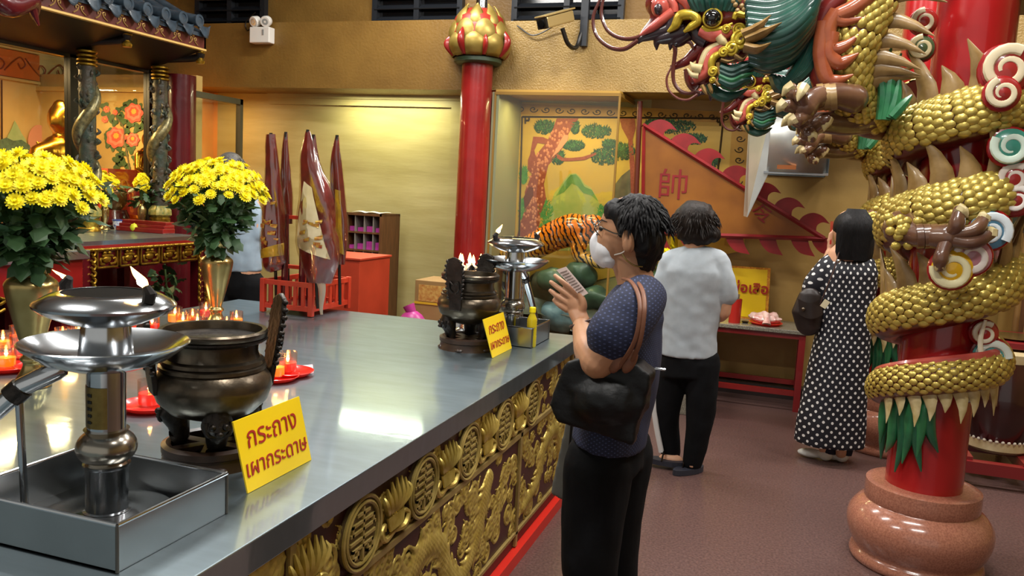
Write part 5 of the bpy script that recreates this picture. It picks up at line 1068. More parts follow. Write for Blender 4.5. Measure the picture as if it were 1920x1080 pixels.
q = PZ(1437, 600, zt4); q = V((q.x, 6.74, zt4)); t = thing('offering_bag', 'knotted clear plastic bag on a red tray on the granite table', 'offering', q); obj('red_tray', MB().lathe([(0, 0), (.10, 0), (.13, .02), (.125, .022), (.1, .006), (0, .006)], q, 28), m_sau, t)
mb = MB(); mb.ell((0, 0, .05), (.12, .09, .045), 26, 14); mb.v = [tuple(V(v)*(1+.3*noise.noise(V(v)*22))+q) for v in mb.v]; mb.tube([q+V((.0, -.05, .08)), q+V((.01, -.11, .06)), q+V((.01, -.13, .02))], [.03, .02, .035], 10); obj('bag', mb, mat('milky_plastic', '#ddbdb4', .15, 0, '#b86a62', 25, .6, coat=.6), t)
q = PZ(1398, 603, zt4); q = V((q.x, 6.72, zt4)); tag(reg(obj('small_dish', MB().lathe([(.02, 0), (.028, .012), (.03, .014), (.02, .008), (0, .006)], q, 18), m_bronze)), 'tiny brown dish right of the fortune stick cup', 'dish')
q = V((PZ(1228, 590, zt4).x, 6.75, zt4)); t = thing('altar_vase', 'dark vase of yellow flowers between the two women', 'vase', q); obj('body', MB().lathe([(.04, 0), (.06, .08), (.03, .2), (.04, .26), (0, .22)], q, 20), m_bronze_dk, t); bouquet('yellow flower bunch between the two women', (q.x, q.y, q.z+.26), .15, .3, 34, 40, 77, 'small altar flowers')
q = V((PZ(1250, 590, zt4).x, 6.9, zt4)); t = thing('yellow_candle', 'tall yellow candle with flower top behind the grey shirt', 'candle', q); obj('wax', MB().lathe([(.03, 0), (.03, .62), (.02, .66), (0, .66)], q, 18), mat('bright_yellow_wax', '#e8d82a', .4), t); obj('wick', MB().tube([q+V((0, 0, .655)), q+V((.01, 0, .72))], [.012, .004], 6), m_white, t)
# ================================================================ right edge: drum, stand, rail
D = V((1.30, 5.62, 0)); t = thing('temple_drum', 'barrel-shaped dark red drum with studded rim on a low red frame', 'drum', (D.x, D.y, .16)); dz = .17
m_dr = mat('dark_drum_lacquer', '#32110f', .22, 0, '#240c0b', 5, coat=.6)
obj('shell', MB().lathe([(.17, .03), (.205, .14), (.225, .28), (.225, .34), (.2, .48), (.165, .58)], (D.x, D.y, dz), 48), m_dr, t); obj('lower_skin', MB().lathe([(0, 0), (.16, 0), (.185, .02), (.184, .075), (.172, .08)], (D.x, D.y, dz), 48), mat('hide', '#c9b890', .5, 0, '#b09c70', 12), t); obj('upper_skin', MB().lathe([(.176, .55), (.176, .60), (.16, .615), (0, .615)], (D.x, D.y, dz), 48), mat('hide', '#c9b890', .5), t)
st = MB()
for k in range(36): a = k*PI/18; st.ell((D.x+.183*math.cos(a), D.y+.183*math.sin(a), dz+.078), .011, 8, 6)
o = obj('studs', st, mat('pale_studs', '#d8d0bc', .4), t); o['kind'] = 'stuff'
t = thing('drum_frame', 'low red wooden frame carrying the drum', 'stand', (D.x, D.y, 0))
for y in (D.y-.3, D.y+.2): obj('beam', MB().bb((D.x-.45, y-.03, .08), (D.x+.5, y+.03, .15)), m_lg, t, False)
for x in (D.x-.2, D.x+.12): obj('cross_beam', MB().bb((x-.03, D.y-.3, .10), (x+.03, D.y+.2, .17)), m_lg, t, False)
for x in (D.x-.42, D.x+.26):
    for y in (D.y-.3, D.y+.2): obj('leg', MB().bb((x-.03, y-.032, 0), (x+.03, y+.032, .1)), m_lg, t, False)
w = PY(1880, 700, 5.7); tz = PY(1890, 690, 5.7).z
t = thing('red_side_table', 'dark red turned-leg table at the right picture edge above the drum', 'table', (1.7, 5.75, 0)); obj('top', MB().bb((1.22, 5.5, .80), (2.4, 6.05, .84)), m_lg, t, False, bevel=.005)
for x, y in ((1.62, 5.56), (2.3, 5.56), (2.3, 6.0), (1.62, 6.0)): obj('leg', MB().lathe([(.03, 0), (.03, .1), (.045, .16), (.05, .26), (.03, .34), (.045, .42), (.03, .5), (.048, .6), (.035, .7), (.04, .8)], (x, y, 0), 20), m_lg, t)
obj('apron', MB().bb((1.62, 5.55, .72), (2.3, 5.58, .80)), m_lg, t, False)
for x in (1.5, 1.8): obj('baluster', MB().lathe([(.03, .84), (.05, .88), (.03, .94), (.055, 1.0), (.03, 1.1), (.035, 1.15)], (x, 5.9, 0), 18), m_lg, t)
tag(reg(obj('brass_gong_dish', MB().lathe([(0, 0), (.15, 0), (.17, .012), (.16, .014), (0, .006)], (1.36, 5.72, .84), 28), m_brass)), 'shallow brass dish on the dark red side table', 'dish')
t = thing('notice_panel', 'cream board standing at the right picture edge behind the dragon column', 'panel', (1.75, 6.1, 0)); obj('board', MB().prism([(1.42, 6.1, 1.2), (2.4, 6.1, .98), (2.4, 6.1, 1.30), (1.42, 6.1, 1.30)], (0, .03, 0)), mat('cream_board', '#a89a68', .4), t, False); obj('post', MB().tube([(1.44, 6.08, 0), (1.44, 6.08, 1.5)], .02, 12), mat('bamboo_post', '#8a6a3c', .4), t); obj('cap', MB().ell((1.44, 6.08, 1.5), .035, 12, 8), m_steel2, t)
t = thing('cream_cabinet', 'cream wooden cabinet with a dark box at the right picture border', 'cabinet', (2.1, 6.75, 0)); obj('carcass', MB().bb((1.55, 6.55, 0), (3.4, 7.05, 2.3)), mat('cream_wood', '#b5965a', .45, 0, '#a5864c', 4), t, False)
obj('edge_strip', MB().bb((1.55, 6.53, 0), (1.6, 6.56, 2.3)), m_wood, t, False); obj('door_gap', MB().bb((1.72, 6.545, 0), (1.73, 6.552, 1.45)), m_black, t, False)
t = thing('dark_niche_box', 'dark wall niche box at the right picture border', 'box', (2.0, 6.5, 1.4)); q = PY(1885, 432, 6.5); obj('box', MB().bb((q.x+.02, 6.42, q.z+.03), (2.6, 6.53, q.z+.8)), mat('black_green', '#2a2c1e', .3), t, False); obj('ledge', MB().bb((q.x, 6.38, q.z), (2.6, 6.53, q.z+.03)), m_black, t, False)
tag(reg(obj('wooden_crate', MB().bb((1.42, 5.05, 0), (1.9, 5.5, .3)), m_cb, smooth=False, bevel=.005)), 'tan box on the floor at the right picture edge', 'box') if False else None
# ================================================================ dragon columns
DX, DY = .665, 4.0
dc = thing('dragon_column', 'near red column on a granite pedestal wrapped by a gilded dragon', 'column', (DX, DY, 0), 'dragon columns')
m_gran = mat('pink_granite', '#a8705a', .18, 0, '#8c5a48', 130, .5, detail=2, coat=.3); m_cred = mat('bright_column_lacquer', '#a3181a', .24, 0, '#8c1214', 3, .5, .05, 14, coat=.5)
obj('pedestal', MB().lathe(spl([(.24, 0), (.27, .0), (.28, .025), (.27, .05), (.262, .06), (.285, .10), (.302, .16), (.296, .215), (.265, .26), (.238, .28), (.234, .286), (.238, .29), (.238, .355), (.232, .365), (.2, .367), (0, .367)], 2), (DX, DY, 0), 64), m_gran, dc, ang=60)
obj('shaft', MB().lathe([(.158, .36), (.156, 1.5), (.154, 3.98)], (DX, DY, 0), 56), m_cred, dc)
m_body = mat('dragon_belly_brown', '#6b2a1e', .3, 0, '#4a1a14', 10, coat=.3); m_scale = mat('gilded_scale', '#ccb55e', .32, .5, '#aa9442', 14); m_spine = mat('ivory_spine', '#9c7f50', .35, 0, '#75592f', 14, coat=.2); m_dorange = mat('orange_flame_paint', '#a35a38', .25, 0, '#8a4026', 12, coat=.5); m_maroon = mat('maroon_dragon_skin', '#7a2420', .28, 0, '#5a1818', 12, coat=.4); m_pink = mat('pink_dragon_skin', '#c05a4c', .28, 0, '#a8443c', 14, coat=.4); m_gr = mat('green_mane', '#1f4a3e', .28, 0, '#16352f', 10, coat=.4); m_gr2 = mat('leaf_green_paint', '#2f7a4a', .3, 0, '#1f5a3c', 12, coat=.4); m_gr3 = mat('deep_green_hair', '#1c5f40', .3, 0, '#174a34', 10, coat=.4); m_ivory = mat('ivory_claw', '#cdbd90', .35, 0, '#a8945f', 20); m_br = mat('brown_claw_paint', '#6a4a34', .28, 0, '#52352a', 14, coat=.5); m_ygold = mat('yellow_gilt', '#c9b03c', .28, .5, '#a08424', 16); m_dk = mat('dark_purple_paint', '#2c1c22', .3, coat=.4)
WA = -1.736
def hel(psi, z, r): a = WA+psi; return V((DX+r*math.cos(a), DY+r*math.sin(a), z))
kz = [(-PI*.62, .735), (-PI/2, .775), (0, .905), (PI/2, .955), (PI*1.5, 1.085), (2*PI, 1.21), (2.5*PI, 1.33), (3.5*PI, 1.50), (4*PI, 1.61), (4.5*PI, 1.72), (5.5*PI, 1.865), (6*PI, 1.97), (6.5*PI, 2.07), (7*PI, 2.10), (7.4*PI, 2.04)]
kr = [(-PI*.62, .07), (0, .078), (PI, .09), (2*PI, .102), (4*PI, .108), (7.4*PI, .108)]
psis = np.linspace(-PI*.62, 7.4*PI, 1040); zs = np.interp(psis, *zip(*kz)); zs = np.convolve(np.pad(zs, 28, 'edge'), np.ones(57)/57, 'valid'); rs = np.interp(psis, *zip(*kr))
cen = [hel(p, z, .165+.045) for p, z in zip(psis, zs)]
def sweep(pts, R, outs, sq=1, seg=20):
    mb = MB(); vs = []; n = len(pts)
    for i in range(n):
        t = (pts[min(i+1, n-1)]-pts[max(i-1, 0)]).normalized(); o = (outs[i]-t*outs[i].dot(t)).normalized(); s = o.cross(t)
        for k in range(seg): a = 2*PI*k/seg; vs.append(pts[i]+o*(R[i]*math.cos(a)*.9)+s*(R[i]*math.sin(a)))
    return mb.add(vs, [(i*seg+k, i*seg+(k+1) % seg, (i+1)*seg+(k+1) % seg, (i+1)*seg+k) for i in range(n-1) for k in range(seg)]+[tuple(reversed(range(seg))), tuple((n-1)*seg+k for k in range(seg))])
outs = [V((math.cos(WA+p), math.sin(WA+p), 0)) for p in psis]
coil = obj('coiled_body', sweep(cen[::4], rs[::4], outs[::4]), m_body, dc)
sm = MB(); w, l = .0215, .027
rim = [(w*math.cos(a)*(1 if math.sin(a) < .2 else .9), l*math.sin(a), -.002) for a in np.linspace(0, 2*PI, 11)[:-1]]; mid = [(x*.72, y*.72-.002, .009) for x, y, z in rim]
sm.add(rim+mid+[(0, -.004, .0105)], [(i, (i+1) % 10, 10+(i+1) % 10, 10+i) for i in range(10)]+[(10+i, 10+(i+1) % 10, 20) for i in range(10)]); SCM = sm.mesh('scale', m_scale, True, 80)
nsc = 0; rest = MB(); cand_ = []
def scales(pts, R, outs, a0, a1, parent, vis):
    n = len(pts); L = np.concatenate([[0], np.cumsum([(pts[i+1]-pts[i]).length for i in range(n-1)])]); row = 0
    step = .034; s_ = .02
    while s_ < L[-1]-.02:
        i = min(int(np.searchsorted(L, s_)), n-1); r = R[i]; p = pts[i]; t = (pts[min(i+1, n-1)]-pts[max(i-1, 0)]).normalized(); o = (outs[i]-t*outs[i].dot(t)).normalized(); sd = o.cross(t)
        if vis(i):
            k = max(5, int(round(r*(a1-a0)/.035))); da = (a1-a0)/k
            for j in range(k):
                a = a0+da*(j+.5*(row % 2)); nrm = (o*math.cos(a)*.9+sd*math.sin(a)).normalized(); pos = p+o*(r*.9*math.cos(a))+sd*(r*math.sin(a))
                y = (t*-1); x = y.cross(nrm).normalized(); zz = (nrm-y*.0+t*.0).normalized(); zz = (nrm-t*(-.25)*-1).normalized(); x = t.cross(zz).normalized(); y = zz.cross(x)
                M = Matrix(((x.x, y.x, zz.x, pos.x), (x.y, y.y, zz.y, pos.y), (x.z, y.z, zz.z, pos.z), (0, 0, 0, 1))); cand_.append(((pos-CAM).length-.8*nrm.dot((CAM-pos).normalized()), M, r/.105))
        s_ += step*.80*max(.75, r/.105); row += 1
scales(cen, rs, outs, -.75, 1.45, dc, lambda i: abs((psis[i]+PI) % (2*PI)-PI) < 2.15)
# spines along the crest
def spine(p, d, t, h, w, m=None, par=None): obj('spine', MB().tube([p-d*.02, p+d*(h*.25)+t*h*.06, p+d*(h*.6)+t*h*.02, p+d*h-t*h*.10], [w*1.25, w, w*.6, w*.06], 8, .45, t), m or m_spine, par or dc)
rg = random.Random(6); i = 40; alt = 0
while i < 1000:
    ps = psis[i]; 
    if abs((ps+PI) % (2*PI)-PI) < 2.2:
        t = (cen[i+1]-cen[i-1]).normalized(); o = outs[i]; s = o.cross(t); d = (s+o*.12).normalized(); top = cen[i]+s*rs[i]*.95+o*rs[i]*.25
        if ps < PI*.7: d = (-s+o*.15).normalized(); top = cen[i]-s*rs[i]*.9+o*rs[i]*.2; spine(top, d, t, (.11, .08, .13)[alt % 3], .026, m_ivory)
        else: spine(top, d, t, (.21, .13, .23, .12)[alt % 4]*rg.uniform(.9, 1.1), .042)
        i += 11 if ps < PI*.7 else 17; alt += 1
    else: i += 6
# pink top band on the tail coil
bd = MB(); ii = [k for k in range(0, 1040, 4) if -PI*.5 < psis[k] < PI*.5]; bd.tube([cen[k]+outs[k]*(rs[k]*.35)+V((0, 0, rs[k]*.9)) for k in ii], .02, 8); obj('tail_band', bd, m_pink, dc)
# neck rising at the left of the column
npx = [(1655, 225, 4.02), (1620, 212, 3.92), (1592, 180, 3.84), (1588, 130, 3.80), (1604, 70, 3.78), (1632, 0, 3.78), (1640, -70, 3.78), (1600, -135, 3.78), (1530, -140, 3.79), (1470, -80, 3.8), (1440, -10, 3.8)]
npts = [V(p) for p in spl([tuple(PY(*p)) for p in npx], 7)]; NR = np.interp(np.linspace(0, 1, len(npts)), [0, .2, .35, .6, 1], [.09, .1, .105, .11, .12]); nouts = [V((-.25, -1, 0))]*len(npts)
obj('neck', sweep(npts, list(NR), nouts), m_body, dc)
scales(npts[2:40], list(NR[2:40]), nouts, -1.3, .8, dc, lambda i: True)
for k in range(12, 46, 4):
    t = (npts[k+1]-npts[k-1]).normalized(); s = nouts[k].cross(t).normalized()*-1; spine(npts[k]+s*NR[k]*.8, (s+t*.05).normalized(), t, .2, .03)
cand_.sort(key=lambda c: c[0])
for n_, (dd, M, sc_) in enumerate(cand_):
    if n_ < 300:
        o = bpy.data.objects.new('scale', SCM); COL.objects.link(o); o.parent = dc; M2 = M.copy(); M2.translation = M.translation-V((DX, DY, 0)); o.matrix_local = M2 @ Matrix.Diagonal((sc_,)*3+(1,)) if abs(sc_-1) > .02 else M2
    else: rest.add([M@(V(v)*sc_) for v in sm.v], sm.f)
o = obj('scales', rest, m_scale, dc, ang=80); o['kind'] = 'stuff'
# flames down the chest
fl = [[(1640, -15), (1600, 15), (1570, 30), (1585, 40), (1635, 30)], [(1570, 20), (1552, 55), (1560, 90), (1585, 85), (1615, 62)], [(1560, 60), (1554, 100), (1572, 118), (1590, 112), (1610, 100)], [(1545, 40), (1540, 100), (1550, 145), (1572, 150), (1600, 140)]]
for q in fl: obj('flame_fin', MB().tube(spl([tuple(PY(x, y, 3.68)) for x, y in q], 6), [.03, .034, .03, .022, .004], 10, .7), m_dorange, dc)
for q in ([(1560, 10), (1538, 60), (1535, 120), (1550, 170), (1580, 195)], [(1600, -20), (1550, 20), (1530, 80)]): obj('belly_plate', MB().tube(spl([tuple(PY(x, y, 3.74)) for x, y in q], 6), [.04, .045, .045, .03], 12), m_maroon, dc)
# limbs with claws
def limb(path, rad, fingers, m_up=None, Yh=3.7):
    ar = obj('foreleg', MB().tube(spl([tuple(PY(*p)) for p in path], 6), rad, 14, round_=True), m_up or m_br, dc)
    for f_, tip in fingers:
        pts = [tuple(PY(*p)) for p in f_]; fg = obj('toe', MB().tube(spl(pts, 5), [.03, .026, .03, .022], 10, round_=True), m_br, ar); a, b = V(pts[-1]), PY(*tip); obj('claw', MB().tube(spl([tuple(a-(b-a)*.25), tuple(a.lerp(b, .5)+V((0, 0, .006))), tuple(b)], 4), [.026, .022, .002], 8), m_ivory, ar)
    return ar
l1 = limb([(1600, 185, 3.72), (1560, 178, 3.66), (1525, 186, 3.6), (1508, 200, 3.58)], [.06, .05, .045, .055], [([(1505, 195, 3.58), (1488, 178, 3.55), (1484, 165, 3.54)], (1466, 180, 3.54)), ([(1505, 205, 3.57), (1480, 198, 3.55), (1470, 196, 3.54)], (1456, 212, 3.54)), ([(1510, 200, 3.56), (1500, 180, 3.53), (1505, 168, 3.53)], (1495, 190, 3.5)), ([(1515, 210, 3.58), (1500, 222, 3.55), (1490, 225, 3.54)], (1478, 236, 3.54))])
for k, x in enumerate((1538, 1550, 1562)): p = PY(x, 182, 3.635); obj('gilt_cuff', MB().tube([p+V((-.012, 0, -.002)), p+V((.012, 0, .002))], .054, 16), m_spine, l1)
l3 = limb([(1625, 225, 3.9), (1580, 232, 3.85), (1540, 230, 3.78), (1515, 238, 3.72)], [.06, .05, .045, .05], [([(1512, 235, 3.7), (1498, 228, 3.68), (1486, 222, 3.67)], (1464, 238, 3.66)), ([(1520, 242, 3.7), (1512, 250, 3.68), (1522, 258, 3.67)], (1530, 262, 3.66)), ([(1530, 235, 3.7), (1545, 225, 3.66), (1550, 226, 3.66)], (1545, 246, 3.65))])
l2 = limb([(1690, 428, 3.72), (1715, 440, 3.66), (1745, 443, 3.62), (1775, 445, 3.60)], [.075, .05, .045, .055], [([(1775, 448, 3.58), (1820, 455, 3.57), (1858, 438, 3.6)], (1862, 425, 3.6)), ([(1775, 440, 3.58), (1825, 432, 3.57), (1845, 410, 3.6)], (1850, 400, 3.6)), ([(1780, 436, 3.58), (1792, 425, 3.56), (1798, 395, 3.57)], (1815, 408, 3.56)), ([(1775, 452, 3.58), (1765, 480, 3.55), (1762, 500, 3.56)], (1755, 508, 3.55))])
for x in (1724, 1738, 1752): p = PY(x, 443, 3.625); obj('gilt_cuff', MB().tube([p+V((-.012, 0, -.002)), p+V((.012, 0, .002))], .05, 16), m_br, l2)
for k in range(26):
    a = rg.uniform(0, 6.28); rr = rg.uniform(0, .07); p = PY(1692, 432, 3.65)+V((rr*math.cos(a), -.02+rr*.3, rr*math.sin(a)*1.2)); o = MB().ell(p, (.019, .012, .019), 8, 6); obj('elbow_scale', o, m_scale, l2)
# painted cloud scrolls
def cloud(x, y, r, Y, c1, c2='#ddd2b8', rot=0):
    c = PY(x, y, Y); nm = 'cloud_%s' % c1.strip('#'); d = MB().lathe([(0, -.03), (r*.98, -.03), (r, 0), (r*.7, .014), (0, .02)], c, 28, Matrix.Rotation(PI/2, 3, 'X')); cl = obj('cloud_scroll', d, mat(nm, c1, .25, 0, coat=.5), dc)
    obj('white_band', MB().tube([(c.x+r*(.9-.09*t)*math.cos(t*1.25+rot), Y-.014, c.z+r*(.9-.09*t)*math.sin(t*1.25+rot)) for t in np.linspace(0, 7, 28)], [r*.24, r*.22, r*.16, r*.1], 8, .6), mat('ivory_cloud_'+c2.strip('#'), c2, .25, coat=.5), cl)
    obj('red_back', MB().tube([(c.x+r*1.0*math.cos(t), Y+.02, c.z+r*1.0*math.sin(t)) for t in np.linspace(0, 6.28, 25)], r*.16, 8), m_cred, cl)
for a in ((1856, 432, .075, 3.7, '#4f7f9a', '#cfd8dc', -.6), (1822, 482, .07, 3.62, '#b27a86', '#ddd2c8', 2.2), (1785, 505, .075, 3.6, '#d9a81c', '#ded5a8', 3.0), (1888, 130, .09, 3.72, '#9a2a24', '#d8caa8', 1), (1880, 175, .06, 3.66, '#8f2420', '#d8caa8', 2), (1895, 275, .07, 3.72, '#3f8a78', '#cfe0d0', 2.6), (1900, 335, .06, 3.75, '#a02a28', '#e0d4c8', 1), (1905, 375, .06, 3.75, '#8c2a26', '#e0d8d0', 0), (1858, 668, .07, 3.86, '#3a8f8c', '#d8dfd4', 0), (1846, 625, .05, 3.84, '#a02222', '#ddd2b8', 1), (1852, 700, .05, 3.84, '#2f7f80', '#d8d4c0', 2), (1815, 735, .045, 3.82, '#5a7a9a', '#cfc8a8', 1.5), (1732, 40, .05, 3.86, '#9a2a24', '#d8caa8', 1.6), (1728, 90, .05, 3.86, '#4a5a3a', '#cdbd90', 1.6)): cloud(*a)
for q in ([(1848, 600), (1838, 640), (1842, 690), (1832, 730)], [(1895, 195), (1885, 240), (1905, 300)]): obj('white_ribbon', MB().tube(spl([tuple(PY(x, y, 3.8)) for x, y in q], 6), [.006, .010, .010, .004], 8, .5), mat('ivory_cloud_ddd2b8', '#ddd2b8', .25, coat=.5), dc)
# green tail tuft
def strands(name, cols, n, f, par, m): 
    for k in range(n):
        pts, R = f(k/(n-1) if n > 1 else 0, k); obj(name, MB().tube(spl([tuple(p) for p in pts], 6), R, 8, .8), m, par)
def tailf(u, k):
    x0, x1 = 1668+78*u, [1660, 1668, 1672, 1690, 1700, 1722, 1712, 1745, 1752][k % 9]; y1 = [868, 850, 872, 880, 860, 872, 842, 850, 832][k % 9]
    r = .165+.02; 
    def P(x, y): p = PY(x, y, DY-.13); dx = p.x-DX; yy = DY-math.sqrt(max(.0, .185**2-dx*dx)) if abs(dx) < .185 else DY; return V((p.x, yy-.01*(k % 2), p.z))
    return [P(x0-4, 722), P(x0, 745), P(x0+(x1-x0)*.2-6*(1-u)+6, 790), P(x0+(x1-x0)*.75+4, 830), P(x1, y1)], [.016, .022, .022, .018, .003]
def hug(x, y, o):      # pixel on the shaft's near surface
    p = PY(x, y, DY-.13); dx = p.x-DX; return V((p.x, DY-math.sqrt(max(.0, .18**2-dx*dx))-o, p.z)) if abs(dx) < .18 else V((p.x, DY-.02-o, p.z))
TL = [[(1690, 730), (1672, 770), (1662, 820), (1656, 874)], [(1700, 730), (1682, 775), (1674, 825), (1664, 856)], [(1712, 730), (1695, 775), (1692, 830), (1678, 886)], [(1720, 730), (1706, 775), (1702, 815), (1690, 866)], [(1728, 732), (1716, 775), (1716, 825), (1724, 878)], [(1736, 734), (1726, 775), (1724, 800), (1716, 850)], [(1742, 736), (1738, 775), (1742, 808), (1755, 842)], [(1684, 728), (1668, 765), (1660, 800), (1655, 840)]]
for k, q in enumerate(TL): obj('tail_hair', MB().tube(spl([tuple(hug(x, y, .004+.012*(k % 2))) for x, y in q], 8), [.022, .028, .028, .024, .016, .003], 10), m_gr2 if k % 2 else m_gr3, dc)
def side_tuft(u, k):
    return [PY(1668+20*u, 165+30*u, 3.8), PY(1665+30*u, 195, 3.78), PY(1672+38*u, 100+60*u+15, 3.76)], [.012, .02, .004]
for k, q in enumerate(([(1652, 225), (1658, 180), (1656, 140), (1672, 88)], [(1660, 225), (1668, 185), (1672, 150), (1690, 100)], [(1668, 222), (1680, 190), (1688, 140)], [(1672, 220), (1690, 200), (1710, 178)])): obj('green_tuft', MB().tube(spl([tuple(PY(x, y, 3.80-.01*k)) for x, y in q], 5), [.022, .026, .02, .004], 8), m_gr2, dc)
# ---------------------------------------------------------------- head
HYY = 3.80; Hd = lambda x, y, d=0: PY(x, y, HYY+d)
hb = MB()
hb.tube(spl([tuple(Hd(*p)) for p in ((1232, 8), (1262, 14), (1300, 18), (1345, 14), (1400, 10), (1450, 5))], 5), [.055, .07, .085, .11, .13, .12], 18, round_=True)
hb.ell(Hd(1238, 6, 0), (.06, .09, .06), 16, 12)
hb.tube(spl([tuple(Hd(*p)) for p in ((1335, 55), (1372, 55), (1400, 62), (1430, 60))], 5), [.06, .07, .08, .09], 16, round_=True)
hb.tube(spl([tuple(Hd(*p)) for p in ((1250, 30), (1225, 50), (1205, 68))], 5), [.05, .035, .022], 14, round_=True)
head = blob('head', hb, m_maroon, dc, .012, 4)
for k, q in enumerate(([(1225, 8), (1245, -6), (1262, 8), (1266, 24)], [(1262, -8), (1282, 0), (1292, 18)], [(1278, -10), (1300, 2), (1312, 22)], [(1292, -12), (1318, -2), (1328, 18)])): obj('snout_fold', MB().tube(spl([tuple(Hd(x, y, -.075)) for x, y in q], 6), [.018, .024, .016], 10), m_pink, head)
obj('nostril', MB().ell(Hd(1235, 17, -.092), (.02, .02, .026), 14, 10), m_dk, head); obj('nose_bulb', MB().ell(Hd(1242, 12, -.055), (.05, .05, .055), 18, 12), m_pink, head)
obj('upper_lip', MB().tube(spl([tuple(Hd(x, y, -.08)) for x, y in ((1262, 22), (1240, 38), (1222, 52), (1200, 66))], 6), [.022, .022, .02, .006], 10), m_pink, head)
lip = MB()
for pts, R in (([(1262, 28), (1258, 52), (1232, 62), (1205, 72), (1196, 82)], [.04, .04, .03, .016, .004]), ([(1285, 60), (1262, 66), (1234, 76), (1231, 94)], [.04, .04, .022, .003]), ([(1290, 62), (1272, 76), (1260, 80), (1256, 94)], [.035, .03, .02, .003]), ([(1300, 48), (1308, 68), (1325, 78)], [.035, .03, .03])):
    lip.tube(spl([tuple(Hd(x, y, -.05)) for x, y in pts], 5), R, 10)
obj('dark_upper_teeth', lip, m_dk, head)
g = MB(); g.tube(spl([tuple(Hd(x, y, -.10)) for x, y in ((1252, 60), (1266, 48), (1276, 30), (1298, 28), (1308, 40), (1296, 50), (1282, 60))], 6), [.006, .02, .024, .022, .02, .018, .006], 10); obj('gilt_lip_curl', g, m_ygold, head)
obj('eye_socket', MB().lathe([(.040, -.004), (.043, .0), (.040, .006), (.036, .006)], Hd(1336, 34, -.115), 24, Matrix.Rotation(PI/2, 3, 'X')), m_ygold, head); obj('eye', MB().ell(Hd(1336, 34, -.115), (.037, .035, .037), 20, 14), mat('black_eye', '#0c0a0a', .06, coat=1), head)
for k in range(9): a = (k-4)*.3; p = Hd(1340, 14, -.1); obj('brow_hair', MB().tube(spl([tuple(p+V((.1*math.sin(a)*.8, 0, -.01))), tuple(p+V((.1*math.sin(a)*1.1, -.02, .03))), tuple(p+V((.1*math.sin(a)*1.3, -.02, .075)))], 4), [.02, .015, .004], 8), m_gr, head)
for k, q in enumerate(([(1316, 50), (1330, 58), (1352, 55), (1374, 44)], )): obj('eyelid', MB().tube(spl([tuple(Hd(x, y, -.10)) for x, y in q], 6), [.008, .014, .014, .006], 8), m_ygold, head)
obj('cheek', MB().tube(spl([tuple(Hd(x, y, -.085)) for x, y in ((1312, 58), (1335, 66), (1360, 62), (1380, 52))], 6), [.02, .03, .03, .018], 10), m_pink, head)
def curl(x, y, r, d, m=None, par=None, turns=2.2, fl=1, th=.22):
    c = Hd(x, y, d); obj('gilt_curl', MB().tube([(c.x+fl*r*(1-t/(turns*7))*math.cos(t), c.y-.012*(t/(turns*6)), c.z+r*(1-t/(turns*7))*math.sin(t)) for t in np.linspace(0, turns*6, 34)], [r*th, r*th*1.2, r*th], 8), m or m_ygold, par or head); obj('curl_disc', MB().ell(c+V((0, .012, 0)), (r, .02, r), 16, 8), m_br, par or head)
curl(1385, 56, .027, -.1); curl(1390, 75, .044, -.105); curl(1373, 92, .032, -.11); curl(1357, 98, .022, -.12); curl(1337, 135, .022, -.12); curl(1336, 151, .014, -.12); curl(1362, 55, .02, -.11)
jaw = obj('lower_jaw', MB().tube(spl([tuple(Hd(x, y, -.02)) for x, y in ((1378, 88), (1350, 92), (1330, 112), (1324, 138), (1302, 150))], 6), [.07, .06, .055, .055, .04], 14, round_=True), m_maroon, dc)
for off, m, r in (((-9, -8), m_ivory, .02), ((0, 0), m_pink, .024), ((12, 7), m_ygold, .016)):
    q = [(1352, 82), (1328, 96), (1318, 118), (1314, 134)] if m is m_ivory else ([(1358, 86), (1336, 98), (1326, 118), (1322, 136), (1300, 150)] if m is m_pink else [(1356, 98), (1340, 106), (1334, 118), (1334, 134)])
    obj('jaw_band', MB().tube(spl([tuple(Hd(x, y, -.085-(.02 if m is m_ygold else 0))) for x, y in q], 6), [r*.7, r, r, r*.8], 10), m, jaw)
obj('tongue', MB().tube(spl([tuple(Hd(x, y, -.01)) for x, y in ((1335, 74), (1312, 92), (1290, 112), (1276, 120), (1258, 128))], 6), [.045, .032, .022, .018, .013], 12), m_maroon, jaw)
for q, R in (([(1348, 68), (1356, 78), (1366, 86)], [.02, .018, .003]), ([(1316, 130), (1302, 126), (1294, 116)], [.022, .018, .002]), ([(1310, 142), (1298, 140), (1288, 128)], [.016, .012, .002])): obj('fang', MB().tube(spl([tuple(Hd(x, y, -.1)) for x, y in q], 4), R, 10), m_ivory, jaw)
for q in ([(1392, 66), (1420, 52), (1446, 28)], [(1398, 76), (1430, 62), (1466, 42)], [(1396, 88), (1420, 92), (1446, 80)], [(1378, 104), (1392, 112), (1400, 104)], [(1352, 112), (1366, 116), (1380, 110)], [(1346, 118), (1348, 138), (1352, 150)], [(1340, 150), (1348, 160), (1352, 156)], [(1330, 158), (1334, 170), (1336, 176)], [(1316, 160), (1322, 172), (1326, 178)]):
    obj('cheek_spike', MB().tube(spl([tuple(Hd(x, y, -.24 if q[-1][0] > 1420 else -.11)) for x, y in q], 5), [.046, .04, .003] if q[-1][1] < 100 else [.018, .016, .002], 8, .5, (0, 1, 0)), m_spine, head)
obj('gilt_ear', MB().tube(spl([tuple(Hd(x, y, -.12)) for x, y in ((1376, 36), (1382, 26), (1396, 28), (1412, 24), (1420, 20))], 5), [.01, .016, .014, .012, .003], 8), m_ygold, head)
for k in range(13): p = Hd(1375+12*(k % 5)+4*(k//5), 2+9*(k//5)-2*(k % 2), -.125); obj('scalp_knob', MB().ell(p, .011, 10, 8), m_spine, head)
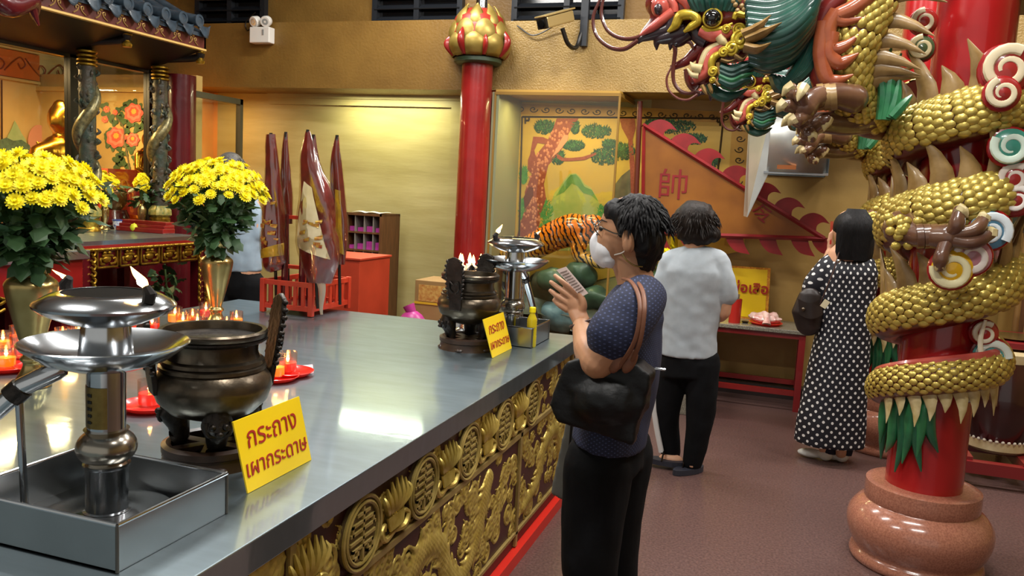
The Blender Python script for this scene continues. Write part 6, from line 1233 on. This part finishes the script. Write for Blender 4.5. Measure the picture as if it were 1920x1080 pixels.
# mane and beard
for k in range(20):
    u = k/19; d = -.09-.07*math.sin(PI*u)-.03*(k % 2); pts = [(1408-10*u, 118-112*u), (1440+6*u, 124-112*u), (1478+8*u, 108-108*u), (1512+14*u, 62-88*u), (1530+22*u, 8-70*u)]
    obj('mane_strand', MB().tube(spl([tuple(Hd(x, y, d)) for x, y in pts], 6), [.026, .034, .036, .032, .012], 10), m_gr, head)
for k in range(16):
    u = k/15; pts = [(1445+40*u, 140-20*u+30*u), (1462+36*u, 165-20*u), (1492+30*u, 130-10*u), (1520+20*u, 70+10*u)]
    obj('mane_strand', MB().tube(spl([tuple(Hd(x, y, .02-.05*(k % 3))) for x, y in pts], 6), [.012, .026, .026, .02], 8), m_gr, head)
for k in range(9):
    u = k/8; obj('beard_strand', MB().tube(spl([tuple(Hd(x, y, -.09-.02*(k % 2))) for x, y in ((1350-2*u, 122+32*u), (1372, 130+34*u), (1392, 122+34*u), (1404+12*(1-abs(u-.3)), 112+40*u))], 5), [.014, .019, .016, .004], 8), m_gr2 if k % 3 == 2 else m_gr, jaw)
for k in range(8):
    u = k/7; obj('beard_strand', MB().tube(spl([tuple(Hd(x, y, -.06)) for x, y in ((1326+14*u, 158+4*u), (1340+14*u, 176), (1362+16*u, 184-6*u), (1390+12*u, 178-12*u))], 5), [.012, .02, .018, .004], 8), m_gr, jaw)
for q in ([(1196, 76), (1170, 92), (1142, 88), (1118, 66), (1112, 34), (1122, 6), (1132, -12)], [(1222, 52), (1196, 70), (1166, 72), (1140, 58), (1128, 30), (1130, 4), (1138, -14)], [(1262, 82), (1266, 95), (1262, 130), (1264, 155), (1278, 172), (1298, 174), (1312, 160)], [(1280, 76), (1294, 80), (1300, 92)], [(1286, 130), (1288, 152), (1298, 168), (1314, 174)]):
    obj('whisker', MB().tube(spl([tuple(Hd(x, y, -.05)) for x, y in q], 8), [.011, .009, .008, .006], 8), mat('brown_whisker', '#54261f', .3, coat=.4), head)
# the second column repeats the first, further back
dup(dc, (DX+.06, DY+1.9, 0), None, None, 'far red dragon column half hidden behind the woman in the dotted dress')
# ================================================================ people
m_skin = mat('tan_skin', '#bb8b69', .5, 0, '#ae7d5c', 12, sub=.08); m_skin2 = mat('light_skin', '#cf9f80', .5, 0, '#c08f70', 12, sub=.08)
m_hair = mat('black_hair', '#0a090a', .6, 0, '#121012', 30, .55, .5, 60, stretch=(1, 1, .25), spec=.3); m_hairb = mat('dark_brown_hair', '#17110e', .6, 0, '#241b16', 26, .55, .5, 60, stretch=(1, 1, .25), spec=.3); m_hairg = mat('grey_hair', '#5a5752', .5, 0, '#3a3835', 30, .5, .5, 60)
m_pant = mat('black_trousers', '#090a0c', .85, 0, '#0f1013', 10, .5, .15, 30, spec=.2)
def chain(mb, pts, R, sq=1, up=None, n=5, seg=18, rd=True): mb.tube(spl([tuple(p) for p in pts], n), R, seg, sq, up, round_=rd)
def hair_strands(parent, c, rad, n, seed, m, zmin, L=.07, ok=lambda p: True):
    rg = random.Random(seed); mb = MB()
    for k in range(n):
        th = math.acos(rg.uniform(zmin, 1)); a = rg.uniform(0, 2*PI); d = V((math.sin(th)*math.cos(a), math.sin(th)*math.sin(a), math.cos(th))); p = c+V((d.x*rad[0], d.y*rad[1], d.z*rad[2]))
        if not ok(p): continue
        e = V((d.x*.7+rg.uniform(-.2, .2), d.y*.7+rg.uniform(-.2, .2), -1.0*math.sin(th)-.25)).normalized(); q = p+e*L*rg.uniform(.5, 1.0)+d*rg.uniform(-.004, .003)
        mb.tube(spl([tuple(p-d*.006), tuple(p.lerp(q, .5)+d*.004), tuple(q)], 3), [.0032, .003, .0006], 5)
    o = obj('hair_strands', mb, m, parent); o['kind'] = 'stuff'; return o
# ---------------------------------------------------------------- praying woman
YB = 2.30; w = lambda x, y, d=0: PY(x, y, YB+d)
fx_ = w(1130, 1000).x
P1 = thing('person', 'woman in navy dotted blouse and face mask praying with palms together', 'person', (fx_, YB, 0))
b = MB()
b.ell(w(1180, 433), (.086, .072, .098), 28, 20); b.ell(w(1152, 452), (.05, .06, .078), 22, 16); b.ell(w(1143, 486), (.034, .045, .026), 16, 12); b.ell(w(1119, 452), (.016, .013, .022), 12, 8)
b.tube([w(1124, 424), w(1117, 452)], [.01, .014], 10, round_=True)
chain(b, [w(1178, 478), w(1190, 520), w(1200, 560)], [.052, .052, .06])
chain(b, [w(1200, 560), w(1178, 620), w(1165, 720), w(1145, 810)], [.06, .082, .082, .09], 1.7, (1, 0, 0))
for s in (-1, 1):
    b.ell(w(1178, 452, s*.078), (.017, .013, .034), 12, 10, Matrix.Rotation(-.25, 3, 'Y')); b.ell(w(1176, 456, s*.09), (.014, .008, .026), 12, 8)
    chain(b, [w(1200, 572, s*.15), w(1165, 628, s*.22), w(1122, 680, s*.235)], [.056, .05, .043]); chain(b, [w(1120, 680, s*.235), w(1104, 655, s*.18), w(1090, 612, s*.06)], [.043, .041, .026])
    # palm and fingers
    q = s*.017; b.ell(w(1080, 578, q), (.024, .014, .04), 14, 10, Matrix.Rotation(-.62, 3, 'Y')); b.tube([w(1091, 604, s*.04), w(1082, 585, q*1.1)], [.025, .026], 12, .6, (0, 0, 1) if False else (1, 0, 0), round_=True)
    for kn, md, tp in (((1083, 552), (1060, 533), (1041, 517)), ((1074, 560), (1051, 543), (1033, 529)), ((1067, 570), (1046, 556), (1032, 545)), ((1063, 581), (1049, 572), (1039, 563))):
        b.tube(spl([tuple(w(*kn, q)), tuple(w(*md, q*1.05)), tuple(w(*tp, q*.55))], 4), [.0095, .0084, .0066], 10, round_=True)
    b.tube(spl([tuple(w(1090, 588, q*1.3)), tuple(w(1094, 570, q*1.6)), tuple(w(1086, 548, q*1.4))], 4), [.013, .011, .008], 10, round_=True)
blob('body', b, m_skin, P1, .0034, 2)
nails = None
b = MB(); chain(b, [w(1208, 548), w(1192, 575), w(1176, 620), w(1172, 690), w(1155, 765), w(1143, 822)], [.062, .085, .096, .098, .102, .106], 1.75, (1, 0, 0), 5, 24, False)
for s in (-1, 1): chain(b, [w(1205, 560, s*.12), w(1182, 590, s*.19), w(1152, 628, s*.225)], [.066, .072, .074], 1, None, 4)
def cyl_uv(cx, cy, R): return lambda a: np.stack([np.arctan2(a[:, 1]-cy, a[:, 0]-cx)*R, a[:, 2]], 1)
cc = w(1165, 700); dots_mat('navy_pin_dots', '#121a36', '#3c466c', 88, .14, .8)
blob('blouse', b, MATS['navy_pin_dots'], P1, .0065, 5, wrinkle(.006, 13, (1, 1, .6)), cyl_uv(cc.x+.02, YB, .13))
b = MB(); b.tube([w(1192, 530, s_) for s_ in (-.06,)]+[w(1205, 536, -.03)], [.008, .008], 8); 
b = MB(); zf = .10
hp = w(1143, 822)
chain(b, [hp+V((0, 0, .04)), hp-V((0, 0, .08))], [.09, .103], 1.6, (1, 0, 0), rd=False)
for s, dx in ((-1, -.012), (1, .02)):
    x0_, zz = hp.x+dx, hp.z; chain(b, [V((x0_, YB+s*.075, zz-.05)), V((x0_-.005, YB+s*.085, zz-.33)), V((x0_+.012, YB+s*.085, .42)), V((x0_+.02, YB+s*.085, .09))], [.098, .083, .068, .064], 1, None, 6)
blob('trousers', b, m_pant, P1, .009, 5, wrinkle(.007, 9, (1, 1, .7), 3))
for s in (-1, 1):
    b = MB(); c = V((hp.x, YB+s*.085, 0)); b.ell(c+V((.02, 0, .045)), (.05, .04, .045), 16, 10); b.ell(c+V((-.07, 0, .03)), (.09, .042, .03), 16, 10); blob('shoe', b, m_black, P1, .008, 3)
hc = w(1194, 418)
b = MB(); b.ell(hc, (.079, .084, .082), 28, 20); b.ell(w(1216, 452), (.046, .076, .068), 24, 16); b.ell(w(1212, 486), (.03, .055, .04), 20, 12); b.ell(w(1162, 398), (.046, .07, .04), 18, 12)
for s in (-1, 1): b.tube(spl([tuple(w(1166, 405, s*.062)), tuple(w(1166, 428, s*.072)), tuple(w(1163, 446, s*.071))], 4), [.022, .012, .004], 10, round_=True); b.ell(w(1208, 446, s*.052), (.036, .035, .055), 16, 12)
def hn(a):
    for i in range(len(a)):
        p = V(a[i]); d = (p-hc).normalized(); a[i] += np.array(d)*(.007*noise.noise(V((p.x*55, p.y*55, p.z*22)))+.003*noise.noise(V((p.x*140, p.y*140, p.z*40))))
    return a
hr = blob('hair', b, m_hair, P1, .006, 3, hn); hair_strands(hr, hc, (.083, .088, .086), 520, 1, m_hair, -.1, .055, lambda p: p.x > hc.x-.03 or p.z > hc.z+.045)
b = MB(); b.ell(w(1143, 468), (.042, .058, .046), 26, 18); b.tube(spl([tuple(w(1128, 436)), tuple(w(1118, 452)), tuple(w(1122, 478)), tuple(w(1134, 490))], 4), [.014, .018, .02, .02], 16, 1.7, (1, 0, 0), round_=True); b.ell(w(1146, 486), (.032, .054, .026), 18, 12)
mk = blob('face_mask', b, mat('white_mask_cloth', '#dfe0e4', .8), P1, .005, 4)
for s in (-1, 1): obj('ear_loop', MB().tube(spl([tuple(w(1152, 478, s*.05)), tuple(w(1166, 474, s*.07)), tuple(w(1176, 466, s*.084)), tuple(w(1183, 456, s*.085))], 4), .0018, 6), m_white, mk)
g = MB()
for s in (-1, 1):
    c = w(1121, 428, s*.034); g.tube([(c.x-.004+.012*abs(math.sin(t))*(1 if s*math.cos(t) > 0 else 0), c.y+.026*math.cos(t), c.z+.019*math.sin(t)) for t in np.linspace(0, 2*PI, 25)], .0017, 6); g.tube([c+V((.01, s*.028, .006)), w(1150, 437, s*.075), w(1178, 443, s*.082)], .002, 6)
g.tube([w(1119, 428, -.012), w(1118, 426, 0), w(1119, 428, .012)], .0016, 6); obj('glasses', g, mat('thin_metal_frame', '#5a5550', .25, .9), P1)
for s in (-1, 1): c = w(1121, 428, s*.034); obj('eye', MB().ell(w(1130, 429, s*.034), (.012, .013, .008), 12, 8), m_black, P1); obj('eyebrow', MB().tube([w(1124, 415, s*.02), w(1128, 412, s*.04), w(1138, 416, s*.055)], [.0015, .0022, .001], 6), m_hair, P1)
obj('earring_chain', MB().tube(spl([tuple(w(1167, 476, -.075)), tuple(w(1175, 488, -.07)), tuple(w(1190, 498, -.06)), tuple(w(1205, 500, -.05))], 5), .0022, 6), m_brass, P1)
obj('bracelet', MB().tube([w(1090, 606, -.06)+V((.030*math.cos(t)*.95, .03*math.sin(t), .012*math.cos(t))) for t in np.linspace(0, 2*PI, 25)], .005, 8), mat('dark_leather_band', '#3a2420', .5), P1); obj('bangle', MB().tube([w(1092, 614, -.062)+V((.032*math.cos(t), .032*math.sin(t), .010*math.cos(t))) for t in np.linspace(0, 2*PI, 25)], .0025, 6), m_steel2, P1)
t = thing('prayer_slip', 'printed paper slip held between the praying hands', 'paper', tuple(w(1085, 545, 0))); A, B, C, D = w(1043, 506, -.036), w(1061, 500, -.036), w(1103, 550, -.03), w(1089, 557, -.03)
obj('slip', MB().prism([A, B, C, D], (0, .0012, 0)), mat('pale_pink_paper', '#e6cfc6', .7), t, False); pr = MB()
for k in range(9):
    u = .12+.09*k; a_, b_ = A.lerp(D, u).lerp(B.lerp(C, u), .12), A.lerp(D, u).lerp(B.lerp(C, u), .85); pr.tube([a_+V((0, -.001, 0)), b_+V((0, -.001, 0))], .0012, 4)
o = obj('print', pr, mat('grey_brown_print', '#8c7a74', .7), t); o['kind'] = 'stuff'
# tote bag
t = thing('tote_bag', 'black nylon tote bag with tan leather handles on the praying woman', 'bag', tuple(w(1140, 800, -.2)))
b = MB(); out = [(1080, 668), (1112, 658), (1152, 672), (1205, 672), (1232, 692), (1220, 740), (1196, 820), (1150, 804), (1064, 778), (1047, 746), (1060, 700)]
b.prism([w(x, y, -.155) for x, y in out], w(0, 0, -.265)-w(0, 0, -.155) if False else V((0, -.09, 0)))
b.ell(w(1140, 745, -.2), (.11, .085, .075), 20, 14)
blob('bag_body', b, mat('black_nylon', '#08090a', .5, 0, '#0e0f11', 12, .5, .2, 40, spec=.35), t, .007, 4, wrinkle(.006, 16, (1, 1, 1.4), 7))
m_tan = mat('tan_leather', '#7a4e36', .5, 0, '#6a402c', 20)
for q in ([(1160, 690), (1190, 640), (1200, 585), (1196, 550), (1183, 528), (1168, 522)], [(1182, 684), (1200, 640), (1208, 585), (1206, 550), (1196, 530), (1182, 523)]):
    d_ = [-.27, -.262, -.265, -.235, -.175, -.11]; d_ = [-.262, -.285, -.285, -.24, -.17, -.1]
    obj('handle', MB().tube(spl([tuple(w(x, y, d)) for (x, y), d in zip(q, d_)], 6), .0058, 8, .6, (1, 0, 0)), m_tan, t)
for x in (1157, 1181): obj('leather_tab', MB().ell(w(x, 678, -.263), (.016, .006, .034), 14, 8, Matrix.Rotation(.4, 3, 'Y')), m_tan, t)
obj('zip_pull', MB().tube([w(1228, 691, -.2), w(1248, 693, -.2)], [.004, .003], 6), m_steel2, t)
t = thing('grey_shopping_bag', 'flat grey fabric bag hanging between the woman and the counter', 'bag', tuple(w(1060, 930, .12)))
b = MB(); b.prism([w(x, y, .10) for x, y in ((1064, 775), (1090, 770), (1098, 935), (1060, 942), (1031, 926))], (0, .07, 0)); blob('bag_body', b, mat('grey_canvas', '#6c6b64', .7, 0, '#5c5b55', 14), t, .007, 3); obj('piping', MB().tube([w(1072, 785, .095), w(1060, 930, .095)], .003, 6), m_black, t); obj('strap', MB().tube(spl([tuple(w(1078, 778, .13)), tuple(w(1090, 720, .17)), tuple(w(1105, 690, .2))], 4), .008, 8, .5), m_black, t)
# ---------------------------------------------------------------- woman in grey T-shirt (seen from behind)
Y2 = 4.78; w = lambda x, y, d=0: PY(x, y, Y2+d)
P2 = thing('person', 'woman in pale grey T-shirt and black trousers with white side stripe seen from behind', 'person', (w(1290, 880).x, Y2, 0))
b = MB(); b.ell(w(1303, 418), (.085, .1, .11), 20, 14); chain(b, [w(1303, 440), w(1302, 480)], [.055, .06]); chain(b, [w(1302, 490), w(1298, 560), w(1290, 640)], [.10, .12, .11], .6, (1, 0, 0))
for x, s in ((1247, -1), (1357, 1)):
    chain(b, [w(x+(-s*6), 498), w(x+s*2, 545), w(x-s*1, 585)], [.055, .05, .042]); chain(b, [w(x-s*1, 585), w(x-s*10, 592, .12), w(x-s*24, 570, .24)], [.042, .037, .028]); b.ell(w(x-s*28, 562, .28), (.03, .05, .03), 12, 8)
    for k in range(4): b.tube([w(x-s*28, 560-2*k, .30), w(x-s*30+k, 552-3*k, .36)], [.009, .007], 8, round_=True)
for (ax, ay), (kx_, ky_), (hx_, hy_), d in (((1259, 852), (1251, 772), (1266, 690), .065), ((1296, 876), (1308, 790), (1316, 690), 0)): chain(b, [w(hx_, hy_, d), w(kx_, ky_, d), w(ax, ay, d)], [.06, .045, .032])
b.ell(w(1258, 860, .03), (.075, .04, .03), 14, 8); b.ell(V((w(1297, 884).x, Y2+.02, .05)), (.045, .08, .032), 14, 8)
blob('body', b, m_skin2, P2, .009, 3)
b = MB(); chain(b, [w(1303, 464), w(1303, 476), w(1301, 508), w(1299, 560), w(1292, 620), w(1289, 667)], [.075, .13, .188, .172, .165, .17], .68, (1, 0, 0), 5, 24, False); b.tube([w(1262, 489), w(1302, 478), w(1344, 489)], [.066, .07, .066], 14, round_=True)
for x, s in ((1248, -1), (1356, 1)): chain(b, [w(x-s*10, 492), w(x, 525), w(x+s*4, 552)], [.068, .07, .068], 1, None, 4)
blob('t_shirt', b, mat('pale_grey_cotton', '#aab3ba', .85, 0, '#a0a9b0', 20), P2, .009, 5, wrinkle(.010, 8, (1, 1, 1.2), 5))
b = MB(); chain(b, [w(1290, 640), w(1290, 665), w(1291, 705)], [.14, .155, .16], .68, (1, 0, 0), rd=False)
for pts in ([(1266, 680, .04), (1250, 770, .06), (1258, 848, .07)], [(1318, 680, 0), (1312, 790, 0), (1298, 866, 0)]): chain(b, [w(*p) for p in pts], [.102, .08, .058])
blob('trousers', b, m_pant, P2, .010, 4, wrinkle(.008, 9, (1, 1, .7), 9))
obj('side_stripe', MB().tube(spl([tuple(w(x, y, .0)) for x, y in ((1231, 700), (1226, 745), (1229, 790), (1240, 848))], 5), .016, 8, .6), mat('white_stripe', '#d8d8d6', .8), P2)
b = MB(); b.ell(w(1303, 414), (.122, .12, .12), 24, 18); b.ell(w(1305, 442), (.108, .10, .06), 22, 14); b.ell(w(1332, 440), (.06, .08, .05), 16, 12)
hr = blob('hair', b, m_hairb, P2, .009, 3, lambda a: (a+np.array([[.010*noise.noise(V((p[0]*30, p[1]*30, p[2]*12))), 0, .010*noise.noise(V((p[0]*40, 3, p[2]*18)))] for p in a]))); hair_strands(hr, w(1303, 418), (.126, .124, .12), 320, 4, m_hairb, -.4, .06)
for (x, y), s, r in (((1258, 868), 'raised', 0), ((1297, 891), 'flat', .9)):
    c = w(x, y, .0); c.z = max(c.z, .014); b = MB(); sl = obj('sandal', MB().prism([c+Matrix.Rotation(r, 3, 'Z')@V((.13*math.cos(t)*(1 if math.cos(t) < 0 else .8)-.02, .045*math.sin(t), -.012)) for t in np.linspace(0, 2*PI, 21)[:-1]], (0, 0, .03)), mat('dark_blue_sole', '#2c2e38', .5), P2, False)
    obj('sandal_strap', MB().tube(spl([tuple(c+V((-.05, -.045, .015))), tuple(c+V((-.045, 0, .06))), tuple(c+V((-.04, .045, .015)))], 5), .010, 8, .5), m_bronze_dk, sl)
# ---------------------------------------------------------------- woman in dotted dress
Y3 = 5.40; w = lambda x, y, d=0: PY(x, y, Y3+d)
P3 = thing('person', 'woman in long navy dress with white polka dots praying before the wall', 'person', (w(1555, 860).x, Y3, 0))
b = MB(); b.ell(w(1590, 428), (.085, .09, .11), 20, 14); b.ell(w(1578, 434, .03), (.045, .05, .085), 14, 10); chain(b, [w(1592, 450), w(1590, 490)], [.05, .06]); chain(b, [w(1590, 490), w(1582, 600), w(1565, 700)], [.13, .13, .15], .7, (1, 0, 0))
for s, d in ((-1, -.02), (1, .16)): chain(b, [w(1556, 505, d), w(1522, 548, d+.06)], [.05, .045]); chain(b, [w(1522, 548, d+.06), w(1545, 505, d*.5+.1), w(1556, 472, .1+d*.25)], [.042, .036, .025]); b.ell(w(1557, 460, .1+d*.25), (.022, .016, .04), 12, 8)
for k in range(4): b.tube([w(1553+2.4*k, 452, .09), w(1555+2*k, 438-2*k, .09)], [.009, .007], 8, round_=True)
for x, s in ((1545, -1), (1575, 1)): chain(b, [w(x+5, 700), w(x+3, 790), w(x+2, 850)], [.07, .05, .035])
blob('body', b, m_skin2, P3, .008, 3)
dots_mat('navy_polka_dots', '#0d0e1a', '#dcdcda', 18, .155, .7)
b = MB(); chain(b, [w(1598, 462), w(1594, 480), w(1592, 510), w(1586, 570), w(1580, 630), w(1567, 720), w(1558, 790), w(1554, 832)], [.08, .12, .165, .155, .158, .187, .207, .207], .72, (1, 0, 0), 5, 28, False); b.tube([w(1556, 498), w(1592, 478), w(1622, 496)], [.06, .06, .06], 14, round_=True)
chain(b, [w(1560, 500), w(1532, 532, .03), w(1524, 552, .05)], [.078, .082, .07]); chain(b, [w(1524, 550, .05), w(1540, 515, .07)], [.07, .062]); chain(b, [w(1622, 500), w(1626, 545, .03), w(1612, 560, .1)], [.062, .06, .055])
dcx = w(1575, 650)
blob('dress', b, MATS['navy_polka_dots'], P3, .010, 5, wrinkle(.012, 7, (1, 1, .25), 2), cyl_uv(dcx.x, Y3, .17))
b = MB(); b.ell(w(1599, 426), (.114, .112, .108), 24, 18); chain(b, [w(1600, 430), w(1604, 455), w(1604, 478)], [.105, .108, .10], .9, (1, 0, 0))
hr = blob('hair', b, m_hair, P3, .009, 4); hs = MB()
for k in range(70):
    a = -2.6+2.9*k/69; c = w(1602, 420); r = .108; hs.tube(spl([tuple(c+V((r*.5*math.cos(a), r*.5*math.sin(a), .09))), tuple(c+V((r*math.cos(a), r*1.03*math.sin(a), 0))), tuple(c+V((r*1.02*math.cos(a), r*1.05*math.sin(a), -.10))), tuple(c+V((r*.98*math.cos(a), r*math.sin(a), -.215)))], 4), [.003, .005, .005, .003], 5)
o = obj('hair_strands', hs, m_hair, hr); o['kind'] = 'stuff'
for x, s in ((1548, 0), (1578, 1)): b = MB(); c = w(x, 853, .02*s); c.z = .0; b.ell(c+V((.0, 0, .04)), (.045, .045, .04), 14, 10); b.ell(c+V((-.085+.05*s, .02, .03)), (.085, .042, .028), 16, 10); blob('shoe', b, mat('white_canvas_shoe', '#d6d8d4', .6), P3, .007, 3); obj('ankle_sock', MB().tube([c+V((.01, .01, .05)), c+V((.02, .02, .16))], [.05, .058], 14), mat('navy_sock', '#14162a', .8), P3)
t = thing('shoulder_bag', 'small dark brown shoulder bag at the hip of the dotted dress', 'bag', tuple(w(1516, 618, -.1))); b = MB()
b.tube([w(1518, 562, -.05), w(1514, 585, -.05), w(1516, 606, -.05)], [.075, .095, .08], 20, .5, (1, 0, 0), round_=True); blob('bag_body', b, mat('dark_brown_leather', '#211a18', .4, 0, '#2c2320', 10), t, .007, 3)
obj('flap', MB().fn(lambda u, v: w(1496+44*u+3*v, 560+30*v+8*math.sin(PI*u), -.105-.02*math.sin(PI*u)), 9, 6), mat('dark_brown_leather', '#211a18', .4), t); obj('buckle', MB().ell(w(1506, 580, -.13), (.012, .008, .012), 10, 6), m_bronze, t)
obj('strap', MB().tube(spl([tuple(w(1536, 575, -.10)), tuple(w(1552, 535, -.155)), tuple(w(1564, 505, -.15)), tuple(w(1571, 480, -.12)), tuple(w(1574, 472, -.03))], 6), .010, 8, .4, (0, 1, 0)), mat('dark_leather_band', '#3a2420', .5), t); obj('strap_ring', MB().ell(w(1571, 490, -.14), (.014, .006, .012), 10, 6), m_steel2, t); obj('paper_tag', MB().box(w(1547, 570, -.17), (.035, .004, .05), Matrix.Rotation(.5, 3, 'Y')), mat('cream_tag', '#cfc6a4', .7), t, False)
t = thing('joss_sticks', 'thin joss sticks held by the woman in the dotted dress', 'incense', tuple(w(1556, 455, .08)))
for k in range(3): obj('stick', MB().tube([w(1556+k, 458, .08), w(1558+2*k, 415, .10)], .0022, 6), m_redtxt, t)
# ---------------------------------------------------------------- man behind the flowers
Y4 = 4.95; w = lambda x, y, d=0: PY(x, y, Y4+d)
P4_ = thing('person', 'grey-haired man in pale blue shirt standing behind the far bouquet', 'person', (w(450, 600).x, Y4, 0)); zf4 = 0
b = MB(); b.ell(w(432, 318), (.08, .09, .115), 20, 14); chain(b, [w(435, 335), w(442, 365)], [.055, .06]); chain(b, [w(444, 370), w(450, 450), w(452, 510)], [.13, .14, .15], .7, (1, 0, 0)); chain(b, [w(474, 385), w(482, 440), w(470, 480, .15)], [.05, .045, .035])
b.ell(w(466, 482, .2), (.03, .05, .025), 12, 8); 
for k in range(4): b.tube([w(464, 480, .22), w(458, 478+3*k, .29)], [.009, .007], 8, round_=True)
cx4 = w(452, 510); 
for s in (-.09, .09): chain(b, [V((cx4.x+s, Y4, .75)), V((cx4.x+s, Y4, .4)), V((cx4.x+s, Y4, .08))], [.08, .06, .045])
blob('body', b, m_skin2, P4_, .009, 3)
b = MB(); chain(b, [w(446, 368), w(448, 390), w(452, 450), w(453, 508)], [.13, .165, .16, .155], .72, (1, 0, 0), 5, 22, False); chain(b, [w(466, 378), w(478, 410), w(480, 440)], [.065, .065, .06])
chain(b, [w(424, 378), w(412, 410), w(408, 440)], [.065, .065, .06]); blob('shirt', b, mat('pale_blue_cotton', '#93a6b4', .8, 0, '#8799a8', 14), P4_, .010, 5, wrinkle(.010, 8, (1, 1, 1), 4))
b = MB(); chain(b, [cx4+V((0, 0, .03)), cx4-V((0, 0, .1))], [.14, .15], .75, (1, 0, 0))
for s in (-.09, .09): chain(b, [V((cx4.x+s, Y4, cx4.z-.08)), V((cx4.x+s, Y4, .45)), V((cx4.x+s, Y4, .08))], [.1, .085, .07])
blob('trousers', b, m_pant, P4_, .012, 4)
for s in (-.09, .09): b = MB(); b.ell((cx4.x+s, Y4+.05, .04), (.05, .13, .04), 16, 10); obj('shoe', b, m_black, P4_)
b = MB(); b.ell(w(432, 310), (.09, .1, .095), 22, 16); b.ell(w(440, 322), (.075, .085, .08), 20, 14); hr = blob('hair', b, m_hairg, P4_, .009, 3); hair_strands(hr, w(432, 311), (.092, .102, .096), 140, 6, m_hairg, -.3, .05)
